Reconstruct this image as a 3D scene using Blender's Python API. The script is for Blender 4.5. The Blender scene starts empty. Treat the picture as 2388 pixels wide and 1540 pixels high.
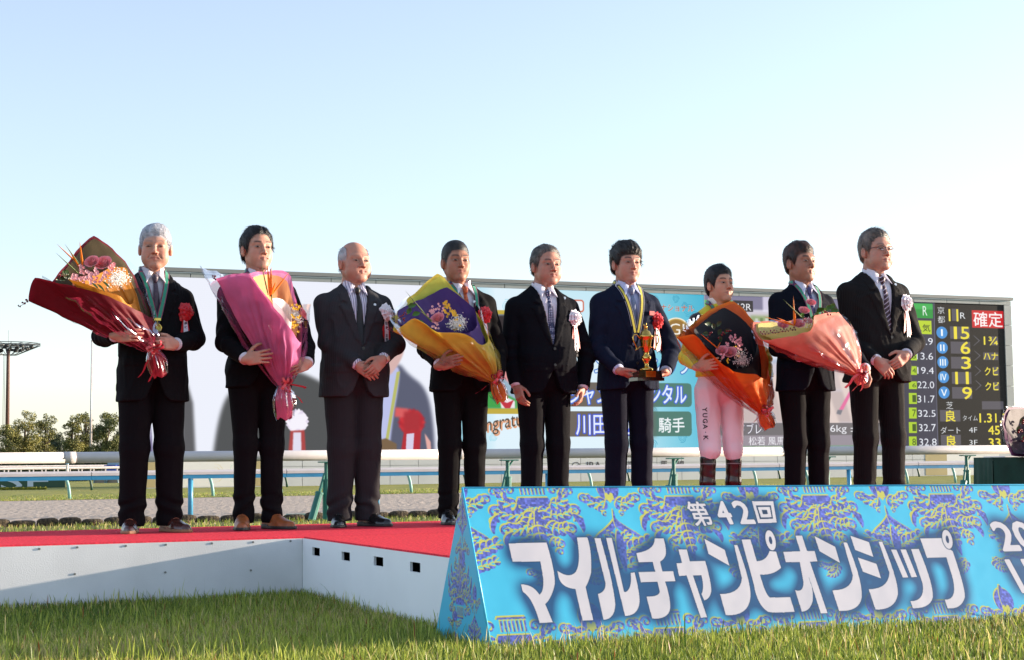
import bpy, math, random
import numpy as np
from mathutils import Vector, Matrix
sc = bpy.context.scene
C = sc.collection
# ---------------------------------------------------------------- camera
UW, UH, FP = 2388.0, 1540.0, 3885.0        # photograph measured at 2388 x 1540
TILT = math.atan(310.0 / FP); ROLL = 0.011
CAM = np.array([0.0, 0.0, 0.66])
_f = np.array([0, math.cos(TILT), math.sin(TILT)])
_u0 = np.array([0, -math.sin(TILT), math.cos(TILT)]); _r0 = np.array([1.0, 0, 0])
RT = _r0 * math.cos(ROLL) - _u0 * math.sin(ROLL)
UP = _u0 * math.cos(ROLL) + _r0 * math.sin(ROLL)
cam = bpy.data.cameras.new('camera'); cam.sensor_width = 36.0; cam.lens = FP / UW * 36.0
cam.clip_start = 0.1; cam.clip_end = 5000
camo = bpy.data.objects.new('camera', cam); C.objects.link(camo)
camo.matrix_world = Matrix(((RT[0], UP[0], -_f[0], CAM[0]), (RT[1], UP[1], -_f[1], CAM[1]), (RT[2], UP[2], -_f[2], CAM[2]), (0, 0, 0, 1)))
sc.camera = camo
# ---------------------------------------------------------------- world, sun, exposure
SUN_AZ = np.array([0.9193 + .13 * .3935, 0.3935 - .13 * .9193]); SUN_AZ /= np.linalg.norm(SUN_AZ)   # horizontal direction towards the sun
SUN_EL = math.radians(8.0)
w = bpy.data.worlds.new('World'); sc.world = w; w.use_nodes = True
nt = w.node_tree; bg = nt.nodes['Background']
sky = nt.nodes.new('ShaderNodeTexSky'); sky.sky_type = 'NISHITA'; sky.sun_disc = False
sky.sun_elevation = SUN_EL; sky.sun_rotation = math.atan2(SUN_AZ[0], SUN_AZ[1])
sky.altitude = 50; sky.air_density = 1.0; sky.dust_density = 0.6; sky.ozone_density = 1.6
hs_ = nt.nodes.new('ShaderNodeHueSaturation'); hs_.inputs['Saturation'].default_value = 0.58; hs_.inputs['Value'].default_value = 1.0
wb = nt.nodes.new('ShaderNodeMix'); wb.data_type = 'RGBA'; wb.blend_type = 'MULTIPLY'; wb.inputs[0].default_value = 1.0; wb.inputs[7].default_value = (0.92, 0.965, 1.10, 1)   # camera white balance
nt.links.new(sky.outputs[0], hs_.inputs['Color']); nt.links.new(hs_.outputs[0], wb.inputs[6]); nt.links.new(wb.outputs[2], bg.inputs[0]); bg.inputs[1].default_value = 0.13
sl = bpy.data.lights.new('sun', 'SUN'); sl.energy = 3.9; sl.angle = math.radians(0.53); sl.color = (1.0, 0.83, 0.64)
so = bpy.data.objects.new('sun', sl); C.objects.link(so)
sd = Vector((SUN_AZ[0] * math.cos(SUN_EL), SUN_AZ[1] * math.cos(SUN_EL), math.sin(SUN_EL)))
so.rotation_euler = sd.to_track_quat('Z', 'Y').to_euler()
sc.view_settings.view_transform = 'Standard'; sc.view_settings.look = 'None'; sc.view_settings.gamma = 1
sc.view_settings.use_curve_mapping = False
EXPO = 1.55
sc.view_settings.exposure = EXPO
sc.cycles.max_bounces = 6; sc.cycles.transparent_max_bounces = 24; sc.cycles.caustics_reflective = False; sc.cycles.caustics_refractive = False
sc.cycles.use_denoising = True

# ---------------------------------------------------------------- picture measurements -> places
DX = np.array([0.9193, 0.3935, 0.0]); NN = np.array([0.3935, -0.9193, 0.0]); ZZ = np.array([0, 0, 1.0])   # along the stage, out of it
YAW0 = math.atan2(0.3935, 0.9193)
def ray(px, py): return _f + (px - UW / 2) / FP * RT - (py - UH / 2) / FP * UP
def at(px, py, Y):
    r = ray(px, py); return CAM + r * (Y / r[1])
def onz(px, py, z):
    r = ray(px, py); return CAM + r * ((z - CAM[2]) / r[2])
def onplane(px, py, p0, n):
    r = ray(px, py); return CAM + r * (np.dot(p0 - CAM, n) / np.dot(r, n))

# ---------------------------------------------------------------- helpers
def srgb(r, g=None, b=None):
    c = np.array([r, g, b] if g is not None else r, float) / 255.0
    return tuple(np.where(c <= 0.04045, c / 12.92, ((c + 0.055) / 1.055) ** 2.4))
def link(o, parent=None):
    C.objects.link(o)
    if parent is not None: o.parent = parent
    return o
def tag(o, label=None, cat=None, group=None, kind=None):
    if label: o['label'] = label
    if cat: o['category'] = cat
    if group: o['group'] = group
    if kind: o['kind'] = kind
    return o
def empty(name, loc=(0, 0, 0), rz=0.0, **k):
    o = bpy.data.objects.new(name, None); o.location = loc; o.rotation_euler = (0, 0, rz); o.empty_display_size = .1
    C.objects.link(o); return tag(o, **k)
_mats = {}
def mat(name, col=(.5, .5, .5), rough=.6, metal=0.0, spec=.5, noise=None, bump=None, attr=None, sheen=0, trans=0, emis=None, coat=0, alpha=1, sss=0, extra=None):
    """Procedural principled material. noise=(scale, amount[, colour2]), bump=(scale, strength, distance)"""
    if name in _mats: return _mats[name]
    m = bpy.data.materials.new(name); m.use_nodes = True; t = m.node_tree; b = t.nodes['Principled BSDF']
    b.inputs['Base Color'].default_value = (*col, 1); b.inputs['Roughness'].default_value = rough
    b.inputs['Metallic'].default_value = metal; b.inputs['Specular IOR Level'].default_value = spec
    b.inputs['Sheen Weight'].default_value = sheen; b.inputs['Transmission Weight'].default_value = trans
    b.inputs['Coat Weight'].default_value = coat; b.inputs['Alpha'].default_value = alpha
    if sss: b.inputs['Subsurface Weight'].default_value = sss; b.inputs['Subsurface Radius'].default_value = (.01, .004, .002); b.inputs['Subsurface Scale'].default_value = .5
    tc = t.nodes.new('ShaderNodeTexCoord'); src = None
    if attr:
        a = t.nodes.new('ShaderNodeAttribute'); a.attribute_name = attr; src = a.outputs['Color']
    if noise:
        n = t.nodes.new('ShaderNodeTexNoise'); n.inputs['Scale'].default_value = noise[0]; n.inputs['Detail'].default_value = 6
        t.links.new(tc.outputs['Object'], n.inputs['Vector'])
        r = t.nodes.new('ShaderNodeMapRange'); r.inputs[1].default_value = .35; r.inputs[2].default_value = .65
        t.links.new(n.outputs['Fac'], r.inputs[0])
        mx = t.nodes.new('ShaderNodeMix'); mx.data_type = 'RGBA'; mx.blend_type = 'MIX'
        if len(noise) > 2 and src is None:
            mx.inputs[6].default_value = (*col, 1); mx.inputs[7].default_value = (*noise[2], 1); t.links.new(r.outputs[0], mx.inputs[0])
        else:
            mx.blend_type = 'MULTIPLY'; mx.inputs[0].default_value = 1
            r.inputs[3].default_value = 1 - noise[1]; r.inputs[4].default_value = 1 + noise[1] * .6
            if src is not None: t.links.new(src, mx.inputs[6])
            else: mx.inputs[6].default_value = (*col, 1)
            t.links.new(r.outputs[0], mx.inputs[7])
        src = mx.outputs[2]
    if src is not None: t.links.new(src, b.inputs['Base Color'])
    if bump:
        n2 = t.nodes.new('ShaderNodeTexNoise'); n2.inputs['Scale'].default_value = bump[0]; n2.inputs['Detail'].default_value = 4
        t.links.new(tc.outputs['Object'], n2.inputs['Vector'])
        bp = t.nodes.new('ShaderNodeBump'); bp.inputs['Strength'].default_value = bump[1]; bp.inputs['Distance'].default_value = bump[2]
        t.links.new(n2.outputs['Fac'], bp.inputs['Height']); t.links.new(bp.outputs[0], b.inputs['Normal'])
    if emis: b.inputs['Emission Color'].default_value = (*emis[0], 1); b.inputs['Emission Strength'].default_value = emis[1]
    if extra: extra(t, b, tc)
    _mats[name] = m; return m

class MB:
    """collects faces, links them as one mesh object"""
    def __init__(s): s.v = []; s.f = []; s.m = []; s.cm = 0
    def add(s, vs, fs):
        o = len(s.v); s.v += [tuple(map(float, p)) for p in vs]; s.f += [tuple(i + o for i in q) for q in fs]; s.m += [s.cm] * len(fs); return s
    def box(s, c, half, ax=None, taper=1.0):
        c = np.array(c, float); ax = np.eye(3) if ax is None else np.array(ax, float)
        vs = []
        for z in (-1, 1):
            k = taper if z > 0 else 1.0
            for x, y in ((-1, -1), (1, -1), (1, 1), (-1, 1)):
                vs.append(c + ax[0] * x * half[0] * k + ax[1] * y * half[1] * k + ax[2] * z * half[2])
        return s.add(vs, [(3, 2, 1, 0), (4, 5, 6, 7), (0, 1, 5, 4), (1, 2, 6, 5), (2, 3, 7, 6), (3, 0, 4, 7)])
    def tube(s, pts, rad, n=8, cap=True, flat=1.0, up=None):
        pts = [np.array(p, float) for p in pts]
        if np.isscalar(rad): rad = [rad] * len(pts)
        o = len(s.v); U = None
        for i, p in enumerate(pts):
            t = pts[min(i + 1, len(pts) - 1)] - pts[max(i - 1, 0)]; t /= (np.linalg.norm(t) + 1e-9)
            if U is None:
                U = np.array([0, 0, 1.0]) if up is None else np.array(up, float)
                if abs(np.dot(U, t)) > .95: U = np.array([1.0, 0, 0])
            a = np.cross(t, U); a /= (np.linalg.norm(a) + 1e-9); U = np.cross(a, t)
            for k in range(n):
                th = 2 * math.pi * k / n
                s.v.append(tuple(p + rad[i] * (a * math.cos(th) + U * math.sin(th) * flat)))
        for i in range(len(pts) - 1):
            for k in range(n):
                q = (k + 1) % n; s.f.append((o + i * n + k, o + i * n + q, o + (i + 1) * n + q, o + (i + 1) * n + k)); s.m.append(s.cm)
        if cap:
            s.f.append(tuple(o + k for k in range(n))[::-1]); s.f.append(tuple(o + (len(pts) - 1) * n + k for k in range(n))); s.m += [s.cm] * 2
        return s
    def lathe(s, prof, c=(0, 0, 0), n=20, cap=True):
        o = len(s.v); c = np.array(c, float)
        for r, z in prof:
            for k in range(n):
                th = 2 * math.pi * k / n; s.v.append((c[0] + r * math.cos(th), c[1] + r * math.sin(th), c[2] + z))
        for i in range(len(prof) - 1):
            for k in range(n):
                q = (k + 1) % n; s.f.append((o + i * n + k, o + i * n + q, o + (i + 1) * n + q, o + (i + 1) * n + k)); s.m.append(s.cm)
        if cap:
            s.f.append(tuple(o + k for k in range(n))[::-1]); s.f.append(tuple(o + (len(prof) - 1) * n + k for k in range(n))); s.m += [s.cm] * 2
        return s
    def ball(s, c, r, n=8, m=6, ax=None):
        c = np.array(c, float); r = np.array([r] * 3 if np.isscalar(r) else r, float); ax = np.eye(3) if ax is None else np.array(ax, float); o = len(s.v)
        for j in range(m + 1):
            ph = math.pi * j / m
            for k in range(n):
                th = 2 * math.pi * k / n
                l = np.array([math.sin(ph) * math.cos(th), math.sin(ph) * math.sin(th), math.cos(ph)]) * r
                s.v.append(tuple(c + l[0] * ax[0] + l[1] * ax[1] + l[2] * ax[2]))
        for j in range(m):
            for k in range(n):
                q = (k + 1) % n; s.f.append((o + j * n + k, o + (j + 1) * n + k, o + (j + 1) * n + q, o + j * n + q)); s.m.append(s.cm)
        return s
    def build(s, name, m, parent=None, smooth=False, cols=None):
        me = bpy.data.meshes.new(name); me.from_pydata(s.v, [], s.f)
        ms = m if isinstance(m, (list, tuple)) else [m]
        for q in ms: me.materials.append(q)
        if len(ms) > 1: me.polygons.foreach_set('material_index', s.m)
        if smooth: me.polygons.foreach_set('use_smooth', [True] * len(me.polygons))
        if cols is not None: set_cols(me, cols)
        me.update(); return link(bpy.data.objects.new(name, me), parent)
def set_cols(me, cols):
    a = me.color_attributes.new('Col', 'FLOAT_COLOR', 'POINT'); c = np.ones((len(me.vertices), 4), np.float32); c[:, :3] = cols
    a.data.foreach_set('color', c.ravel())
def npmesh(name, V, Fq, m, parent=None, smooth=True, cols=None):
    """mesh straight from numpy arrays; Fq is (N,4) or (N,3)"""
    me = bpy.data.meshes.new(name); V = np.asarray(V, np.float32); Fq = np.asarray(Fq, np.int32); k = Fq.shape[1]
    me.vertices.add(len(V)); me.vertices.foreach_set('co', V.ravel())
    me.loops.add(len(Fq) * k); me.loops.foreach_set('vertex_index', Fq.ravel())
    me.polygons.add(len(Fq)); me.polygons.foreach_set('loop_start', np.arange(0, len(Fq) * k, k, dtype=np.int32))
    if smooth: me.polygons.foreach_set('use_smooth', np.ones(len(Fq), bool))
    for q in (m if isinstance(m, (list, tuple)) else [m]): me.materials.append(q)
    me.update(calc_edges=True)
    if cols is not None: set_cols(me, cols)
    return link(bpy.data.objects.new(name, me), parent)
def dup(o, parent, loc=None, rz=None):
    c = o.copy(); C.objects.link(c); c.parent = parent
    if loc is not None: c.location = loc
    if rz is not None: c.rotation_euler = (0, 0, rz)
    return c
def sheet(name, corners, m, parent=None, **k):
    """flat sheet of 4 corners"""
    return MB().add(corners, [(0, 1, 2, 3)]).build(name, m, parent)
def snoise(P, sc_, seed=0, n=6):
    """cheap smooth pseudo-noise in about -1..1 at points P (N,3)"""
    rs = np.random.RandomState(seed); out = 0
    for i in range(n):
        v = rs.normal(size=3); v *= sc_ * rs.uniform(.6, 1.7) / np.linalg.norm(v)
        out = out + np.sin(P @ v.astype(np.float32) + rs.uniform(0, 6.28))
    return out / n * 1.6
# ================================================================ flat print: a small rasteriser (numpy) for printed and screen faces
_tcache = {}
def glyphs(s, off=0.0, shear=0.0):
    """triangles of a line of text set in Blender's own font -> (N,3,2) array normalised later by the caller"""
    k = (s, round(off, 4), shear)
    if k in _tcache: return _tcache[k]
    c = bpy.data.curves.new('text_outline', 'FONT'); c.body = s; c.resolution_u = 3; c.offset = off; c.shear = shear; c.size = 1
    o = bpy.data.objects.new('text_outline', c); C.objects.link(o)
    dg = bpy.context.evaluated_depsgraph_get(); dg.update()
    me = o.evaluated_get(dg).to_mesh(); me.calc_loop_triangles()
    co = np.array([v.co[:2] for v in me.vertices]); tr = np.array([t.vertices[:] for t in me.loop_triangles])
    T = co[tr] if len(tr) else np.zeros((0, 3, 2))
    o.evaluated_get(dg).to_mesh_clear(); bpy.data.objects.remove(o); bpy.data.curves.remove(c)
    _tcache[k] = T; return T
class Canvas:
    def __init__(s, w, h, bg=(0, 0, 0), ss=2):
        s.w, s.h, s.ss = w, h, ss; s.a = np.empty((h * ss, w * ss, 3), np.float32); s.a[:] = np.array(bg, np.float32) / 255
    def mask(s): return np.zeros(s.a.shape[:2], bool)
    def poly(s, pts, M=None):
        """even-odd fill; pts in canvas pixels (x right, y down) -> boolean mask (added to M)"""
        P = np.array(pts, float) * s.ss; H, W = s.a.shape[:2]
        x0, x1 = int(max(0, P[:, 0].min() - 1)), int(min(W, P[:, 0].max() + 2)); y0, y1 = int(max(0, P[:, 1].min() - 1)), int(min(H, P[:, 1].max() + 2))
        M = s.mask() if M is None else M
        if x1 <= x0 or y1 <= y0: return M
        m = np.zeros((y1 - y0, x1 - x0), bool); xs = np.arange(x0, x1) + .5
        for (ax, ay), (bx, by) in zip(P, np.roll(P, -1, 0)):
            if ay == by: continue
            if ay > by: ax, ay, bx, by = bx, by, ax, ay
            r0, r1 = max(y0, math.ceil(ay - .5)), min(y1, math.ceil(by - .5))
            if r1 <= r0: continue
            ys = np.arange(r0, r1) + .5; cx = ax + (ys - ay) * (bx - ax) / (by - ay)
            m[r0 - y0:r1 - y0] ^= xs[None, :] > cx[:, None]
        M[y0:y1, x0:x1] |= m; return M
    def spoly(s, pts, ref=None):
        """small mask of one polygon: (mask, y0, x0) in supersampled pixels, on the reference box when given"""
        P = np.array(pts, float) * s.ss
        if ref is None: x0, y0 = int(P[:, 0].min()) - 1, int(P[:, 1].min()) - 1; h, w = int(P[:, 1].max()) + 3 - y0, int(P[:, 0].max()) + 3 - x0
        else: y0, x0, h, w = ref
        m = np.zeros((h, w), bool); xs = np.arange(x0, x0 + w) + .5
        for (ax, ay), (bx, by) in zip(P, np.roll(P, -1, 0)):
            if ay == by: continue
            if ay > by: ax, ay, bx, by = bx, by, ax, ay
            r0, r1 = max(y0, math.ceil(ay - .5)), min(y0 + h, math.ceil(by - .5))
            if r1 <= r0: continue
            ys = np.arange(r0, r1) + .5; m[r0 - y0:r1 - y0] ^= xs[None, :] > (ax + (ys - ay) * (bx - ax) / (by - ay))[:, None]
        return m, y0, x0
    def tris(s, T, M=None):
        M = s.mask() if M is None else M; H, W = s.a.shape[:2]
        for t in np.asarray(T) * s.ss:
            x0, x1 = int(max(0, t[:, 0].min())), int(min(W, t[:, 0].max() + 2)); y0, y1 = int(max(0, t[:, 1].min())), int(min(H, t[:, 1].max() + 2))
            if x1 <= x0 or y1 <= y0: continue
            X = np.arange(x0, x1)[None, :] + .5; Y = np.arange(y0, y1)[:, None] + .5
            e = [(t[(i + 1) % 3, 0] - t[i, 0]) * (Y - t[i, 1]) - (t[(i + 1) % 3, 1] - t[i, 1]) * (X - t[i, 0]) for i in range(3)]
            M[y0:y1, x0:x1] |= ((e[0] >= -.01) & (e[1] >= -.01) & (e[2] >= -.01)) | ((e[0] <= .01) & (e[1] <= .01) & (e[2] <= .01))
        return M
    def paint(s, M, col, al=1.0):
        c = np.array(col, np.float32) / 255
        if M.dtype == bool and al >= 1: s.a[M] = c
        else:
            k = (M.astype(np.float32) * al)[..., None]; s.a = s.a * (1 - k) + c * k
    def fill(s, pts, col, al=1.0, blur=0):
        M = s.poly(pts)
        if blur: M = s.blur(M.astype(np.float32), blur)
        s.paint(M, col, al)
    def rect(s, x0, y0, x1, y1, col, al=1.0, blur=0, r=0):
        if r:
            P = []
            for cx, cy, a0 in ((x1 - r, y0 + r, -90), (x1 - r, y1 - r, 0), (x0 + r, y1 - r, 90), (x0 + r, y0 + r, 180)):
                P += [(cx + r * math.cos(math.radians(a0 + q)), cy + r * math.sin(math.radians(a0 + q))) for q in (0, 30, 60, 90)]
            return s.fill(P, col, al, blur)
        s.fill([(x0, y0), (x1, y0), (x1, y1), (x0, y1)], col, al, blur)
    def disc(s, cx, cy, rx, ry, col, al=1.0, blur=0, n=32):
        s.fill([(cx + rx * math.cos(q * 2 * math.pi / n), cy + ry * math.sin(q * 2 * math.pi / n)) for q in range(n)], col, al, blur)
    def tmask(s, T, mn, mx, box, rot=0.0, grow=0.0, skew=0.0):
        """mask of glyph triangles fitted to a box, thickened by grow canvas pixels; returns (mask, y0, x0)"""
        Q = (T - mn) / (mx - mn); x = box[0] + Q[..., 0] * (box[2] - box[0]); y = box[3] - Q[..., 1] * (box[3] - box[1]); x = x + (y - box[1]) * skew; y = y - rot * (x - box[0])
        pad = int(grow + 3); X0, Y0 = int(x.min()) - pad, int(y.min()) - pad; sub = Canvas.__new__(Canvas); sub.ss = s.ss; sub.w, sub.h = int(x.max()) + pad - X0 + 1, int(y.max()) + pad - Y0 + 1
        sub.a = np.empty((sub.h * s.ss, sub.w * s.ss, 1), np.float32); M = sub.tris(np.stack([x - X0, y - Y0], -1)); r = grow * s.ss
        if r >= .5:
            O = M.copy(); R = int(math.ceil(r))
            for dy in range(-R, R + 1):
                for dx in range(-R, R + 1):
                    if dx * dx + dy * dy <= r * r + .3 and (dx or dy): O |= np.roll(M, (dy, dx), (0, 1))
            M = O
        return M, Y0 * s.ss, X0 * s.ss
    def pmask(s, m3, col=None, into=None, tone=None):
        M, y0, x0 = m3; H, W = s.a.shape[:2]; a, b = max(0, y0), min(H, y0 + M.shape[0]); c, d = max(0, x0), min(W, x0 + M.shape[1])
        if b <= a or d <= c: return
        sub = M[a - y0:b - y0, c - x0:d - x0]
        if into is not None: into[a:b, c:d] |= sub
        elif tone is not None: s.a[a:b, c:d][sub] = (np.array(col, np.float32) / 255) * (1 + .22 * tone[a:b, c:d][sub])[:, None]
        else: s.a[a:b, c:d][sub] = np.array(col, np.float32) / 255
    def text(s, st, box, col, off=0.0, outline=None, shear=0.0, rot=0.0):
        """text fitted to the box (x0,y0,x1,y1); off thickens the strokes, in letter heights"""
        T0 = glyphs(st, 0, shear)
        if not len(T0): return
        mn = T0.reshape(-1, 2).min(0); mx = T0.reshape(-1, 2).max(0); h = (box[3] - box[1])
        for o, c in (outline or []): s.pmask(s.tmask(T0, mn, mx, box, rot, (off * .45 + o * 1.3) * h), c)
        s.pmask(s.tmask(T0, mn, mx, box, rot, off * .45 * h), col)
    def blur(s, M, r):
        r = max(1, int(r * s.ss)); out = M.astype(np.float32)
        for _ in range(2):
            for ax in (0, 1):
                p = [(0, 0), (0, 0)]; p[ax] = (r + 1, r)
                c = np.cumsum(np.pad(out, p, mode='edge'), axis=ax, dtype=np.float64); n = out.shape[ax]
                out = ((np.take(c, range(2 * r + 1, 2 * r + 1 + n), ax) - np.take(c, range(0, n), ax)) / (2 * r + 1)).astype(np.float32)
        return out
    def image(s, name):
        a = s.a.reshape(s.h, s.ss, s.w, s.ss, 3).mean((1, 3))[::-1]
        im = bpy.data.images.new(name, s.w, s.h); px = np.ones((s.h, s.w, 4), np.float32); px[..., :3] = a
        im.pixels.foreach_set(px.ravel()); im.update(); im.pack(); return im
def print_mat(name, im, rough=.5, emission=None, coat=0, bump=None, base=None):
    m = bpy.data.materials.new(name); m.use_nodes = True; t = m.node_tree; b = t.nodes['Principled BSDF']
    i = t.nodes.new('ShaderNodeTexImage'); i.image = im; i.extension = 'EXTEND'
    uv = t.nodes.new('ShaderNodeUVMap'); uv.uv_map = 'UVMap'; t.links.new(uv.outputs[0], i.inputs[0])
    b.inputs['Roughness'].default_value = rough; b.inputs['Coat Weight'].default_value = coat
    if emission:
        b.inputs['Base Color'].default_value = (.004, .004, .004, 1); b.inputs['Specular IOR Level'].default_value = .12
        t.links.new(i.outputs[0], b.inputs['Emission Color']); b.inputs['Emission Strength'].default_value = emission
    else: t.links.new(i.outputs[0], b.inputs['Base Color'])
    if bump:
        tc = t.nodes.new('ShaderNodeTexCoord'); n2 = t.nodes.new('ShaderNodeTexNoise'); n2.inputs['Scale'].default_value = bump[0]
        t.links.new(tc.outputs['Object'], n2.inputs['Vector']); bp = t.nodes.new('ShaderNodeBump'); bp.inputs['Strength'].default_value = bump[1]; bp.inputs['Distance'].default_value = bump[2]
        t.links.new(n2.outputs['Fac'], bp.inputs['Height']); t.links.new(bp.outputs[0], b.inputs['Normal'])
    return m
def uvquad(name, corners, m, parent=None, uv=((0, 0), (1, 0), (1, 1), (0, 1))):
    o = sheet(name, corners, m, parent); l = o.data.uv_layers.new(name='UVMap')
    for i, q in enumerate(uv): l.data[i].uv = q
    return o
# ================================================================ setting
rng = np.random.RandomState(7)
def lonlat(lon, lat, z=0.0): return DX * lon - NN * lat + ZZ * z
def lon(p): return float(np.dot(p, DX))
def lat(p): return float(-np.dot(p, NN))
G_DARK, G_LIGHT = srgb(70, 88, 28), srgb(128, 138, 50)
def strip(name, la0, la1, lo0, lo1, z, m, lab=None, kind='structure', nx=1):
    mb = MB()
    for i in range(nx):
        a = lo0 + (lo1 - lo0) * i / nx; b = lo0 + (lo1 - lo0) * (i + 1) / nx
        mb.add([lonlat(a, la0, z), lonlat(b, la0, z), lonlat(b, la1, z), lonlat(a, la1, z)], [(0, 1, 2, 3)])
    return tag(mb.build(name, m), lab, kind=kind)
m_lawn = mat('lawn_soil', srgb(82, 84, 36), .95, noise=(9, .5, srgb(112, 108, 46)), bump=(60, .7, .03))
m_turf = mat('turf', srgb(122, 132, 50), .9, noise=(1.2, .5, srgb(158, 152, 70)), bump=(26, 1, .06))
m_dirt = mat('dirt', srgb(160, 146, 132), .95, noise=(7, .5, srgb(200, 184, 168)), bump=(9, 1.0, .09))
m_far = mat('far_ground', srgb(96, 108, 44), .95, noise=(.05, .5, srgb(120, 120, 60)))
E1 = onz(0, 1229, 0.0); LAT_EDGE = lat(E1); LAT_TURF = lat(onz(0, 1170, 0.0)); LAT_WALL = 50.0
tag(MB().add([(-1500, -40, -.01), (1500, -40, -.01), (1500, 3000, -.01), (-1500, 3000, -.01)], [(0, 1, 2, 3)]).build('ground', m_far), 'green ground reaching to the horizon', kind='structure')
strip('lawn', -12, LAT_EDGE + .02, -40, 60, 0.0, m_lawn, 'lawn in front of and behind the stage')
strip('dirt_track', LAT_EDGE + .02, LAT_TURF, -60, 120, 0.004, m_dirt, 'greyish brown dirt race track behind the edging stones')
strip('turf_track', LAT_TURF, LAT_WALL + 60, -80, 160, 0.008, m_turf, 'yellowish green turf beyond the dirt track')

# ---- edging of dark rounded stones
m_stone = mat('edging_stone', srgb(46, 40, 32), .95, noise=(38, .6, srgb(88, 76, 58)), bump=(45, 1, .02))
edg = empty('stone_edging', tuple(lonlat(-6, LAT_EDGE)), label='low row of dark rounded stones along the dirt track edge', cat='edging')
def blob_mesh(seed, a, b, c, n=12, m=7):
    rs = np.random.RandomState(seed); mb = MB().ball((0, 0, 0), (1, 1, 1), n, m); V = np.array(mb.v)
    V = np.sign(V) * np.abs(V) ** .62; V = V * (a, b, c) * (1 + .09 * snoise(V.astype(np.float32), 3, seed)[:, None]); V[:, 2] += c * .55
    mb.v = [tuple(p) for p in V]; return mb
prev = [blob_mesh(i, .132, .07, .052) for i in range(5)]
protos = [p.build('stone', m_stone, edg, smooth=True) for p in prev]
lo = lon(onz(-30, 1230, 0)) ; k = 0
pos0 = np.array(edg.location)
while lo < lon(E1) + 15.5:
    L = rng.uniform(.24, .29); p = lonlat(lo + L / 2, LAT_EDGE - .05 + rng.uniform(-.015, .015)) - pos0
    o = protos[k] if k < 5 else dup(protos[k % 5], edg)
    o.location = tuple(p); o.rotation_euler = (0, 0, YAW0 + rng.uniform(-.08, .08)); o.scale = (L / .262, 1, rng.uniform(.85, 1.2)); lo += L; k += 1

# ---- running rails
m_white = mat('white_rail', srgb(206, 199, 198), .35, noise=(4, .06), bump=(8, .15, .01))
m_blue = mat('blue_steel', srgb(42, 128, 172), .45, noise=(6, .1))
m_bluep = mat('blue_post', srgb(70, 150, 190), .4, noise=(6, .1))
m_teal = mat('teal_post', srgb(128, 176, 170), .5, noise=(6, .12))
m_green = mat('green_post', srgb(40, 112, 100), .45, noise=(8, .15))
m_dgreen = mat('dark_green_post', srgb(32, 72, 56), .5, noise=(8, .15))
# A: thick white tube on braced green posts, just behind the stage
latA = lat(onz(761, 1214, 0)); lonA = lon(onz(761, 1214, 0))
o0 = lonlat(lonA - 4.72, latA)
fa = empty('running_rail', tuple(o0), YAW0, label='thick white tube rail on braced green posts behind the row of men', cat='rail')
for i in range(8):
    x0 = -3 + i * 4.72 / 1.0
    if x0 > 26: break
    MB().tube([(x0 + .012, 0, .775), (x0 + 4.71, 0, .775)], .062, 20).build('rail_tube', m_white, fa, smooth=True)
    MB().tube([(x0 - .06, 0, .775), (x0 + .06, 0, .775)], .0655, 20).build('sleeve', m_white, fa, smooth=True)
def green_post(x):
    mb = MB().lathe([(.046, 0), (.046, .47), (.052, .47), (.052, .49), (.026, .49), (.024, .70)], (x, 0, 0), 12)
    mb.box((x + .02, 0, .695), (.11, .05, .008)); mb.tube([(x, 0, .6), (x + .07, 0, .69)], .012, 6)
    o = mb.build('post', m_green, fa, smooth=False)
    if x < 3: return
    b = MB().tube([(x - .22, -.12, 0), (x - .10, -.05, .33)], .046, 12).tube([(x - .10, -.05, .33), (x - .02, 0, .56)], .018, 8).tube([(x - .105, -.052, .315), (x - .098, -.048, .335)], .050, 12)
    b.build('brace', m_green, fa, smooth=False)
for i in range(1, 9): green_post(i * 2.36)
def rail_fence(name, foot, sp, n0, n1, h, m_cap, m_beam, m_post, cap=.09, beam=.09, curve=0.0, prad=.03, label='', depth=.05, joint=0):
    p = onz(foot[0], foot[1], 0); r = empty(name, tuple(p), YAW0, label=label, cat='rail')
    x0, x1 = (n0 - .5) * sp, (n1 + .5) * sp
    L = joint or (x1 - x0); x = x0
    while x < x1 - .01:
        e = min(x + L, x1)
        if cap:
            mb = MB(); q = []
            for xx in (x + .006, e - .006):
                q += [(xx, -depth, h - cap), (xx, -depth - .004, h - cap * .35), (xx, -depth * .6, h), (xx, depth * .6, h), (xx, depth, h - cap * .35), (xx, depth, h - cap)]
            mb.add(q, [(i, (i + 1) % 6, 6 + (i + 1) % 6, 6 + i) for i in range(6)] + [(5, 4, 3, 2, 1, 0), (6, 7, 8, 9, 10, 11)])
            mb.build('cap_rail', m_cap, r)
        if beam: MB().box(((x + e) / 2, 0, h - cap - .002 - beam / 2), ((e - x) / 2 - .002, depth * .8, beam / 2)).build('beam', m_beam, r)
        x = e
    top = h - cap - beam - .004; pr = None
    for i in range(n0, n1 + 1):
        if pr is None:
            if curve: pts = [(-curve * (1 - t) ** 2.2 * 1.0, .0, 0 + top * t) if False else (curve * (1 - t ** 2.5), -.05 * (1 - t), top * t) for t in (0, .3, .55, .75, .9, 1)]
            else: pts = [(0, 0, 0), (0, 0, top)]
            pr = MB().tube(pts, prad, 10).build('post', m_post, r, smooth=True); pr.location = (i * sp, 0, 0); base = pr
        else: q = dup(base, r, (i * sp, 0, 0))
    return r
rail_fence('track_rail', (444, 1203), 2.64, -3, 9, .605, m_white, m_blue, m_bluep, label='white capped blue beam rail on straight blue posts at the near side of the dirt', joint=2.64, prad=.034, cap=.053, beam=.053)
rail_fence('track_rail', (485, 1159), 1.52, -9, 30, .575, m_white, m_blue, m_teal, cap=.045, beam=.03, curve=.10, prad=.034, label='rail on curved pale teal posts between the dirt and the turf')
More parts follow.
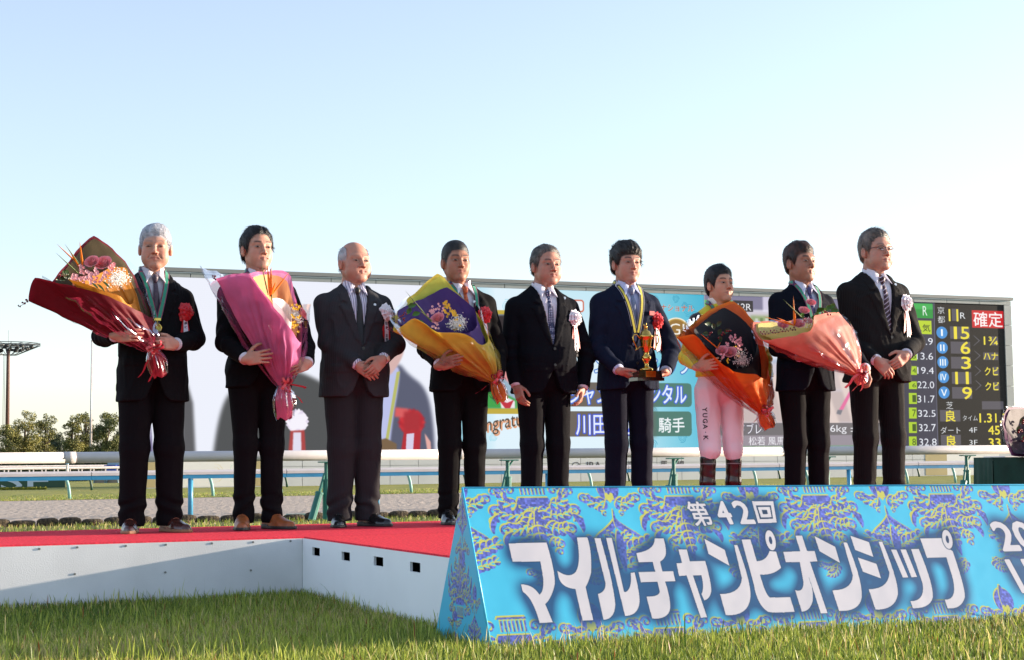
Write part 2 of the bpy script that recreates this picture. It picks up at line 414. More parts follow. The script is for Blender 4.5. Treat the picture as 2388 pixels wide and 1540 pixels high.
rail_fence('track_rail', (658, 1137), 2.9, -8, 16, .56, m_white, m_dgreen, m_dgreen, cap=.05, beam=.025, curve=.14, prad=.034, label='farthest rail on dark green curved posts standing in the turf')
# pale footing of the brace between second and third man
pf = onz(708, 1211, 0)
fo = MB().box((0, 0, .028), (.21, .10, .028)).box((0, 0, .062), (.2, .09, .006)).build('footing', mat('pale_green_paint', srgb(150, 178, 160), .6, noise=(20, .15)))
fo.location = tuple(pf); fo.rotation_euler = (0, 0, YAW0); tag(fo, 'low pale green base box on the lawn between second and third man', 'footing')

# ---- stage
m_panel = mat('stage_panel', srgb(220, 222, 224), .55, noise=(2, .12), bump=(170, .3, .003))
m_panels = mat('stage_side_panel', srgb(240, 244, 248), .45, noise=(2, .04), bump=(60, .08, .003))
m_carpet = mat('red_carpet', srgb(246, 68, 86), .95, spec=.1, noise=(60, .22), bump=(420, .9, .006))
m_carpet2 = mat('red_carpet_front', srgb(248, 70, 84), .95, spec=.1, noise=(60, .22), bump=(420, .9, .006))
m_hole = mat('inside_shade', (.004, .004, .004), .9)  # near-black body colour stands in for the shade inside the holes
HS = .30
A0 = onz(708, 1252, HS); B0 = onz(0, 1241, HS); Q0 = onz(1035, 1298, HS)
laF, laB = lat(A0), lat(B0); loA = lon(A0); protr = laF - lat(Q0); loQ = loA
LO0, LO1 = loA - 3.6, loA + 9.5
T_ = .008
stg = empty('stage', tuple(lonlat(loA, laF)), YAW0, label='low grey panelled stage the row of men stands on', cat='stage')
def L(x, y, z): return (x, y, z)         # local frame of the stage: x along the row, y into the picture
SD = laB - laF
# deck
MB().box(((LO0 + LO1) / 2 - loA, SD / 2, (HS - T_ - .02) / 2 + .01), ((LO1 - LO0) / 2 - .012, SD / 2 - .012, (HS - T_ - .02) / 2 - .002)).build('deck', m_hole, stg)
MB().box(((LO0) / 2 - loA / 2 - .006, .006, (HS - T_) / 2), (-(LO0 - loA) / 2 - .0, .006, (HS - T_) / 2)).build('front_panel', m_panel, stg)
MB().box(((LO1 - loA) / 2, SD - .006, (HS - T_) / 2), ((LO1 - loA) / 2 - .001, .006, (HS - T_) / 2)).build('back_panel', m_panel, stg)
MB().box(((LO0 - loA) / 2, SD - .006, (HS - T_) / 2), ((loA - LO0) / 2 - .001, .006, (HS - T_) / 2)).build('back_panel', m_panel, stg)
# screws of the front panel
_sc = None
for (sx, sy) in ((157, 2196.5), (309, 2188), (503, 2178), (663, 2173), (847, 2172), (1012, 2166), (1162, 2165), (299, 2297), (661, 2290), (1003, 2282)):
    q = onplane(sx / 1.7152, sy / 1.7152, A0, NN) - np.array(stg.location); x, z = float(q @ DX), float(q[2])
    if z < .05 or z > HS - .02: z = min(max(z, .05), HS - .02)
    if _sc is None:
        _sc = MB().tube([(0, -.0035, 0), (0, .004, 0)], .0055, 10).build('screw', mat('screw_steel', (.25, .25, .25), .35, .8), stg); _sc.location = (x, 0, z)
    else: dup(_sc, stg, (x, 0, z))
tag(stg)
plat = empty('stage_extension', tuple(lonlat(loA, laF)), YAW0, label='forward part of the stage with four square black holes in its pale side', cat='stage')
PW = 4.6
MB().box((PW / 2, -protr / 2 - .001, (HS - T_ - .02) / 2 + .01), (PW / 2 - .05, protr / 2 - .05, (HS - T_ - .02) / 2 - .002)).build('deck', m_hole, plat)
MB().box((PW / 2, -protr + .006, (HS - T_) / 2), (PW / 2 - .001, .006, (HS - T_) / 2)).build('front_panel', m_panel, plat)
MB().box((PW - .006, -protr / 2, (HS - T_) / 2), (.006, protr / 2 - .014, (HS - T_) / 2)).build('side_panel', m_panel, plat)
# side panel with real openings
holes = []
for (x0, y0, x1, y1) in ((985, 1272, 1050, 1355), (1240, 1315, 1312, 1402), (1520, 1360, 1602, 1452), (1835, 1410, 1925, 1508)):
    a = onplane((800 + x0 / 2.171) / 1.7152, (1600 + y0 / 2.171) / 1.7152, A0, DX) - np.array(plat.location); b = onplane((800 + x1 / 2.171) / 1.7152, (1600 + y1 / 2.171) / 1.7152, A0, DX) - np.array(plat.location)
    holes.append((float(a @ -NN), float(b @ -NN), float(b[2]), float(a[2])))
zc = sum((h[2] + h[3]) / 2 for h in holes) / 4; zh = sum(h[3] - h[2] for h in holes) / 8
mb = MB(); ys = [-.003]
for h in holes: ys += [h[0], h[1]]
ys.append(-protr + .013)
for i in range(len(ys) - 1):
    ya, yb = ys[i], ys[i + 1]
    segs = [(0, HS - T_)] if i % 2 == 0 else [(0, zc - zh), (zc + zh, HS - T_)]
    for z0, z1 in segs: mb.box((-.0, (ya + yb) / 2, (z0 + z1) / 2), (.006, abs(ya - yb) / 2, (z1 - z0) / 2))
mb.build('side_panel', m_panels, plat)
# carpets
def carpet(name, x0, x1, y0, y1, m, org, lab):
    mb = MB(); n = 60; rs = np.random.RandomState(3)
    o = MB().box(((x0 + x1) / 2, (y0 + y1) / 2, HS - T_ / 2), ((x1 - x0) / 2, (y1 - y0) / 2, T_ / 2)).build(name, m)
    o.location = org.location; o.rotation_euler = (0, 0, YAW0); return tag(o, lab, 'carpet')
carpet('red_carpet', LO0 - loA, LO1 - loA, .0, SD, m_carpet, stg, 'long red carpet under the feet of the men on the rear stage')
carpet('red_carpet', .0, PW, -protr, -.012, m_carpet2, plat, 'red carpet on the forward stage part beside the blue banner')

# ---- table with green cloth
def rumpled(n, m_, f):
    V = np.array([f(i / (n - 1), j / (m_ - 1)) for j in range(m_) for i in range(n)]); F = [(j * n + i, j * n + i + 1, (j + 1) * n + i + 1, (j + 1) * n + i) for j in range(m_ - 1) for i in range(n - 1)]
    return V, np.array(F)
tb = at(2318, 1130, 13.2); TX, TY, TZ = 1.5, .7, .655
tbl = empty('covered_table', (tb[0], tb[1], 0), -.06, label='low table under a dark green cloth at the right end of the stage', cat='table')
MB().box((TX / 2, TY / 2, TZ - .012), (TX / 2 - .01, TY / 2 - .01, .01)).build('tabletop', mat('table_board', (.3, .25, .2), .6), tbl)
for sx in (.05, TX - .05):
    for sy in (.05, TY - .05): MB().box((sx, sy, TZ / 2 - .013), (.018, .018, TZ / 2 - .013)).build('leg', mat('table_leg', (.2, .2, .2), .5), tbl)
def skirt(u, v):
    per = 2 * (TX + TY); s = u * per
    if s < TX: x, y, nx, ny = s, 0, 0, -1
    elif s < TX + TY: x, y, nx, ny = TX, s - TX, 1, 0
    elif s < 2 * TX + TY: x, y, nx, ny = TX - (s - TX - TY), TY, 0, 1
    else: x, y, nx, ny = 0, TY - (s - 2 * TX - TY), -1, 0
    d = .004 + v * (.02 + .03 * math.sin(s * 31 + math.sin(s * 9) * 1.5))
    return (x + nx * d, y + ny * d, TZ + .004 - v * (TZ - .004))
V, F = rumpled(260, 10, skirt); m_cloth = mat('green_cloth', srgb(24, 62, 50), .9, noise=(8, .2), bump=(90, .2, .004))
npmesh('cloth_skirt', V, F, m_cloth, tbl); MB().box((TX / 2, TY / 2, TZ + .0045), (TX / 2 + .004, TY / 2 + .004, .003)).build('cloth_top', m_cloth, tbl)

# ---- far things left of the screen
def leafy(name, lab, cat, base, trunk_h, crown, seed, nleaf, lsize, cols, trunk=.12, group=None, kindtrunk='trunk'):
    """crown: list of (dx, dy, z, rx, ry, rz) clumps"""
    rs = np.random.RandomState(seed); r = empty(name, tuple(base), label=lab, cat=cat, group=group)
    mb = MB(); mb.tube([(0, 0, 0), (.03, 0, trunk_h * .5), (0, .05, trunk_h)], [trunk, trunk * .8, trunk * .55], 7)
    for (dx, dy, z, rx, ry, rz) in crown[::2]: mb.tube([(0, .02, trunk_h * .6), (dx * .6, dy * .6, (z + trunk_h * .6) / 2), (dx, dy, z + rz * .3)], [trunk * .5, trunk * .3, trunk * .1], 5)
    mb.build(kindtrunk, mat('bark', srgb(70, 58, 46), .9, noise=(6, .3)), r)
    P = []; Cc = []
    wts = np.array([c[3] * c[5] for c in crown]); wts /= wts.sum()
    for c, wt in zip(crown, wts):
        n = int(nleaf * wt); d = rs.normal(size=(n, 3)); d /= np.linalg.norm(d, axis=1)[:, None]; rad = rs.uniform(.35, 1.0, (n, 1)) ** .6 * rs.uniform(.8, 1.15, (n, 1))
        P.append(np.array(c[:3]) + d * rad * np.array(c[3:6]))
        tone = rs.uniform(0, 1); cc = np.array(cols[0]) * (1 - tone) + np.array(cols[1]) * tone; Cc.append(np.repeat((cc * rs.uniform(.8, 1.2))[None], n, 0) * rs.uniform(.7, 1.3, (n, 1)))
    P = np.concatenate(P); Cc = np.concatenate(Cc); n = len(P)
    a = rs.normal(size=(n, 3)); a /= np.linalg.norm(a, axis=1)[:, None]; b = np.cross(a, rs.normal(size=(n, 3))); b /= np.linalg.norm(b, axis=1)[:, None]
    s = lsize * rs.uniform(.6, 1.3, (n, 1)); V = np.stack([P - a * s, P + b * s * .6, P + a * s, P - b * s * .6], 1).reshape(-1, 3)
    npmesh('crown' if kindtrunk == 'trunk' else 'foliage', V, np.arange(n * 4).reshape(-1, 4), mat('leaves', (1, 1, 1), .7, attr='Col'), r, smooth=False, cols=np.repeat(Cc, 4, 0))
    return r
TC = [srgb(86, 92, 48), srgb(140, 134, 70)]
def tree_at(ux, utop, Y, wd, seed, lab, cols=TC, dens=1.0, grp='trees beyond the far rail'):
    b = at(ux, 1000, Y); base = (b[0], b[1], 0); H = at(ux, utop, Y)[2]; W = wd * Y / FP; rs = np.random.RandomState(seed); cr = []
    for i in range(30):
        t = rs.uniform(.10, .92); rr = W * .62 * math.sin(math.pi * min(1, .22 + t * .74)) ** .5; q = W * rs.uniform(.13, .26)
        cr.append((rs.uniform(-1, 1) * rr * .7, rs.uniform(-1, 1) * rr * .6, H * t, q, q, q * rs.uniform(.7, 1.15)))
    cr.append((0, 0, H * .95, W * .12, W * .12, H * .06)); cr.append((0, 0, H * .35, W * .4, W * .3, H * .2))
    return leafy('tree', lab, 'tree', base, H * .75, cr, seed, int(9000 * dens), .075 * Y / 150, cols, trunk=.010 * Y * .1, group=grp)
tree_at(18, 990, 150, 66, 1, 'low bushy tree at the left edge behind the light tower')
tree_at(58, 957, 152, 74, 2, 'tall olive green tree just right of the light tower')
tree_at(106, 966, 156, 60, 3, 'loose yellowish tree with gaps, second right of the light tower', dens=.8)
tree_at(168, 968, 150, 50, 4, 'open crowned tree left of the flagpole', dens=.7)
tree_at(200, 962, 158, 56, 5, 'tree directly behind the flagpole')
tree_at(247, 964, 149, 66, 6, 'dense dark tree right of the flagpole', cols=[srgb(60, 74, 40), srgb(112, 112, 56)], dens=1.3)
tree_at(140, 1008, 165, 60, 7, 'small dark tree in the gap left of the flagpole', cols=[srgb(48, 62, 44), srgb(70, 82, 50)])
tree_at(290, 985, 160, 70, 8, 'dark tree partly hidden by the first man', cols=[srgb(60, 74, 40), srgb(100, 104, 52)])
def hedge_at(ux0, ux1, utop, Y, seed, lab, cols, ls=.05, n=2500):
    a = at(ux0, 1000, Y); b = at(ux1, 1000, Y); H = at(ux0, utop, Y)[2]; W = b[0] - a[0]; cr = []; rs = np.random.RandomState(seed)
    k = max(3, int(W / H / .5))
    for i in range(k): cr.append((W * (i + .5) / k, rs.uniform(-.2, .2) * H, H * .5, W / k * .75, H * .6, H * rs.uniform(.42, .55)))
    return leafy('hedge', lab, 'hedge', (a[0], a[1], 0), H * .4, cr, seed, n, ls * Y / 60, cols, trunk=.03, kindtrunk='stem')
hedge_at(-20, 300, 1064, 140, 21, 'long dark hedge at the foot of the far trees', [srgb(48, 62, 34), srgb(80, 92, 46)], n=6000)
hedge_at(-10, 110, 1138, 51, 22, 'low yellow green clipped hedge below the green sign', [srgb(120, 128, 40), srgb(168, 164, 56)], ls=.03, n=3500)
hedge_at(140, 205, 1106, 80, 23, 'dark round shrubs right of the green sign', [srgb(60, 76, 40), srgb(92, 100, 50)], ls=.04)
hedge_at(205, 270, 1108, 84, 24, 'olive shrubs under the flagpole', [srgb(84, 92, 46), srgb(120, 122, 60)], ls=.04)
# green sign with white letters
cv = Canvas(400, 80, (52, 84, 62)); cv.text('SE', (120, -18, 330, 100), (215, 224, 232), .03); cv.text('U', (10, -20, 90, 96), (215, 224, 232), .03)
a = at(-60, 1115, 56); b = at(152, 1115, 56); z1 = at(40, 1112, 56)[2]; 
sg = empty('ground_sign', (a[0], a[1], 0), label='green ground sign with big white letters at the left edge', cat='sign')
W_ = b[0] - a[0]
uvquad('sign_face', [(0, -.032, .05), (W_, -.032, .05), (W_, -.032, z1 + .06), (0, -.032, z1 + .06)], print_mat('sign_print', cv.image('sign_print'), .6), sg)
MB().box((W_ / 2, 0, (z1 + .06) / 2), (W_ / 2, .03, (z1 + .06) / 2)).build('sign_board', mat('sign_green', srgb(48, 78, 58), .6), sg)
# far white rails + tractor + low barriers
def far_rail(ux0, ux1, uy, Y, lab, r=.12):
    a = at(ux0, uy, Y); b = at(ux1, uy, Y * 1.06); ro = empty('far_rail', (a[0], a[1], 0), label=lab, cat='rail'); d = b - a; n = 12
    MB().tube([(0, 0, a[2]), (d[0], d[1], a[2])], r, 8).build('rail_tube', m_white, ro)
    p = MB().tube([(0, 0, 0), (0, 0, a[2] - r)], .05, 6).build('post', m_white, ro)
    for i in range(1, n + 1): dup(p, ro, (d[0] * i / n, d[1] * i / n, 0))
far_rail(-40, 300, 1094, 118, 'distant white rail crossing behind the flagpole', .10)
far_rail(-20, 320, 1088.5, 132, 'more distant white rail under the far trees', .06)
tr = at(268, 1095, 128); trk = empty('tractor', (tr[0], tr[1], 0), label='small blue tractor with glazed cab parked far away beside the first man', cat='tractor')
m_tb = mat('tractor_blue', srgb(36, 70, 160), .4); m_gl = mat('cab_glass', srgb(120, 150, 160), .1, spec=.8); m_bk = mat('rubber_black', (.015, .015, .015), .7)
MB().box((0, 0, .55), (.62, .9, .28)).box((0, -.9, .62), (.35, .35, .22)).build('body', m_tb, trk)
MB().box((0, .1, 1.05), (.5, .5, .28), taper=.88).build('cab', m_gl, trk); MB().box((0, .1, 1.36), (.5, .52, .035)).build('cab_roof', m_tb, trk)
for sx in (-.62, .62):
    for sy, rr in ((-.8, .33), (.55, .45)): MB().tube([(sx - .1, sy, rr), (sx + .1, sy, rr)], rr, 14).build('wheel', m_bk, trk)
for i, ux in enumerate((232, 262)):
    p = at(ux, 1125, 70); q = empty('barrier', (p[0], p[1], 0), label=('low grey barrier under the flagpole', 'low grey barrier beside the first man')[i], cat='barrier')
    MB().tube([(-.24, 0, 0), (-.2, 0, .3), (.2, 0, .3), (.24, 0, 0)], .03, 8).build('hoop', mat('barrier_blue', srgb(110, 140, 150), .5), q)
    MB().box((0, .1, .13), (.26, .02, .12)).build('panel', mat('barrier_grey', srgb(150, 138, 126), .7), q)
p = at(157, 1075, 90); mk = empty('marker_post', (p[0], p[1], 0), label='thin marker pole with blue band and red ball left of the flagpole', cat='pole')
MB().lathe([(.07, 0), (.07, 1.25)], n=8).build('pole', m_white, mk); MB().lathe([(.085, .85), (.085, 1.2)], n=8).build('band', m_blue, mk)
p = at(161, 1094, 90)
# flagpole
p = at(212, 1000, 150); fp = empty('flagpole', (p[0], p[1], 0), label='tall thin white flagpole left of the first man', cat='pole')
hp = at(212, 797, 150)[2]
MB().lathe([(.09, 0), (.09, hp * .5), (.05, hp)], n=10).build('pole', m_white, fp, smooth=True); MB().ball((0, 0, hp + .06), .08).build('finial', m_white, fp, smooth=True)
MB().tube([(.13, 0, .8), (.10, 0, hp)], .012, 5).build('halyard', m_white, fp)
# light tower
Yt = 260.0; p = at(17, 1000, Yt); k = Yt / FP; tw = empty('light_tower', (p[0], p[1], 0), label='brown floodlight tower with a wide ring of lamps at the left edge', cat='light tower')
ht = at(17, 830, Yt)[2]; m_rust = mat('tower_brown', srgb(104, 74, 66), .6, noise=(2, .1)); m_steel = mat('tower_steel', srgb(88, 92, 96), .5, .3)
MB().lathe([(.34, 0), (.27, ht), (.25, ht + 14 * k)], n=14).build('mast', m_rust, tw, smooth=True)
MB().tube([(-.55, 0, 0), (-.5, 0, ht)], .03, 4).tube([(-.75, 0, 0), (-.7, 0, ht)], .03, 4).build('ladder', m_steel, tw)
rg = None; R1, R2, R3 = 72 * k, 44 * k, 20 * k; z1, z2, z3 = ht + 24 * k, ht + 12 * k, ht + 2 * k
mb = MB()
for R, z in ((R1, z1), (R1, z1 + 4 * k), (R2, z1), (R3, z3)): mb.tube([(R * math.cos(t * math.pi / 18), R * math.sin(t * math.pi / 18), z) for t in range(37)], .06, 5, cap=False)
mb.build('ring', m_steel, tw); mb = MB()
for t in range(16):
    c, s = math.cos(t * math.pi / 8), math.sin(t * math.pi / 8)
    mb.tube([(R3 * c, R3 * s, z3), (R1 * c, R1 * s, z1)], .055, 5); mb.tube([(R3 * .3 * c, R3 * .3 * s, z1), (R1 * c, R1 * s, z1 + 4 * k)], .05, 5); mb.tube([(R2 * c, R2 * s, z2 + 1 * k), (R2 * c, R2 * s, z1)], .05, 5)
mb.build('truss', m_steel, tw); base = None
for rr, zz in ((R2, z2 + 6 * k), (R3 * 1.4, z2 + 2 * k), (R2 * 1.25, z1 - 2 * k)):
    for t in range(10):
        c, s = math.cos(t * math.pi / 5 + rr), math.sin(t * math.pi / 5 + rr)
        if base is None:
            base = MB().lathe([(.1, .1), (.3, .05), (.36, -.3)], n=8).build('lamp', m_bk, tw); base.location = (rr * c, rr * s, zz)
        else: dup(base, tw, (rr * c, rr * s, zz))
MB().tube([(0, 0, ht), (0, 0, ht + 60 * k)], .03, 5).build('lightning_rod', m_steel, tw)
# ================================================================ the big screen
YS = 52.0
S0 = at(327, 1000, YS); S0 = np.array([S0[0], S0[1], 0.0])       # foot of the left end of the screen plane
def scr(px, py):
    p = onplane(px, py, S0, NN) - S0; return float(p @ DX), float(p[2])
SLED_L = scr(345, 800)[0]; SLED_R, SLED_B = scr(2351, 1043.7); SLED_T = scr(2340, 711.7)[1]; FR_T = scr(1300, 657)[1]; FR_R = scr(2368, 1045)[0]
SLED_R = scr(2346, 900)[0]
KX = 62.0     # canvas pixels per metre
CW, CH = int((SLED_R - SLED_L) * KX), int((SLED_T - SLED_B) * KX)
cv = Canvas(CW, CH, (238, 240, 250))
def cs(x, y):          # source (4096) pixel -> canvas pixel
    s, h = scr(x / 1.7152, y / 1.7152); return ((s - SLED_L) * KX, (SLED_T - h) * KX)
def box(x0, y0, x1, y1):
    a, b = cs(x0, y0), cs(x1, y1); return (a[0], a[1], b[0], b[1])
def R6(x, y): return (3400 + x / 1.812, 1150 + y / 1.812)
def b6(x0, y0, x1, y1): return box(*R6(x0, y0), *R6(x1, y1))
def R4(x, y): return (2250 + x / 1.812, 900 + y / 1.812)
def U(pts):
    q = [cs(x * 1.7152, y * 1.7152) for x, y in pts]
    if len(q) > 5:
        for _ in range(3): q = [p for a, b in zip(q, q[1:] + q[:1]) for p in ((a[0] * .75 + b[0] * .25, a[1] * .75 + b[1] * .25), (a[0] * .25 + b[0] * .75, a[1] * .25 + b[1] * .75))]
    return q
rs = np.random.RandomState(11)
# white backdrop video at the left
cv.fill(U([(330, 600), (1070, 600), (1070, 1100), (330, 1100)]), (236, 239, 250))
cv.fill(U([(425, 1100), (425, 905), (437, 895), (450, 940), (458, 1100)]), (92, 92, 96), blur=3)
cv.fill(U([(360, 1100), (352, 985), (345, 1100)]), (120, 112, 150), blur=1)
cv.fill(U([(492, 1100), (505, 1000), (522, 935), (545, 905), (580, 880), (650, 855), (700, 868), (748, 890), (790, 915), (900, 1100)]), (78, 80, 82), blur=4)
cv.fill(U([(640, 856), (662, 852), (655, 905)]), (220, 225, 245), blur=1)
for k in range(14):
    a = k * 6.283 / 14; cx, cy = 693 + 17 * math.cos(a), 983 + 19 * math.sin(a); cv.fill(U([(cx - 11, cy), (cx, cy - 12), (cx + 11, cy), (cx, cy + 12)]), (246, 240, 250) if k % 2 else (226, 216, 236), blur=.7)
cv.fill(U([(677, 966), (709, 966), (713, 1000), (675, 1000)]), (244, 240, 250), blur=1)
cv.fill(U([(668, 1100), (677, 1005), (710, 1003), (716, 1100)]), (170, 66, 66), blur=1); cv.fill(U([(680, 1100), (684, 1008), (702, 1008), (704, 1100)]), (224, 220, 238), blur=1)
# third figure: face, lilac shirt, yellow ribbon, red rosette
cv.fill(U([(885, 1100), (890, 960), (900, 900), (912, 865), (930, 845), (950, 872), (995, 905), (1012, 990), (1015, 1100)]), (86, 90, 112), blur=4)
cv.fill(U([(885, 900), (905, 870), (925, 850), (935, 870), (912, 1000), (905, 1100), (885, 1100)]), (186, 192, 232), blur=2)
cv.fill(U([(896, 870), (905, 800), (940, 790), (944, 820), (925, 858), (905, 880)]), (212, 176, 172), blur=1.6)
cv.fill(U([(884, 870), (892, 790), (900, 860)]), (90, 80, 90), blur=1.4)
cv.fill(U([(925, 868), (933, 866), (900, 1060), (893, 1060)]), (182, 184, 104), blur=.8)
for k in range(14):
    a = k * 6.283 / 14; cx, cy = 960 + 20 * math.cos(a), 985 + 20 * math.sin(a); cv.fill(U([(cx - 13, cy), (cx, cy - 13), (cx + 13, cy), (cx, cy + 13)]), (178, 30, 44) if k % 2 else (206, 44, 54), blur=2)
cv.fill(U([(922, 950), (952, 953), (950, 975), (920, 972)]), (214, 90, 92), blur=2); cv.fill(U([(942, 960), (978, 960), (980, 1005), (940, 1005)]), (170, 40, 50), blur=3)
cv.fill(U([(928, 1100), (942, 1005), (982, 1005), (976, 1100)]), (178, 38, 50), blur=1); cv.fill(U([(944, 1100), (948, 1012), (966, 1010), (960, 1100)]), (214, 206, 230), blur=.8)
cv.fill(U([(870, 1030), (900, 1022), (925, 1035), (925, 1050), (872, 1050)]), (120, 96, 70), blur=1)
cv.fill(U([(990, 1010), (1004, 1030), (1006, 1060), (996, 1050)]), (226, 170, 162), blur=1)
# teal congratulation slide
X0, Xc, X1 = 1055, 1350, 1641
g0 = cs(X0 * 1.7152, 1150)[0]; g1 = cs(X1 * 1.7152, 1150)[0]; gm = cs(1560 * 1.7152, 1150)[0]
H, W = cv.a.shape[:2]; xs = np.arange(W) / 2.0; sel = (xs >= g0) & (xs < g1)
t = np.clip((xs - g0) / (g1 - g0), 0, 1); yy = (np.arange(H) / H)[:, None]
pale, teal = np.array([222, 240, 250]) / 255., np.array([62, 178, 208]) / 255.
kmix = np.clip((np.abs(t - .38) - .22) / .45, 0, 1)[None, :] * 1.0; kmix = np.clip(kmix + .22 * (.5 - yy) * (t > .3)[None, :], 0, 1) ** .8
grd = pale * (1 - kmix[..., None]) + teal * kmix[..., None]
cv.a[:, sel] = grd[:, sel]
def swirl(cx, cy, r, col, n=3, w=1.2, turns=1.4, flip=1):
    for q in range(n):
        a0 = q * 6.283 / n; P1 = []; P2 = []
        for i in range(26):
            u = i / 25; a = a0 + flip * u * turns * 6.283 * .7; rr = r * (1 - u * .85); ww = w * (1 - u * .6)
            P1.append((cx + rr * math.cos(a), cy + rr * math.sin(a))); P2.append((cx + (rr - ww) * math.cos(a), cy + (rr - ww) * math.sin(a)))
        cv.fill(P1 + P2[::-1], col)
for i in range(30):
    ux = rs.uniform(1480, 1632) if i % 3 else rs.uniform(1062, 1185); uy = rs.choice([rs.uniform(690, 760), rs.uniform(930, 1045)]) if i % 2 else rs.uniform(690, 1045)
    c_ = cs(ux * 1.7152, uy * 1.7152); swirl(c_[0], c_[1], rs.uniform(8, 17), (44, 150, 182) if ux > 1480 else (150, 214, 232), flip=1 if i % 2 else -1)
cv.rect(*box(1836, 1236, 2075, 1656), (190, 168, 62)); cv.rect(*box(1850, 1254, 2068, 1633), (150, 176, 196))     # framed picture
cv.fill([cs(*p) for p in ((1960, 1300), (1985, 1262), (2060, 1258), (2068, 1400), (2068, 1300), (2068, 1420), (1990, 1380))], (44, 36, 42), blur=2)
cv.fill([cs(*p) for p in ((1985, 1350), (2068, 1350), (2068, 1560), (2000, 1500))], (226, 150, 150), blur=2)
cv.fill([cs(*p) for p in ((1850, 1520), (1990, 1560), (2068, 1600), (2068, 1633), (1850, 1633))], (58, 158, 72), blur=1.5)
cv.fill([cs(*p) for p in ((2000, 1605), (2030, 1590), (2060, 1605), (2060, 1633), (2005, 1633))], (236, 226, 232), blur=1)
cv.fill([cs(*p) for p in ((1995, 1600), (2028, 1612), (2055, 1600), (2040, 1633), (2020, 1633))], (190, 40, 60), blur=.8)
for dd, cc, of in (((3, 3), (226, 160, 120), .035), ((0, 0), (84, 70, 58), .0)):
    bx = box(1868, 1682, 2240, 1756); cv.text('Congratulations', (bx[0] + dd[0], bx[1] + dd[1], bx[2] + dd[0], bx[3] + dd[1]), cc, of, rot=.16)
cv.rect(*box(2204, 1196, 2336, 1250), (206, 110, 88), r=6); bx = box(2204, 1196, 2336, 1250); cv.rect(bx[0] + 3, bx[1] + 3, bx[2] - 3, bx[3] - 3, (236, 244, 250), r=4)
cv.text('インターナショナル', box(2531, 1214, 2776, 1248), (176, 70, 48), .025, outline=[(.03, (226, 232, 236))])
c_ = cs(2706, 1316); cv.disc(c_[0], c_[1], 26 * 1.25, 22 * 1.15, (236, 232, 214)); cv.disc(c_[0], c_[1], 25 * 1.15, 22 * 1.02, (186, 150, 70)); cv.disc(c_[0], c_[1], 25 * 1.0, 22 * .9, (150, 112, 50))
bx = box(2676, 1294, 2738, 1340); cv.text('GI', bx, (248, 244, 236), .02)
cv.text('マイルチャンピオンシップ', box(2080, 1418, 2766, 1500), (222, 238, 252), .045, outline=[(.04, (48, 104, 190))])
for (y0, y1) in ((1529, 1628), (1645, 1745)):
    bx = box(2250, y0, 2767, y1); cv.rect(*bx, (104, 96, 88), r=8); hx = bx[0] + (bx[2] - bx[0]) * .62; cv.rect(hx, bx[1], bx[2], bx[3], (74, 122, 112), r=8); cv.rect(hx, bx[1], hx + 30, bx[3], (90, 108, 100), blur=6)
cv.text('ジャンタルマンタル', box(2278, 1538, 2745, 1618), (228, 238, 252), .05, outline=[(.045, (60, 100, 214))])
cv.text('川田将雅', box(2304, 1655, 2560, 1738), (228, 236, 252), .04, outline=[(.045, (60, 84, 214))])
cv.text('騎手', box(2634, 1671, 2738, 1730), (240, 244, 248), .03)
# video of the race day
q0, q1 = 2815, 3531
cv.rect(*box(q0, 1100, q1, 1800), (206, 198, 208))
def vb(x0, y0, x1, y1, c, bl=2): cv.rect(*box(x0, y0, x1, y1), c, blur=bl)
vb(q0, 1160, q1, 1260, (126, 122, 150)); vb(3050, 1180, 3090, 1250, (206, 200, 222)); vb(3090, 1185, 3240, 1235, (90, 92, 128)); vb(3010, 1240, q1, 1262, (232, 230, 240)); vb(3000, 1262, q1, 1300, (150, 168, 120), 3)
for i in range(26): vb(3000 + i * 20, 1262 + rs.randint(24), 3012 + i * 20, 1280 + rs.randint(24), [(104, 132, 84), (206, 210, 196)][i % 2], 1)
vb(q0, 1310, q1, 1460, (176, 186, 206), 3); vb(3250, 1420, q1, 1560, (206, 190, 190), 3); vb(q0, 1560, q1, 1690, (196, 180, 178), 3)
vb(3040, 1330, 3150, 1440, (216, 222, 236), 3)
for i in range(5): cv.fill([cs(*p) for p in ((3080 + i * 90, 1500), (3110 + i * 90, 1500), (3180 + i * 90, 1700), (3140 + i * 90, 1700))], (224, 206, 200), blur=3)
cv.fill([cs(*p) for p in ((3400, 1560), (3412, 1560), (3372, 1640), (3355, 1640))], (226, 110, 160), blur=1); cv.fill([cs(*p) for p in ((3350, 1640), (3370, 1640), (3362, 1660), (3345, 1655))], (120, 120, 130), blur=1)
cv.rect(*box(2818, 1200, 2932, 1248), (96, 190, 96)); cv.rect(*box(2932, 1202, 3012, 1248), (48, 48, 54)); cv.text('12R', box(2950, 1214, 3005, 1243), (246, 246, 250), .03); cv.text('2', box(2905, 1214, 2922, 1243), (236, 246, 236), .05)
cv.rect(*box(q0, 1692, q1, 1742), (112, 108, 112)); cv.text('456kg ±0', box(3270, 1700, 3450, 1736), (240, 240, 246), .03); cv.text('サウンドブレ', box(2850, 1694, 3046, 1736), (246, 246, 250), .03, outline=[(.04, (96, 92, 110))])
vb(q0, 1743, q1, 1800, (150, 142, 152), .5); cv.text('松若 風馬', box(2994, 1747, 3137, 1780), (240, 240, 246), .02); vb(q0, 1786, q1, 1800, (120, 160, 130), 1)
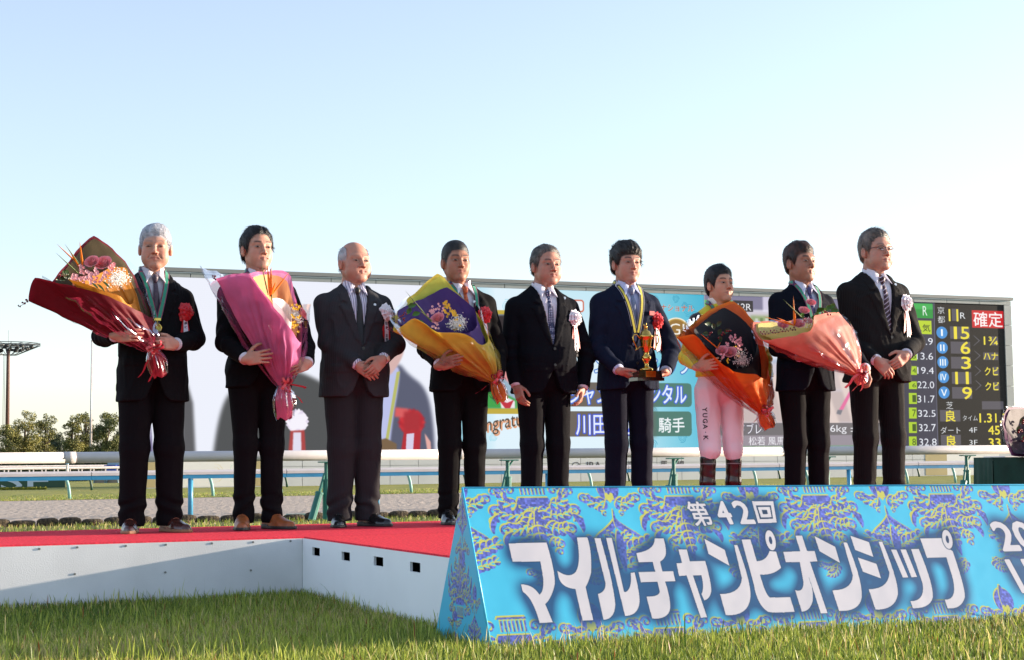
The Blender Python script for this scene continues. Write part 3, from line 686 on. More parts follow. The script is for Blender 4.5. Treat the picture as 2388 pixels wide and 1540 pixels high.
# odds panel and result board
cv.fill([cs(*R6(*p)) for p in ((190, 0), (603, 0), (638, 1260), (240, 1260))], (56, 58, 76))
cv.rect(*b6(300, 108, 600, 225), (34, 150, 62)); cv.rect(*b6(300, 112, 598, 160), (60, 176, 84), blur=1); cv.text('R', b6(525, 135, 560, 205), (232, 242, 236), .02)
cv.rect(*b6(440, 238, 592, 340), (186, 212, 44)); cv.text('人気', b6(460, 265, 582, 322), (40, 52, 24), .02)
for st, bx in (('9.9', (505, 365, 600, 418)), ('13.6', (480, 472, 602, 525)), ('19.4', (486, 577, 607, 628)), ('22.0', (487, 680, 610, 732)), ('31.7', (487, 782, 614, 835)), ('32.5', (492, 888, 620, 938)), ('32.7', (497, 990, 622, 1042)), ('32.8', (500, 1095, 628, 1147))):
    cv.text(st, b6(*bx), (236, 240, 248), .05)
for y0, y1, tx in ((360, 425, '2'), (465, 530, '5'), (570, 635, '4'), (680, 738, '6'), (765, 845, '1'), (870, 950, '7'), (975, 1055, '1'), (1080, 1158, '8')):
    cv.rect(*b6(425, y0, 484, y1), (172, 206, 40)); cv.text(tx, b6(450, y0 + 15, 478, y1 - 14), (56, 84, 20), .02)
for st, bx in (('6', (248, 890, 282, 935)), ('7', (252, 992, 283, 1040)), ('8', (257, 1097, 290, 1147))): cv.text(st, b6(*bx), (236, 240, 248), .05)
for i, st in enumerate('12345'): cv.text(st, b6(238, 370 + i * 104, 268, 418 + i * 104), (236, 240, 248), .03)
cv.fill([cs(*R6(*p)) for p in ((604, -40), (1200, -40), (1200, 1260), (641, 1260))], (26, 27, 28))
cv.fill([cs(*R6(*p)) for p in ((601, -40), (606, -40), (643, 1260), (637, 1260))], (96, 98, 120))
Wt, Ye, Gy = (232, 236, 240), (240, 222, 60), (84, 82, 92)
cv.text('京', b6(632, 140, 684, 192), Wt, .03); cv.text('都', b6(634, 207, 688, 260), Wt, .03)
cv.rect(*b6(736, 155, 790, 245), Gy); cv.text('11', b6(714, 158, 784, 246), Ye, .04); cv.text('R', b6(797, 182, 836, 228), Wt, .03)
cv.rect(*b6(880, 165, 1114, 298), (206, 34, 40)); cv.text('確定', b6(892, 176, 1106, 290), (250, 244, 244), .035)
for cx, cy, st in ((665, 328, 'Ⅰ'), (668, 437, 'Ⅱ'), (672, 543, 'Ⅲ'), (677, 650, 'Ⅳ'), (681, 762, 'Ⅴ')):
    a = cs(*R6(cx, cy)); rr = abs(cs(*R6(cx + 40, cy))[0] - a[0]); rv = abs(cs(*R6(cx, cy + 44))[1] - a[1]); cv.disc(a[0], a[1], rr, rv, (62, 144, 214)); wf = {'Ⅰ': .15, 'Ⅱ': .36}.get(st, .52); cv.text(st, (a[0] - rr * wf, a[1] - rv * .52, a[0] + rr * wf, a[1] + rv * .52), (246, 250, 252), .08)
for bx in ((722, 282, 868, 375), (727, 392, 872, 482), (730, 502, 876, 590), (735, 612, 881, 700), (738, 722, 886, 808), (955, 825, 1112, 885), (650, 888, 800, 972), (657, 1068, 805, 1155), (1020, 355, 1072, 420), (965, 470, 1074, 528), (1035, 575, 1078, 640), (1035, 685, 1080, 747)): cv.rect(*b6(*bx), Gy)
for st, bx in (('1', (740, 286, 775, 374)), ('5', (800, 286, 864, 376)), ('6', (800, 393, 870, 483)), ('3', (805, 503, 875, 592)), ('1', (752, 613, 782, 700)), ('1', (828, 613, 860, 700)), ('9', (812, 722, 884, 810)), ('良', (692, 892, 764, 972)), ('良', (698, 1072, 770, 1153)),
               ('1.31.3', (937, 914, 1140, 978)), ('45', (1000, 1003, 1085, 1066)), ('33.1', (1003, 1094, 1150, 1156)), ('1¾', (968, 357, 1070, 420)), ('ハナ', (966, 472, 1072, 526)), ('クビ', (974, 577, 1076, 638)), ('クビ', (979, 686, 1080, 746))): cv.text(st, (b6(*bx)[0] + (b6(*bx)[2] - b6(*bx)[0]) * (.35 if st == '1' else 0), *b6(*bx)[1:]), Ye, .07)
for (x0, y0, x1, y1) in ((893, 350, 938, 422), (898, 460, 943, 530), (902, 570, 947, 640), (907, 675, 950, 745)):
    m_ = (y0 + y1) / 2; cv.fill([cs(*R6(*p)) for p in ((x0, y0), (x0 + 4, y0 - 2), (x1 + 3, m_), (x0 + 4, y1 + 2), (x0, y1), (x1 - 6, m_))], (96, 96, 106))
for st, bx in (('芝', (695, 827, 748, 882)), ('タイム', (815, 927, 925, 966)), ('ダート', (655, 1010, 800, 1060)), ('4F', (860, 1014, 922, 1052)), ('3F', (862, 1105, 925, 1142))): cv.text(st, b6(*bx), Wt, .03)
# faint LED module grid
gy = np.arange(cv.a.shape[0]) % 8 < 1; cv.a[gy] *= .985
im = cv.image('screen_picture')
EMI = 1.02 / (2 ** EXPO)
scn = empty('video_screen', tuple(S0), YAW0, label='huge landscape video screen with result board, standing beyond the turf', cat='screen')
m_led = print_mat('led_picture', im, .6, emission=EMI)
# LED face in five abutting cabinets
edges = [0, .165, .335, scr(1067, 900)[0], scr(1641, 900)[0], scr(2060, 900)[0], 1]
edges = [SLED_L] + [SLED_L + (scr(1067, 900)[0] - SLED_L) * .5] + [scr(1067, 900)[0], scr(1641, 900)[0], scr(2058, 900)[0], scr(2182, 900)[0]] + [SLED_R]
for i in range(len(edges) - 1):
    a, b = edges[i], edges[i + 1]; u0, u1 = (a - SLED_L) / (SLED_R - SLED_L), (b - SLED_L) / (SLED_R - SLED_L)
    uvquad('led_panel', [(a, 0, SLED_B), (b, 0, SLED_B), (b, 0, SLED_T), (a, 0, SLED_T)], m_led, scn, uv=((u0, 0), (u1, 0), (u1, 1), (u0, 1)))
m_fr = mat('screen_frame', srgb(150, 156, 158), .6, .1, noise=(1.5, .06)); m_fr2 = mat('screen_edge', srgb(128, 130, 130), .5, .2)
TOT = FR_R; zt = FR_T
x = 0.0; base = None; n = 22
for i in range(n):
    a, b = TOT * i / n, TOT * (i + 1) / n
    MB().box(((a + b) / 2, .02, (SLED_T + zt - .14) / 2), ((b - a) / 2 - .012, .06, (zt - .14 - SLED_T) / 2 - .004)).build('top_panel', m_fr, scn)
MB().box((TOT / 2, .0, zt - .06), (TOT / 2 + .06, .12, .06)).build('top_flashing', m_fr2, scn)
MB().box((TOT / 2, .55, (zt + SLED_B) / 2), (TOT / 2 - .01, .45, (zt - SLED_B) / 2 - .15)).build('cabinet', m_fr, scn)
for i in range(7):
    a, b = SLED_B + (SLED_T - SLED_B) * i / 7, SLED_B + (SLED_T - SLED_B) * (i + 1) / 7
    MB().box(((SLED_R + TOT) / 2 + .003, .02, (a + b) / 2), ((TOT - SLED_R) / 2 - .006, .06, (b - a) / 2 - .008)).build('side_panel', m_fr, scn)
MB().box((SLED_L / 2, .02, (SLED_T + SLED_B) / 2), (SLED_L / 2 - .004, .06, (SLED_T - SLED_B) / 2)).build('side_panel', m_fr, scn)
# wall under the screen with painted panels
wl = empty('base_wall', tuple(S0 + NN * 1.2), YAW0, label='pale grey panelled wall under the screen with painted panels', cat='wall')
m_wl = mat('wall_panel', srgb(196, 198, 200), .7, noise=(.6, .06)); m_tan = mat('tan_panel', srgb(178, 162, 118), .7, noise=(.8, .06))
zt = SLED_B - .02; n = 36; Lw = TOT + 1.0
def wx(px): return float((onplane(px, 1110, S0 + NN * 1.2, NN) - S0 - NN * 1.2) @ DX)
MB().box((Lw / 2, .2, zt / 2), (Lw / 2, .17, zt / 2 - .002)).build('core', m_wl, wl)
for i in range(n):
    a, b = Lw * i / n, Lw * (i + 1) / n; mid = (a + b) / 2; tan = wx(584) < mid < wx(604) or wx(2130) < mid < wx(2185)
    MB().box((mid, .0, zt * .30), (Lw / n / 2 - .008, .03, zt * .30 - .006)).build('panel', m_wl, wl); MB().box((mid, .0, zt * .8), (Lw / n / 2 - .008, .03, zt * .20 - .006)).build('panel', m_wl, wl)
MB().box(((wx(336) + wx(362)) / 2, -.035, zt * .45), ((wx(362) - wx(336)) / 2, .004, zt * .42)).build('tan_panel', m_tan, wl)
MB().box(((wx(583) + wx(612)) / 2, -.035, zt * .45), ((wx(612) - wx(583)) / 2, .004, zt * .42)).build('tan_panel', m_tan, wl)
MB().box(((wx(2158) + wx(2208)) / 2, -.035, zt * .45), ((wx(2208) - wx(2158)) / 2, .004, zt * .42)).build('tan_panel', m_tan, wl)
def mural(x0, x1, seed, letters):
    W = int((x1 - x0) * 60); Hh = int(zt * .84 * 60); c2 = Canvas(W, Hh, (226, 224, 220)); cc = [(72, 160, 206), (222, 120, 90), (214, 170, 70), (110, 190, 150), (200, 60, 70)]
    n = len(letters)
    for i, ch in enumerate(letters):
        bx = (W * (i + .15) / n, Hh * .2, W * (i + .85) / n, Hh * .85); c2.text(ch, bx, cc[(i + seed) % 5], .05); c2.text(ch, bx, (226, 224, 220), .028); c2.text(ch, bx, cc[(i + seed + 2) % 5], .0); c2.text(ch, bx, (226, 224, 220), -.012)
    im = c2.image('mural'); uvquad('mural', [(x0, -.036, zt * .03), (x1, -.036, zt * .03), (x1, -.036, zt * .87), (x0, -.036, zt * .87)], print_mat('mural_print', im, .7), wl)
mural(wx(362), wx(583), 0, 'YIDS'); mural(wx(2208), wx(2330), 2, 'JIU')
# dark lettering on the wall
def wbox(x0, y0, x1, y1):
    o = S0 + NN * 1.2; a = onplane(x0 / 1.7152, y0 / 1.7152, o, NN) - o; b = onplane(x1 / 1.7152, y1 / 1.7152, o, NN) - o; return float(a @ DX), float(a[2]), float(b @ DX), float(b[2])
def walltext(st, bx, m):
    T = glyphs(st, .015); mn = T.reshape(-1, 2).min(0); mx = T.reshape(-1, 2).max(0); Q = (T - mn) / (mx - mn); x0, z1, x1, z0 = wbox(*bx)
    V = np.stack([x0 + Q[..., 0] * (x1 - x0), np.full(Q.shape[:2], -.035), z0 + Q[..., 1] * (z1 - z0)], -1).reshape(-1, 3)
    npmesh('lettering', V, np.arange(len(V)).reshape(-1, 3), m, wl, smooth=False)
m_ink = mat('wall_lettering', srgb(70, 70, 76), .7)
walltext('JRA', (2340, 1848, 2404, 1886), m_ink)
for st, x in (('京', 2440), ('都', 2505), ('競', 2572), ('馬', 2639), ('場', 2706)): walltext(st, (x, 1844, x + 30, 1884), m_ink)
x0, z1, x1, z0 = wbox(2285, 1843, 2321, 1893); c_ = ((x0 + x1) / 2, (z0 + z1) / 2); r_ = (x1 - x0) / 2
mb = MB(); N = 28
for i in range(N):
    a, b = i * 6.283 / N, (i + 1) * 6.283 / N; mb.add([(c_[0] + r_ * q * math.cos(t), -.035, c_[1] + r_ * q * math.sin(t)) for q, t in ((1, a), (1, b), (.84, b), (.84, a))], [(0, 1, 2, 3)])
mb.add([(c_[0] - .5 * r_, -.035, c_[1] - .1 * r_), (c_[0] - .1 * r_, -.035, c_[1] - .5 * r_), (c_[0] + .6 * r_, -.035, c_[1] + .5 * r_), (c_[0] + .1 * r_, -.035, c_[1] + .35 * r_)], [(0, 1, 2, 3)]); mb.build('lettering', m_ink, wl)
# ================================================================ the blue banner stand
PB = onz(1147, 1519, 0.0); PG = onz(1015, 1484, 0.0)
MIDB = (PB + PG) / 2; HB = at(1078, 1138, MIDB[1])[2]
AP = np.array([MIDB[0], MIDB[1], HB]); apx = onplane(1078, 1138, AP, NN); AP = apx
R_ = onplane(2388, 1131, AP, NN); EX = (R_ - AP) / np.linalg.norm(R_ - AP)
LB = 5.2
n_front = np.cross(EX, AP - PB); n_front /= np.linalg.norm(n_front); n_front = n_front if n_front[1] < 0 else -n_front
UPB = AP - PB; UPB = UPB - EX * (UPB @ EX); HBN = np.linalg.norm(UPB); UPB /= HBN
OR = PB
def bp(x, y):                       # source (4096) pixel -> (along, up) in metres on the front face
    p = onplane(x / 1.7152, y / 1.7152, OR, n_front) - OR; return float(p @ EX), float(p @ UPB)
KB = 520.0; VISW = 3.5
cvb = Canvas(int(VISW * KB), int(HBN * KB), (70, 188, 224))
def bc(x, y):
    s, t = bp(x, y); return (s * KB, (HBN - t) * KB)
def R3(x, y): return (1700 + x / 1.99, 1900 + y / 1.99)
def R4b(x, y): return (2800 + x / 1.8426, 1900 + y / 1.8426)
# ---- damask motifs: swept strokes with variable width; yellow body, blue body shifted over it
def stroke(P, W):
    P = np.array(P, float); W = np.array(W, float); T = np.gradient(P, axis=0); T /= (np.linalg.norm(T, axis=1)[:, None] + 1e-9); Nn = np.stack([-T[:, 1], T[:, 0]], 1)
    return list(map(tuple, P + Nn * W[:, None])) + list(map(tuple, (P - Nn * W[:, None])[::-1]))
def bez(p0, p1, p2, p3, n=18):
    t = np.linspace(0, 1, n)[:, None]; p0, p1, p2, p3 = map(np.array, (p0, p1, p2, p3))
    return (1 - t) ** 3 * p0 + 3 * (1 - t) ** 2 * t * p1 + 3 * (1 - t) * t * t * p2 + t ** 3 * p3
def curl(cx, cy, r, a0, turns=1.3, d=1, w=.2, n=26):
    t = np.linspace(0, 1, n); a = a0 + d * turns * 2 * math.pi * t; rr = r * (1 - .8 * t)
    return np.stack([cx + rr * np.cos(a), cy + rr * np.sin(a)], 1), w * r * (1 - .25 * t)
def leaf(p0, p1, p2, p3, w):
    P = bez(p0, p1, p2, p3); t = np.linspace(0, 1, len(P)); return stroke(P, w * .80 * np.sin(np.pi * np.clip(t * .93 + .04, 0, 1)) ** .8 + .002)
def acanthus(p0, p1, p2, p3, w, n=6, end=True, side=0):
    """leafy arm: lobes curling off both sides of a curved spine, a spiral at the tip"""
    P = bez(p0, p1, p2, p3, 40); T = np.gradient(P, axis=0); T /= np.linalg.norm(T, axis=1)[:, None]; Nn = np.stack([-T[:, 1], T[:, 0]], 1); out = []
    t = np.linspace(0, 1, 40); out.append(stroke(P, w * .20 * (1 - .5 * t)))
    for i in range(n):
        u = (i + .5) / n; k = int(u * 36); L = w * (1.15 - .45 * u) * 1.25
        for sd in ((1, -1) if side == 0 else (side,)):
            a = P[k]; b = a + T[k] * L * .25 + Nn[k] * sd * L * .75; c = a + T[k] * L * .85 + Nn[k] * sd * L * 1.0; d = a + T[k] * L * 1.25 + Nn[k] * sd * L * .55; out.append(leaf(a, b, c, d, w * .56))
    if end:
        q = P[-1]; C, W = curl(q[0] + Nn[-1][0] * w * .6, q[1] + Nn[-1][1] * w * .6, w * .95, math.atan2(-Nn[-1][1], -Nn[-1][0]), 1.25, 1, .30); out.append(stroke(C, W))
    return out
def mir(S): return S + [[(-x, y) for x, y in s] for s in S]
def shapesA():       # crown-and-fountain of leaves; unit = half width about 1, y down
    S = []
    S += acanthus((.06, .10), (.30, .42), (.62, .40), (.90, .18), .15, 6); S += acanthus((.04, .16), (.15, .62), (.45, .78), (.74, .62), .14, 6)
    S += acanthus((.34, .0), (.55, .16), (.78, .02), (.72, -.22), .12, 4); S += acanthus((.03, .30), (.08, .85), (.22, 1.02), (.44, .98), .11, 5)
    for cx, cy, r, a0, d in ((.52, -.26, .13, 0, -1), (.90, -.22, .12, 3, 1), (1.02, .50, .12, 3.0, 1), (.40, 1.22, .10, 3, 1)): P, W = curl(cx, cy, r, a0, 1.25, d, .30); S.append(stroke(P, W))
    S.append(leaf((.86, .30), (1.0, .4), (1.12, .62), (1.05, .78), .10)); S.append(leaf((.60, .72), (.78, .8), (.86, .95), (.80, 1.08), .09)); S = mir(S)
    S.append([(-.42, .02), (-.36, -.1), (.36, -.1), (.42, .02), (.36, .1), (0, .16), (-.36, .1)])
    for i in range(7): x = -.27 + i * .09; S.append([(x, -.14), (x + .060, -.14), (x + .065, -.42), (x - .005, -.42)])
    S.append([(-.36, -.42), (.36, -.42), (.32, -.5), (-.32, -.5)]); S.append(leaf((0, .2), (.08, .6), (-.08, 1.1), (0, 1.55), .17)); S += acanthus((0, .5), (0, .8), (0, 1.0), (0, 1.3), .12, 4, False)
    return S
def shapesB():       # lily with heart, stalk, shell and wings
    S = []
    S.append(leaf((0, -.75), (.18, -.6), (.25, -.3), (.05, -.05), .17)); S += acanthus((.08, -.12), (.30, .08), (.50, .02), (.66, -.18), .13, 4)
    for cx, cy, r, a0, d in ((.30, .16, .10, 4, 1), (.46, .98, .16, 4.4, 1), (.22, .26, .08, 2, -1)): P, W = curl(cx, cy, r, a0, 1.25, d, .30); S.append(stroke(P, W))
    S.append(leaf((0, .38), (.05, .62), (.22, .74), (.52, .80), .12)); S += acanthus((.0, 1.50), (.10, 1.12), (.5, 1.22), (.92, .92), .16, 6, False); S += acanthus((.0, 1.05), (.06, .95), (.2, .9), (.30, .78), .10, 3, False)
    S += acanthus((0, 1.72), (.2, 1.5), (.5, 1.6), (.78, 1.36), .12, 5, False); S = mir(S)
    S.append(leaf((0, .15), (.02, .3), (-.02, .5), (0, .7), .05)); S.append(leaf((0, .7), (.03, 1.0), (-.03, 1.4), (0, 1.8), .16)); S.append(leaf((0, -.85), (.03, -.6), (-.03, -.3), (0, -.05), .14))
    return S
SA, SB = shapesA(), shapesB()
HEART = [(0, .10), (-.10, -.02), (-.09, -.10), (-.04, -.12), (0, -.07), (.04, -.12), (.09, -.10), (.10, -.02)]
Y_, B_ = (196, 196, 92), (92, 104, 190)
mosaic = None
def motif(cv, S, cx, cy, k, ky=None, heart=False):
    global mosaic
    ky = ky or k
    if cx < -k * 1.2 or cx > cv.w + k * 1.2: return
    if mosaic is None or mosaic.shape[:2] != cv.a.shape[:2]:
        rs = np.random.RandomState(5); h, w_ = cv.a.shape[:2]; g = rs.uniform(-1, 1, (h // 9 + 2, w_ // 9 + 2)); mosaic = np.kron(g, np.ones((9, 9)))[:h, :w_]
    c = np.array(B_, np.float32) / 255
    for s in S:            # leaf by leaf, so that every leaf keeps its yellow rim
        Q = np.array([(cx + p[0] * k, cy + p[1] * ky) for p in s]); M, y0, x0 = cv.spoly(Q); cv.pmask((M, y0, x0), Y_)
        M2, _, _ = cv.spoly(Q + (k * .024, k * .036), (y0, x0) + M.shape); cv.pmask((M & M2, y0, x0), B_, tone=mosaic)
    if heart: cv.fill([(cx + p[0] * k * 1.2, cy - .12 * k + p[1] * k * 1.3) for p in HEART], Y_)
PA = bc(*R3(855, 190)); PA2 = bc(*R3(2025, 190)); pitch = PA2[0] - PA[0]; KM = pitch * .275
PBm = bc(*R3(1460, 215))
rowdy = bc(*R3(1710, 1215))[1] - PA[1]
for i in range(-2, 6):
    ax = PA[0] + i * pitch; motif(cvb, SA, ax, PA[1] + 4, KM); motif(cvb, SB, ax + pitch * .515, PBm[1] + 2, KM * .92, heart=True)
    motif(cvb, SB, ax + pitch * .21 , PA[1] + rowdy + 6, KM * .92, heart=True); motif(cvb, SA, ax + pitch * .71, PA[1] + rowdy + 10, KM)
    P_ = []
    for s in (1, -1):   # side acanthus between the rows
        for cx, cy in ((ax + pitch * (.26 if s > 0 else .0) , PA[1] + rowdy * .5),):
            motif(cvb, [[(q[0] * s, q[1]) for q in z] for z in SA[:26]], cx - pitch * .03 * s, cy + rowdy * .02, KM * .55)
# ---- letters traced from the photograph
Lt = []
def r3(*p): Lt.append([bc(*R3(x, y)) for x, y in p])
def r4(*p): Lt.append([bc(*R4b(x, y)) for x, y in p])
def cub(p0, c, p1, n=8):       # quadratic helper
    return [((1 - t) ** 2 * p0[0] + 2 * t * (1 - t) * c[0] + t * t * p1[0], (1 - t) ** 2 * p0[1] + 2 * t * (1 - t) * c[1] + t * t * p1[1]) for t in np.linspace(0, 1, n)]
r3((664, 545), (968, 538), *cub((968, 538), (1040, 780), (1033, 870)), *cub((1033, 870), (1010, 980), (957, 1028)), (1018, 1173), (912, 1178), *cub((912, 1178), (860, 980), (778, 930)), (763, 870), *cub((763, 870), (860, 870), (910, 952)), *cub((910, 952), (948, 930), (940, 820)), (918, 688), (697, 692))                      # MA
r3((1208, 497), (1292, 497), *cub((1292, 497), (1330, 600), (1322, 780)), *cub((1322, 780), (1300, 860), (1278, 892)), (1339, 1155), (1254, 1160), (1196, 908), *cub((1196, 908), (1090, 900), (1065, 820)), (1053, 762), *cub((1053, 762), (1150, 830), (1200, 770)), *cub((1200, 770), (1245, 700), (1208, 497)))          # I
r3((1348, 503), (1397, 503), *cub((1397, 503), (1500, 860), (1515, 1030)), *cub((1515, 1030), (1510, 1150), (1420, 1153)), (1376, 947), *cub((1376, 947), (1440, 930), (1436, 860)))
r3((1440, 500), (1487, 500), (1585, 930), *cub((1600, 930), (1650, 900), (1636, 778)), (1668, 776), *cub((1668, 776), (1710, 940), (1708, 1010)), *cub((1708, 1010), (1700, 1115), (1600, 1122)), (1592, 1122))             # RU
r3((1828, 505), (1900, 505), *cub((1900, 505), (1925, 600), (1915, 640)), *cub((1915, 640), (1905, 670), (1872, 690)), (1890, 768), (1975, 766), (1993, 845), (1911, 848), *cub((1911, 848), (1955, 980), (1952, 1060)), *cub((1952, 1060), (1940, 1145), (1830, 1143)), (1808, 1143), (1762, 968), *cub((1762, 968), (1860, 970), (1868, 930)), (1850, 850), (1718, 855), (1699, 773), (1832, 770), (1812, 692), (1700, 695), (1682, 622), *cub((1682, 622), (1830, 600), (1828, 505)))      # CHI
r3((2017, 593), (2083, 593), (2107, 686), (2230, 683), *cub((2230, 683), (2285, 880), (2278, 930)), *cub((2278, 930), (2265, 990), (2222, 998)), (2200, 948), *cub((2200, 948), (2225, 900), (2200, 798)), (2133, 800), (2246, 1133), (2195, 1136), (2082, 800), (2022, 805), (2001, 703), (2045, 700))                     # small YA
r4((32, 470), (182, 552), (217, 670), (62, 582)); r4((250, 516), (275, 516), *cub((275, 516), (380, 800), (372, 900)), *cub((372, 900), (360, 1025), (230, 1033)), (190, 1033), (147, 878), *cub((147, 878), (300, 878), (308, 760)))       # N
r4((305, 476), (372, 476), (418, 635), *cub((418, 635), (490, 635), (512, 560)), (560, 565), (597, 685), *cub((597, 685), (540, 740), (443, 735)), *cub((443, 735), (480, 880), (515, 903)), (665, 900), (697, 1008), *cub((697, 1008), (540, 1020), (500, 1008)), *cub((500, 1008), (420, 960), (395, 800)))           # PI
r4((703, 447), (752, 447), (788, 560), (845, 560), (865, 637), (810, 640), (940, 1018), (890, 1020), (800, 745), *cub((825, 830), (835, 870), (830, 930)), *cub((830, 930), (810, 1005), (750, 1008)), (700, 848), *cub((700, 848), (762, 870), (762, 790)), (735, 643), (632, 643), (613, 567), (738, 562))                    # O
r4((843, 450), (997, 530), (1033, 650), (880, 562)); r4((1056, 498), (1083, 498), *cub((1083, 498), (1200, 780), (1192, 900)), *cub((1192, 900), (1180, 995), (1060, 1002)), (1025, 1002), (975, 850), *cub((975, 850), (1120, 850), (1126, 740)))        # N
r4((1108, 448), (1245, 495), (1278, 605), (1143, 553)); r4((1162, 608), (1300, 655), (1334, 763), (1200, 713)); r4((1316, 492), (1343, 492), *cub((1343, 492), (1465, 780), (1458, 880)), *cub((1458, 880), (1440, 985), (1320, 992)), (1293, 992), (1243, 842), *cub((1243, 842), (1390, 840), (1395, 720)))   # SHI
r4((1407, 550), (1447, 550), (1535, 755), (1495, 757)); r4((1477, 550), (1517, 548), (1600, 752), (1558, 754)); r4((1555, 547), (1612, 545), *cub((1612, 545), (1720, 800), (1716, 900)), *cub((1716, 900), (1700, 980), (1580, 983)), (1568, 983), (1551, 930), *cub((1551, 930), (1660, 930), (1640, 800)))    # small TSU
r4((1622, 468), (1785, 465), *cub((1785, 465), (1800, 520), (1862, 562)), *cub((1862, 562), (1955, 830), (1952, 900)), *cub((1952, 900), (1930, 982), (1850, 983)), (1825, 983), (1802, 918), *cub((1802, 918), (1900, 925), (1862, 760)), (1815, 607), (1673, 612))         # PU
rings = []
def ring(cx, cy, rx, ry, hx, hy, tilt=.25):
    P = []; Q = []
    for i in range(28):
        a = i * 6.283 / 28; x, y = math.cos(a), math.sin(a)
        P.append(bc(*R4b(cx + rx * x + tilt * ry * y * .5, cy + ry * y + tilt * rx * x))); Q.append(bc(*R4b(cx + hx * x + tilt * hy * y * .5, cy + hy * y + tilt * hx * x)))
    rings.append((P, Q))
ring(520, 482, 38, 74, 12, 28); ring(1823, 475, 38, 70, 12, 28)
# small heading and the next column
def tb(st, x0, y0, x1, y1, R=R3): a, b = bc(*R(x0, y0)), bc(*R(x1, y1)); return (st, (a[0], a[1], b[0], b[1]))
heads = [tb('第', 2080, 215, 2280, 402), tb('4', 102, 200, 235, 358, R4b), tb('2', 240, 196, 385, 356, R4b)]
hx = [[(382, 194), (540, 194), (566, 352), (428, 356)], [(412, 225), (522, 225), (538, 323), (442, 326)], [(424, 236), (514, 236), (528, 312), (450, 315)], [(455, 258), (492, 258), (500, 288), (464, 290)]]
heads2 = [tb('2025', 2140, 352, 2760, 545, R4b), tb('11.23', 2262, 628, 2800, 850, R4b)]
MT = cvb.mask()
for P in Lt: cvb.poly(P, MT)
for P, Q in rings: cvb.poly(P, MT)
def tmask(M, st, bx, off=.05, shear=0.0):
    T = glyphs(st, 0); mn = T.reshape(-1, 2).min(0); mx = T.reshape(-1, 2).max(0); cvb.pmask(cvb.tmask(T, mn, mx, (bx[0] - 4, bx[1], bx[2] - 4, bx[3]), 0, off * .45 * (bx[3] - bx[1]), .22), into=M)
for st, bx in heads + heads2: tmask(MT, st, bx, .05 if st == '第' else .10)
cvb.poly([bc(*R4b(*p)) for p in hx[0]], MT)
glow = np.clip(cvb.blur(MT.astype(np.float32), 17) * 3.4, 0, 1); glow = np.clip(glow, 0, 1)
cvb.paint(glow, (26, 66, 112), .86)
halo = np.clip(cvb.blur(MT.astype(np.float32), 1.2) * 3, 0, 1); cvb.paint(halo, (26, 54, 84))
cvb.paint(MT, (206, 202, 208))
for P, Q in rings:
    m1 = cvb.poly(P); g = np.clip(cvb.blur(m1.astype(np.float32), 1.5) * 4, 0, 1); cvb.paint(g, (26, 54, 84)); cvb.paint(m1, (206, 202, 208)); cvb.fill(Q, (26, 54, 92))
for P, c in ((hx[1], (26, 54, 84)), (hx[2], (206, 202, 208)), (hx[3], (26, 54, 84))): cvb.fill([bc(*R4b(*p)) for p in P], c)
imb = cvb.image('banner_print')
# end face print
cve = Canvas(330, 340, (70, 188, 224)); mosaic = None
motif(cve, [[(p[0], -p[1]) for p in s] for s in SA], 150, 250, 62, 75); motif(cve, SB, 235, 250, 40, 55, True); motif(cve, [[(p[0], -p[1]) for p in s] for s in SB], 165, 130, 50, 62); motif(cve, SB, 120, 300, 50, 40)
ime = cve.image('banner_end_print')
bn = empty('banner_stand', tuple(PB), label='blue wedge shaped banner with yellow scroll pattern and big white Japanese letters', cat='banner')
mP = print_mat('banner_front_print', imb, .38, bump=(5, .25, .02)); mE = print_mat('banner_end_face', ime, .38); mS = mat('banner_blue', srgb(70, 188, 224), .4)
o_ = np.zeros(3); e0 = AP - PB
ex0 = e0
uvquad('front_panel', [o_, EX * VISW, EX * VISW + UPB * HBN + EX * float(e0 @ EX), e0], mP, bn, uv=((0, 0), (1, 0), (1 + float(e0 @ EX) / VISW, 1), (float(e0 @ EX) / VISW, 1)))
sheet('front_panel', [EX * VISW, EX * LB, EX * LB + e0, EX * VISW + e0], mS, bn)
bk = PG - PB
uvquad('end_panel', [bk, o_, e0, e0], mE, bn, uv=((0, 0), (1, 0), (.5, 1), (.5, 1))) if False else None
oe = MB().add([bk, o_, e0], [(0, 1, 2)]).build('end_panel', mE, bn); l = oe.data.uv_layers.new(name='UVMap')
for i, q in enumerate(((0, 0), (1, 0), (.5, 1))): l.data[i].uv = q
sheet('back_panel', [EX * LB + bk, bk, e0, EX * LB + e0], mS, bn)
MB().add([EX * LB, EX * LB + bk, EX * LB + e0], [(0, 1, 2)]).build('end_panel', mS, bn)
# rounded folded edge along the sloping corner and the ridge
MB().tube([e0 * .0, e0], .0045, 8).tube([e0, EX * LB + e0], .0035, 8).build('folded_edge', mS, bn, smooth=True)
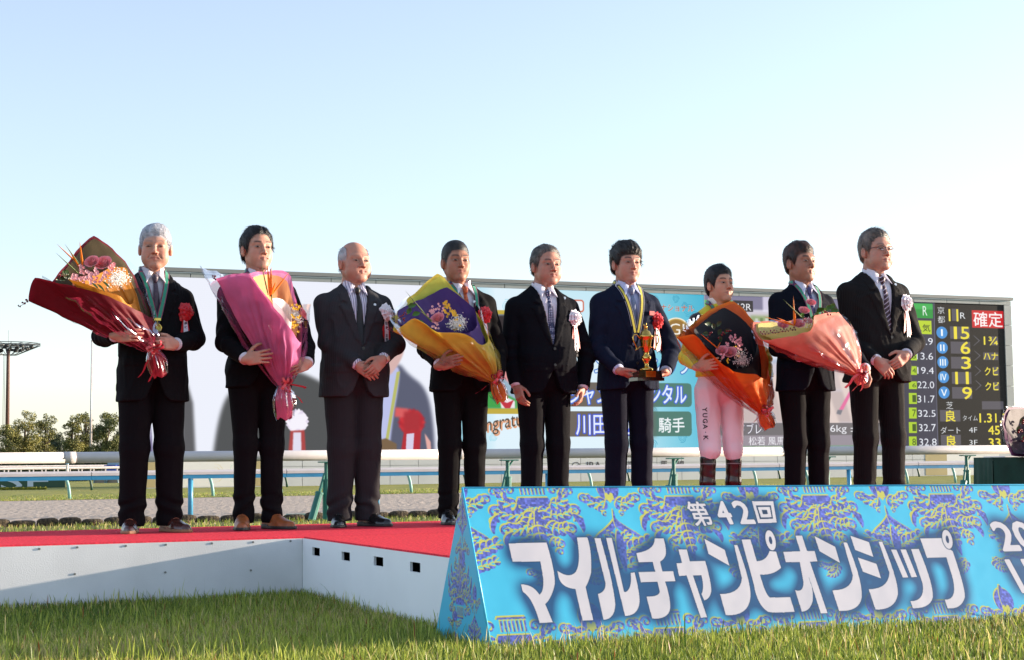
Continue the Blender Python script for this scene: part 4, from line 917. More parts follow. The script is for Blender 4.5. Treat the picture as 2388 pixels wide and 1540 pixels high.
# ================================================================ people: bodies and clothes grown from distance fields (numpy surface nets)
f32 = np.float32
def smin(a, b, k):
    h = np.clip(.5 + .5 * (b - a) / k, 0, 1); return b * (1 - h) + a * h - k * h * (1 - h)
def smax(a, b, k): return -smin(-a, -b, k)
def caps(P, a, b, ra, rb):
    a = np.asarray(a, f32); b = np.asarray(b, f32); ba = b - a; t = np.clip(((P - a) @ ba) / f32(ba @ ba + 1e-12), 0, 1)
    q = P - a - t[:, None] * ba; return np.sqrt((q * q).sum(1)) - (ra + (rb - ra) * t)
def ell(P, c, r):
    r = np.asarray(r, f32); q = (P - np.asarray(c, f32)) / r; l = np.sqrt((q * q).sum(1)) + 1e-6; g = np.sqrt(((q / r) ** 2).sum(1)) + 1e-6; return l * (l - 1) / g
def rbox(P, c, h, r):
    q = np.abs(P - np.asarray(c, f32)) - (np.asarray(h, f32) - r); return np.sqrt((np.maximum(q, 0) ** 2).sum(1)) + np.minimum(q.max(1), 0) - r
_OFF = np.array([(0, 0, 0), (1, 0, 0), (0, 1, 0), (1, 1, 0), (0, 0, 1), (1, 0, 1), (0, 1, 1), (1, 1, 1)])
_EDG = [(0, 1), (2, 3), (4, 5), (6, 7), (0, 2), (1, 3), (4, 6), (5, 7), (0, 4), (1, 5), (2, 6), (3, 7)]
def surf(fn, lo, hi, h, B=8):
    """surface nets of fn(P)->distance inside the box lo..hi with cells of h"""
    lo = np.array(lo, float); n = np.ceil((np.array(hi) - lo) / h / B).astype(int); N = n * B
    bc_ = np.stack(np.meshgrid(*[np.arange(k) for k in n], indexing='ij'), -1).reshape(-1, 3)
    cen = (lo + (bc_ + .5) * B * h).astype(f32); d = fn(cen); keep = np.abs(d) < B * h * .87 * 1.25 + h
    D = np.empty(tuple(n) + (B, B, B), f32); D[:] = np.where(d < 0, -1, 1).astype(f32).reshape(tuple(n) + (1, 1, 1))
    ks = bc_[keep]; off = np.stack(np.meshgrid(*[np.arange(B)] * 3, indexing='ij'), -1).reshape(-1, 3)
    P = (lo + (ks[:, None, :] * B + off[None]) * h).reshape(-1, 3).astype(f32); v = np.empty(len(P), f32)
    for i in range(0, len(P), 262144): v[i:i + 262144] = fn(P[i:i + 262144])
    D[ks[:, 0], ks[:, 1], ks[:, 2]] = v.reshape(-1, B, B, B)
    D = np.ascontiguousarray(D.transpose(0, 3, 1, 4, 2, 5)).reshape(N)
    S = D < 0; c = np.zeros(tuple(N - 1), np.int8)
    for o in _OFF: c += S[o[0]:N[0] - 1 + o[0], o[1]:N[1] - 1 + o[1], o[2]:N[2] - 1 + o[2]]
    idx = np.argwhere((c > 0) & (c < 8)); vals = np.stack([D[idx[:, 0] + o[0], idx[:, 1] + o[1], idx[:, 2] + o[2]] for o in _OFF], 1)
    acc = np.zeros((len(idx), 3), f32); cnt = np.zeros(len(idx), f32)
    for a, b in _EDG:
        va, vb = vals[:, a], vals[:, b]; m = (va < 0) != (vb < 0); t = np.where(m, va / (va - vb + 1e-12), 0)
        p = _OFF[a] + t[:, None] * (_OFF[b] - _OFF[a]); acc += p * m[:, None]; cnt += m
    V = lo + (idx + acc / cnt[:, None]) * h
    lut = np.full(tuple(N - 1), -1, np.int32); lut[idx[:, 0], idx[:, 1], idx[:, 2]] = np.arange(len(idx)); F = []
    for ax in range(3):
        e = np.eye(3, dtype=int)[ax]; u, w_ = np.eye(3, dtype=int)[(ax + 1) % 3], np.eye(3, dtype=int)[(ax + 2) % 3]
        i = idx; j = i + e; ok = (i[:, (ax + 1) % 3] > 0) & (i[:, (ax + 2) % 3] > 0)
        i = i[ok]; j = j[ok]; a = S[i[:, 0], i[:, 1], i[:, 2]]; b = S[j[:, 0], j[:, 1], j[:, 2]]; x = a != b; i = i[x]; a = a[x]
        q = [lut[tuple((i - du).T)] for du in (0 * u, u, u + w_, w_)]; q = np.stack(q, 1); q[~a] = q[~a][:, ::-1]; F.append(q)
    F = np.concatenate(F); F = F[(F >= 0).all(1)]
    for _ in range(1):      # one light smoothing pass
        E = np.concatenate([F[:, [0, 1]], F[:, [1, 2]], F[:, [2, 3]], F[:, [3, 0]]]); A = np.zeros((len(V), 3)); k = np.bincount(E.ravel(), minlength=len(V))
        for q in range(3): A[:, q] = np.bincount(E[:, 0], V[E[:, 1], q], len(V)) + np.bincount(E[:, 1], V[E[:, 0], q], len(V))
        V = V * .6 + .4 * A / np.maximum(k, 1)[:, None]
    return V, F
def rotz(a): c, s = math.cos(a), math.sin(a); return np.array([[c, -s, 0], [s, c, 0], [0, 0, 1.0]])
def rotx(a): c, s = math.cos(a), math.sin(a); return np.array([[1.0, 0, 0], [0, c, -s], [0, s, c]])

# ---- hand
def hand_sdf(Q, curl, spread=.0, thumb=0.0):
    """Q in the hand frame: x thumb side, y palm side, z along the fingers; wrist at the origin"""
    d = rbox(Q, (0, .002, .048), (.040, .0135, .044), .013); d = smin(d, caps(Q, (0, 0, -.02), (0, 0, .02), .025, .026), .018)
    d = smin(d, ell(Q, (.026, .010, .030), (.017, .014, .028)), .01)          # ball of the thumb
    for i, (x, L_, r) in enumerate(((.030, .070, .0092), (.0105, .078, .0095), (-.0095, .072, .0090), (-.0285, .058, .0080))):
        c1, c2, c3 = curl; c1 = c1 + .06 * i; p = np.array((x, 0, .086 - .004 * abs(i - 1))); a = 0; dx = spread * (1.5 - i) * .35
        for s_, (l, c) in enumerate(((.50, c1), (.28, c2), (.22, c3))):
            a += c; q = p + l * L_ * np.array((dx, math.sin(a), math.cos(a))); dd = caps(Q, p, q, r * (1 - .08 * s_), r * (.93 - .08 * s_)); d = smin(d, dd, .0035) if s_ == 0 else np.minimum(d, dd); p = q
    a = np.array((.030, .006, .018)); b = a + np.array((.028 * (1 - .5 * thumb), .010 + .012 * thumb, .030)); c = b + np.array((.010 * (1 - 2 * thumb), .008 + .006 * thumb, .026)); e = c + np.array((.0 - .004 * thumb, .006, .020))
    d = smin(d, caps(Q, a, b, .014, .0115), .006); d = np.minimum(d, caps(Q, b, c, .0112, .0102)); return np.minimum(d, caps(Q, c, e, .0102, .0085))
# ---- head
def head_sdf(Q, p):
    w = p.get('hw', 1.0); j = p.get('jaw', 1.0); ck = p.get('cheek', 1.0); Q = Q / np.array((w, 1, 1), f32)
    d = ell(Q, (0, .014, .032), (.077, .097, .094)); d = smin(d, ell(Q, (0, -.016, -.040), (.0565 * j, .071, .083)), .035)
    ax = np.abs(Q[:, 0]); A = np.stack([ax, Q[:, 1], Q[:, 2]], 1)
    d = smin(d, caps(A, (.0485 * j, .010, -.054), (.018, -.063, -.100), .016, .015), .03)                    # jaw line
    d = smin(d, ell(Q, (0, -.072, -.098), (.021, .017, .017)), .022)                                        # chin
    d = smin(d, ell(A, (.041, -.054, -.024), (.020 * ck, .022, .022)), .03); d = smin(d, ell(A, (.034, -.050, -.056), (.022, .026, .028)), .03)                                 # cheek bones
    if ck > 1.05: d = smin(d, ell(A, (.040, -.045, -.060), (.022 * ck, .028, .03)), .026)
    d = smin(d, caps(A, (.008, -.082, .024), (.046, -.070, .027), .007, .008), .026)                       # brow ridge
    d = smax(d, -ell(A, (.0315, -.1055, .003), (.022, .0165, .012)), .018)                                   # eye hollows
    d = smin(d, ell(A, (.0315, -.0745, .003), (.0165, .0115, .0105)), .006)                                 # lids
    d = smin(d, caps(A, (.020, -.084, -.0105), (.046, -.072, -.010), .0035, .003), .006) if p.get('bags') else d
    nl = p.get('nose', 1.0)
    d = smin(d, caps(Q, (0, -.084, .014), (0, -.1005 - .004 * nl, -.026), .0065, .0095), .010); d = smin(d, ell(Q, (0, -.1035 - .003 * nl, -.031), (.0105 * nl, .010, .0095)), .005)
    d = smin(d, ell(A, (.0125 * nl, -.097, -.034), (.0075, .010, .0075)), .005); d = smax(d, -ell(A, (.0068, -.104, -.042), (.0035, .005, .004)), .003)
    d = smin(d, ell(Q, (0, -.075, -.058), (.034, .0135, .024)), .016)                                        # muzzle
    d = smin(d, caps(A, (0, -.0900, -.0575), (.0250, -.0790, -.0612), .0050, .0026), .006); d = smin(d, caps(A, (0, -.0885, -.0690), (.020, -.0790, -.0665), .0056, .0032), .006)
    d = smax(d, -caps(A, (0, -.0955, -.0628), (.029, -.0815, -.0630), .0018, .0010), .004)                    # mouth line
    if p.get('fold') and p['seed'] == 1: d = smax(d, -caps(A, (.020, -.0935, -.038), (.0345, -.0805, -.062), .0022, .0012), .010)  # smile folds
    if p.get('brow_furrow'): d = smax(d, -caps(A, (.004, -.095, .018), (.003, -.095, .036), .002, .0015), .004)
    E_ = A @ rotz(.35).astype(f32)
    e = ell(A - np.array((.081, .012, -.006), f32), (0, 0, 0), (.010, .021, .032)); e = smax(e, -ell(A, (.0915, .004, -.001), (.0085, .0115, .019)), .003); e = smin(e, ell(A, (.079, .004, -.031), (.007, .009, .009)), .006)
    return smin(d, e, .006) * 1.0
# ---- torso of clothes: half width, half depth, centre by height
TZ_ = [.55, .70, .80, .90, 1.0, 1.08, 1.18, 1.28, 1.35, 1.40, 1.43, 1.455, 1.485]
TA = [.205, .202, .198, .190, .180, .176, .184, .190, .178, .140, .105, .078, .05]
TB_ = [.136, .136, .134, .130, .125, .122, .127, .126, .116, .098, .084, .072, .05]
TC_ = [0, 0, 0, 0, 0, 0, 0, 0, .005, .012, .018, .022, .03]
def torso_abc(z, p, e=0.0):
    bw = p.get('bw', 1.0); bd = p.get('bd', 1.0); bl = p.get('belly', 0.0); g = np.exp(-((z - 1.02) / .14) ** 2) * bl
    return np.interp(z, TZ_, TA) * bw - e + g * .5, np.interp(z, TZ_, TB_) * bd - e + g, np.interp(z, TZ_, TC_) - g * .6
def torso_sdf(P, p, e=0.0):
    a, b, c = torso_abc(P[:, 2], p, e); k = 2.35
    l = ((np.abs(P[:, 0]) / a) ** k + (np.abs(P[:, 1] - c) / b) ** k) ** (1 / k); return ((l - 1) * np.minimum(a, b) * .95).astype(f32)
def front_y(x, z, p, e=0.0):
    a, b, c = torso_abc(z, p, e); k = 2.35; return c - b * (1 - min(.98, abs(x) / a) ** k) ** (1 / k)
VZ0, VZ1 = 1.075, 1.41
def vwid(z, p): return np.interp(z, [p.get('vz', VZ0), VZ1, 1.47], [0.0, .064, .075])
def arms(p):
    for s in (-1, 1):
        q = p['arm'][s]; yield s, np.array((s * .176 * p.get('bw', 1), .012, 1.338 - p.get('drop', 0))), np.array(q['elbow']), np.array(q['wrist']), q
def jacket_sdf(P, p):
    x, y, z = P[:, 0], P[:, 1], P[:, 2]; d = torso_sdf(P, p); hem = p.get('hem', .78)
    A = np.stack([np.abs(x), y, z], 1); bw = p.get('bw', 1)
    d = smin(d, caps(A, (.05, .020, 1.425), (.172 * bw, .012, 1.352 - p.get('drop', 0)), .034, .048), .03)
    fr = (y < .0); v = vwid(z, p).astype(f32); ax = np.abs(x); suit = p['top'] == 'suit'
    n1 = snoise(P * np.array((1, 1, 1.3), f32), 26, p['seed']); n2 = snoise(P * np.array((1.6, 1, .7), f32), 40, p['seed'] + 5, 5)
    d = d - .0045 * n1 - .004 * np.maximum(0, 1 - np.abs(n2) * 2.2)
    if suit:
        lw = np.interp(z, [p.get('vz', VZ0), 1.12, 1.30, 1.325, 1.333, 1.345, 1.352, 1.41, 1.45], [0, .030, .070, .080, .030, .030, .062, .045, .03])
        lap = fr & (ax > v - .002) & (ax < v + lw) & (z > p.get('vz', VZ0)) & (z < 1.46); d = d - np.where(lap, .0085, 0).astype(f32)
        d = d - np.where(fr & (x > -.004) & (z < p.get('vz', VZ0) + .02), .0035, 0).astype(f32)
        d = d - np.where(fr & (np.abs(ax - .115) < .062) & (np.abs(z - .945) < .022), .004, 0).astype(f32)
        d = d - np.where(fr & (np.abs(x - .105) < .042) & (np.abs(z - 1.225 - .1 * (x - .1)) < .009), .003, 0).astype(f32)
    g = None
    for s, sh, el, wr, q in arms(p):
        m_ = (P - (sh + el + wr) / 3); msk = (m_ * m_).sum(1) < .42 ** 2
        if not msk.any(): continue
        R = P[msk]; sw = p.get('sleeve', 1.0)
        e1 = caps(R, sh, el, .066 * sw, .056 * sw); e2 = caps(R, el, wr, .056 * sw, .043 * sw); a = smin(e1, e2, .02)
        t = ((R - el) @ ((wr - el) / np.linalg.norm(wr - el)).astype(f32)); fold = np.sin(t * 95 + 3 * snoise(R, 14, p['seed'] + s)) * np.exp(-(t / .10) ** 2); a = a - .0045 * fold - .004 * snoise(R, 34, p['seed'] + 9 + s)
        u = ((wr - el) / np.linalg.norm(wr - el)).astype(f32); a = smax(a, (R - (wr - u * .018).astype(f32)) @ u, .004)
        d[msk] = smin(d[msk], a, .016)
    if suit:
        cut = np.maximum(ax - v, y - .01); cut = np.maximum(cut, (p.get('vz', VZ0) - z) * .5); d = smax(d, -cut, .002)
        wz = np.interp(z, [hem, hem + .03, hem + .10, 1.0], [.085, .050, .022, -.03]); cut2 = np.maximum(ax - wz, y + .02); d = smax(d, -cut2.astype(f32), .003)
        neck = np.sqrt(x * x + (y - .022) ** 2) - .066; d = smax(d, -np.maximum(neck, 1.43 - z), .004)
    else:
        neck = np.sqrt(x * x + (y - .022) ** 2) - .054; d = smax(d, -np.maximum(neck, 1.455 - z), .004)
    d = smax(d, (hem + .012 * n1 * .3 - z).astype(f32), .006); return smax(d, z - 1.475, .004)
def shirt_sdf(P, p):
    x, y, z = P[:, 0], P[:, 1], P[:, 2]; d = torso_sdf(P, p, .014) - .0015 * snoise(P, 60, 3)
    nk = np.sqrt(x * x + ((y - .018 - (z - 1.45) * -.25) * .98) ** 2); r = np.interp(z, [1.40, 1.44, 1.50], [.070, .064, .0605]); ringd = np.abs(nk - r) - .0032
    low = 1.482 + np.clip(y, -.08, .08) * .35; col = np.maximum(np.maximum(ringd, z - low), 1.38 - z)
    d = np.minimum(d, col.astype(f32)); return np.maximum(d, 1.0 - z)
def trousers_sdf(P, p):
    st = p.get('stance', .10); lw = p.get('legw', 1.0); x, y, z = P[:, 0], P[:, 1], P[:, 2]; bw = p.get('bw', 1)
    d = ell(P, (0, .005, .93), (.172 * bw, .122 * p.get('bd', 1), .16)); zb = p.get('zb', .035)
    for s in (-1, 1):
        hp, kn, an = np.array((s * .088, .008, .87)), np.array((s * (st * .92), -.012, .47)), np.array((s * st, .015, .03))
        if p['top'] == 'suit':
            a = smin(caps(P, hp, kn, .094 * (.5 + .5 * lw), .071 * lw), caps(P, kn, an, .070 * lw, .062 * lw), .03)
            cx = np.where(z > .47, np.interp(z, [.47, .87], [kn[0], hp[0]]), np.interp(z, [.03, .47], [an[0], kn[0]]))
            cr = np.exp(-((x - cx) / .007) ** 2) * (y < 0) * .0045; a = a - .4 * cr.astype(f32)
            lowk = np.exp(-((z - .13) / .085) ** 2); kk = np.exp(-((z - .47) / .09) ** 2)
            nz = snoise(P * np.array((1, 1, 2.3), f32), 24, p['seed'] + 30 + s); dg = np.sin(z * 62 + (x - an[0]) * 34 * s + 2.2 * nz)
            a = a - (.0065 * lowk + .001 * kk) * dg - .0012 * nz
            a = a - .0022 * np.maximum(0, 1 - 2 * np.abs(snoise(P * np.array((1.6, 1.2, .55), f32), 30, p['seed'] + 40 + s, 5)))
        else:       # riding breeches
            a = smin(caps(P, hp, kn, .090, .062), caps(P, kn, (s * st, .0, .405), .064, .044), .02)
            nz = snoise(P * np.array((1, 1, 1.6), f32), 26, p['seed'] + 30 + s); a = a - .007 * nz - .006 * np.maximum(0, 1 - 2 * np.abs(snoise(P * np.array((1.5, 1.2, .5), f32), 26, 77 + s, 5)))
        d = smin(d, a, .022)
    return smax(smax(d, (zb - z).astype(f32), .006), z - p.get('zt', 1.06), .004)
def shoe_sdf(P):
    """one lace-up shoe pointing to -y, heel at y=+.06, toe at y=-.21"""
    x, y, z = P[:, 0], P[:, 1], P[:, 2]; w_ = np.interp(y, [-.215, -.19, -.13, -.07, 0, .05, .07], [.006, .032, .045, .042, .034, .034, .02]); cx = np.interp(y, [-.21, -.1, .06], [.010, 0, 0])
    top = np.interp(y, [-.215, -.19, -.14, -.08, -.03, .02, .07], [.030, .046, .055, .078, .104, .112, .10]); r = .02
    u = ((x - cx) / np.maximum(w_, .004)); dz = (z - top * (1 - .38 * np.clip(np.abs(u), 0, 1.2) ** 2.6)); side = (np.abs(u) - 1) * .034
    d = smax(smax(side, dz, .018), -(z - .004), .004); d = smax(d, y - .068, .015); return smax(d, -.212 - y, .015).astype(f32)
def sole_sdf(P):
    x, y, z = P[:, 0], P[:, 1], P[:, 2]; w_ = np.interp(y, [-.222, -.195, -.13, -.07, 0, .05, .076], [.004, .036, .049, .046, .038, .038, .02]); cx = np.interp(y, [-.21, -.1, .06], [.010, 0, 0])
    h = .018 + .008 * (y > -.02); d = np.maximum(np.abs(x - cx) - w_, z - h); d = np.maximum(d, -z); d = np.maximum(d, y - .076); return np.maximum(d, -.222 - y).astype(f32) * .9
SHV, SHF = surf(shoe_sdf, (-.06, -.24, -.01), (.07, .1, .13), .004); SOV, SOF = surf(sole_sdf, (-.06, -.25, -.01), (.07, .1, .04), .004)

# ---- hair
def skull(Q, w=1.0): return smin(ell(Q, (0, .014, .034), (.0775 * w, .098, .0945)), ell(Q, (0, .02, -.03), (.066 * w, .07, .06)), .03)
HY = [-.13, -.085, -.065, -.052, -.040, -.030, -.022, -.002, .018, .035, .055, .075, .13]
def hairline(Q, st):
    ax = np.abs(Q[:, 0]); Q = Q + .0035 * np.stack([snoise(Q, 190, 3 + i) for i in range(3)], 1).astype(f32); base = np.interp(Q[:, 1], HY, [st['f'], st['f'], st['f'] - .008, st.get('t', .040), .020, -.012, -.020, .016, .024, -.020, -.060, -.070, -.075])
    if 'rec' in st: base = base + st['rec'] * np.clip((-Q[:, 1] - .0) / .08, 0, 1.6) * np.exp(-((ax - .045) / .03) ** 2)
    if 'bald' in st: base = np.where((Q[:, 1] < .06), np.maximum(base, np.interp(ax, [.055, .066, .072], [.3, .07, .015]) * (Q[:, 1] > -.05) + (Q[:, 1] <= -.05) * .3), base)
    return base
def hair_thick(Q, st, seed):
    r = Q[:, 2] - hairline(Q, st); k = np.clip((r + .004) / .030, 0, 1) ** .8; top = np.clip((Q[:, 2] - .05) / .06, 0, 1)
    T = (st['side'] + (st['top'] - st['side']) * top) * np.where(Q[:, 1] < -.035, .25 + .75 * np.clip(r / .045, 0, 1) ** .8, 1)
    if 'fringe' in st: T = T + st['fringe'] * np.exp(-((Q[:, 1] + .085) / .03) ** 2) * np.exp(-((Q[:, 2] - .07) / .03) ** 2)
    if 'part' in st: T = T - .010 * np.exp(-((Q[:, 0] - st['part']) / .006) ** 2) * top
    n = snoise(Q * np.array((1.6, .6, .6), f32), 90, seed, 7); T = T + st.get('mess', .003) * n * (.4 + .6 * top)
    return np.where(r > -.004, T * k - .003 * (1 - k), -.02)
def make_hair(p, parent, TR, hs):
    st = p['hair']; w = p.get('hw', 1.0); seed = p['seed']
    fn = lambda Q: (skull(Q, w) - hair_thick(Q, st, seed)).astype(f32)
    V, F = surf(fn, (-.13, -.14, -.10), (.13, .16, .18), .0042, 8)
    rs = np.random.RandomState(seed); c0, c1 = np.array(st['col']), np.array(st['col2'])
    def colr(Q, rnd): g = np.clip(np.interp(Q[:, 2], [-.03, .06, .12], [st.get('gs', .5), (st.get('gs', .5) + st.get('gt', .3)) / 2, st.get('gt', .3)]) + rnd * .5, 0, 1); return c0 * (1 - g[:, None]) + c1 * g[:, None]
    col = colr(V, snoise(V * np.array((2, .5, .5)), 160, seed))
    # strands
    e = .003; Vf = V.astype(f32); dn = hair_thick(Vf, st, seed) > .002; cand = np.where(dn)[0]; ns = st.get('n', 1500); ix = rs.choice(cand, ns); P0 = V[ix]
    nr = np.stack([fn((P0 + np.eye(3)[i] * e).astype(f32)) - fn((P0 - np.eye(3)[i] * e).astype(f32)) for i in range(3)], 1); nr /= np.linalg.norm(nr, axis=1)[:, None] + 1e-6
    crown = np.array(st.get('crown', (0, .05, .12))); fl = P0 - crown; fl[:, 0] *= 1.2; fl[:, 2] -= .02
    if 'comb' in st: fl = fl * .5 + np.array(st['comb']) * .12
    fl = fl + rs.normal(size=fl.shape) * .006; fl -= (fl * nr).sum(1)[:, None] * nr; fl /= np.linalg.norm(fl, axis=1)[:, None] + 1e-6
    L_ = st.get('len', .03) * .62 * rs.uniform(.5, 1.2, ns)[:, None]; lift = st.get('lift', .25) * .42 * rs.uniform(.2, 1.6, ns)[:, None]
    pts = [P0 - nr * .002, P0 + (fl * .5 + nr * lift * .5) * L_, P0 + (fl * .95 + nr * (lift * .75 - .06)) * L_, P0 + (fl * 1.3 + nr * (lift * .6 - .22)) * L_]
    sd_ = np.cross(fl, nr); wd = .0009; SV = np.concatenate([np.stack([q - sd_ * wd * k, q + sd_ * wd * k], 1)[:, None] for q, k in zip(pts, (1, 1, .8, .2))], 1)   # ns,4,2,3
    o = len(V); b = (np.arange(ns) * 8 + o)[:, None]; SF = np.concatenate([b + np.array([[0, 1, 3, 2]]) + 2 * k for k in range(3)])
    sc_ = np.repeat(colr(P0, rs.uniform(-1, 1, ns)), 8, 0)
    V = np.concatenate([V, SV.reshape(-1, 3)]); F = np.concatenate([F, SF]); col = np.concatenate([col, sc_])
    hm = mat('hair', (1, 1, 1), .5, attr='Col', spec=.4, bump=(380, .6, .002))
    return npmesh('hair', TR(V), F, hm, parent, cols=np.clip(col, 0, 1))

# ---- skin colouring in head coordinates, with crease and hollow shade painted in
def skin_cols(V, p, Hinv):
    Q = Hinv(V); x, y, z = Q.T; ax = np.abs(x); sk = np.array(p['skin']); c = np.repeat(sk[None], len(V), 0); fr = y < -.045
    def mixc(m, col, a): m = np.clip(m * a, 0, 1)[:, None]; c[:] = c * (1 - m) + np.array(col) * m
    g = lambda cx, cz, sx, sz, X=ax: np.exp(-((X - cx) / sx) ** 2 - ((z - cz) / sz) ** 2)
    red = sk * np.array((1.02, .72, .66)); dark = sk * .62
    mixc(g(.045, -.03, .025, .02) * fr, red, .45); mixc(g(0, -.033, .016, .012) * fr, red, .5); mixc((ax > .072) * (np.abs(z + .005) < .045) * (np.abs(y - .01) < .03), red, .4)
    lip = np.clip(1.6 - ((x / .0265) ** 2 + ((z + .0632) / (.0088 * np.sqrt(np.clip(1 - (x / .030) ** 2, .1, 1)))) ** 2), 0, 1); mixc(lip * (y < -.078), p.get('lip', srgb(176, 96, 90)), .75)
    mixc(g(0, -.0630, .025, .0017, x) * (y < -.072), dark * .4, .85)  # shade of the parted lips, put into the colour
    bz = .0275 + .004 * np.sin((ax - .012) / .042 * 3.1) + p.get('brow_dz', 0); br = np.exp(-((z - bz) / .0050) ** 2) * np.clip((ax - .010) / .006, 0, 1) * np.clip((.056 - ax) / .010, 0, 1) * fr; mixc(br, p.get('brow', (.02, .015, .012)), p.get('brow_a', .95))
    mixc(g(.0315, .0105, .019, .0026) * fr, dark * .8, .75); mixc(g(.0315, -.008, .017, .003) * fr, dark, .45); mixc(g(.0315, .003, .020, .0062) * fr, dark * .45, .7)  # lid crease, under-eye and socket shade as darker skin
    mixc(g(.0068, -.0415, .004, .003) * fr, dark * .3, .9); mixc(g(.026, -.048, .0035, .012) * fr, dark, p.get('foldc', .25))  # nostril and smile fold shade as darker skin
    jawm = np.clip((-.05 - z) / .03, 0, 1) * (z > -.13); mixc(jawm * fr, sk * np.array((.80, .80, .82)), p.get('stubble', .25))
    st = p['hair']; hb = np.clip((Q[:, 2] - hairline(Q.astype(f32), st) + .015) / .017, 0, 1) ** 1.5; mixc(hb * (z > -.07), np.array(st['col']) * .5 + np.array(st['col2']) * .5, .85)
    if 'goatee' in p: mixc(g(0, -.085, .016, .016, x) * (y < -.06), (.05, .035, .03), .55)
    if 'moustache' in p: mixc(g(.010, -.0505, .018, .0055) * (y < -.075), p['moustache'], .75)
    mixc(np.clip(snoise(Q.astype(f32), 130, 5, 8), 0, 1), sk * .82, .28)
    return np.clip(c, 0, 1)
m_skin = mat('skin', (1, 1, 1), .54, attr='Col', spec=.45, sss=.12, bump=(420, .12, .001), noise=(45, .05))
m_eyew = mat('eye', (1, 1, 1), .12, attr='Col', spec=.6)
def suit_mat(name, col, stripe=None, rough=.82):
    def ex(t, b, tc):
        if not stripe: return
        sp, cc, amt = stripe; wv = t.nodes.new('ShaderNodeTexWave'); wv.bands_direction = 'X'; wv.inputs['Scale'].default_value = sp; wv.inputs['Distortion'].default_value = 0
        t.links.new(tc.outputs['Object'], wv.inputs['Vector']); r = t.nodes.new('ShaderNodeMapRange'); r.inputs[1].default_value = .86; r.inputs[2].default_value = .99; r.inputs[4].default_value = amt; t.links.new(wv.outputs['Fac'], r.inputs[0])
        mx = t.nodes.new('ShaderNodeMix'); mx.data_type = 'RGBA'; mx.inputs[6].default_value = (*col, 1); mx.inputs[7].default_value = (*cc, 1); t.links.new(r.outputs[0], mx.inputs[0]); t.links.new(mx.outputs[2], b.inputs['Base Color'])
    col = tuple(c * .72 for c in col)
    return mat(name, col, rough, spec=.06, bump=(900, .35, .0015), extra=ex)
def ribbon_strip(mb, pts, w, across):
    """flat ribbon along pts, width w along 'across'"""
    o = len(mb.v); ac = np.array(across, float)
    for i, q in enumerate(pts):
        a = ac if ac.ndim == 1 else ac[i]; ww = w if np.isscalar(w) else w[i]
        mb.v += [tuple(np.array(q) - a * ww / 2), tuple(np.array(q) + a * ww / 2)]
    for i in range(len(pts) - 1): mb.f.append((o + 2 * i, o + 2 * i + 1, o + 2 * i + 3, o + 2 * i + 2)); mb.m.append(mb.cm)
def tiny_text(st, c, h, m, parent, vert=True, xdir=(1, 0, 0), zdir=(0, 0, 1), nrm=(0, -1, 0)):
    """small lettering, one glyph under the other"""
    V = []; n = len(st); X, Z, Nv = map(lambda q: np.array(q, float), (xdir, zdir, nrm))
    for i, ch in enumerate(st):
        T = glyphs(ch, .03); mn = T.reshape(-1, 2).min(0); mx = T.reshape(-1, 2).max(0); Q = (T - (mn + mx) / 2) / (mx - mn).max() * h * (.22 if ch == '.' else 1)
        cc = np.array(c, float) - (Z * i * h * 1.25 if vert else -X * i * h * 1.15) + Nv * .0012; V.append(cc + Q[..., :1] * X + Q[..., 1:] * Z)
    V = np.concatenate(V).reshape(-1, 3); return npmesh('lettering', V, np.arange(len(V)).reshape(-1, 3), m, parent, smooth=False)
m_ink2 = mat('ink', (.02, .02, .03), .7)
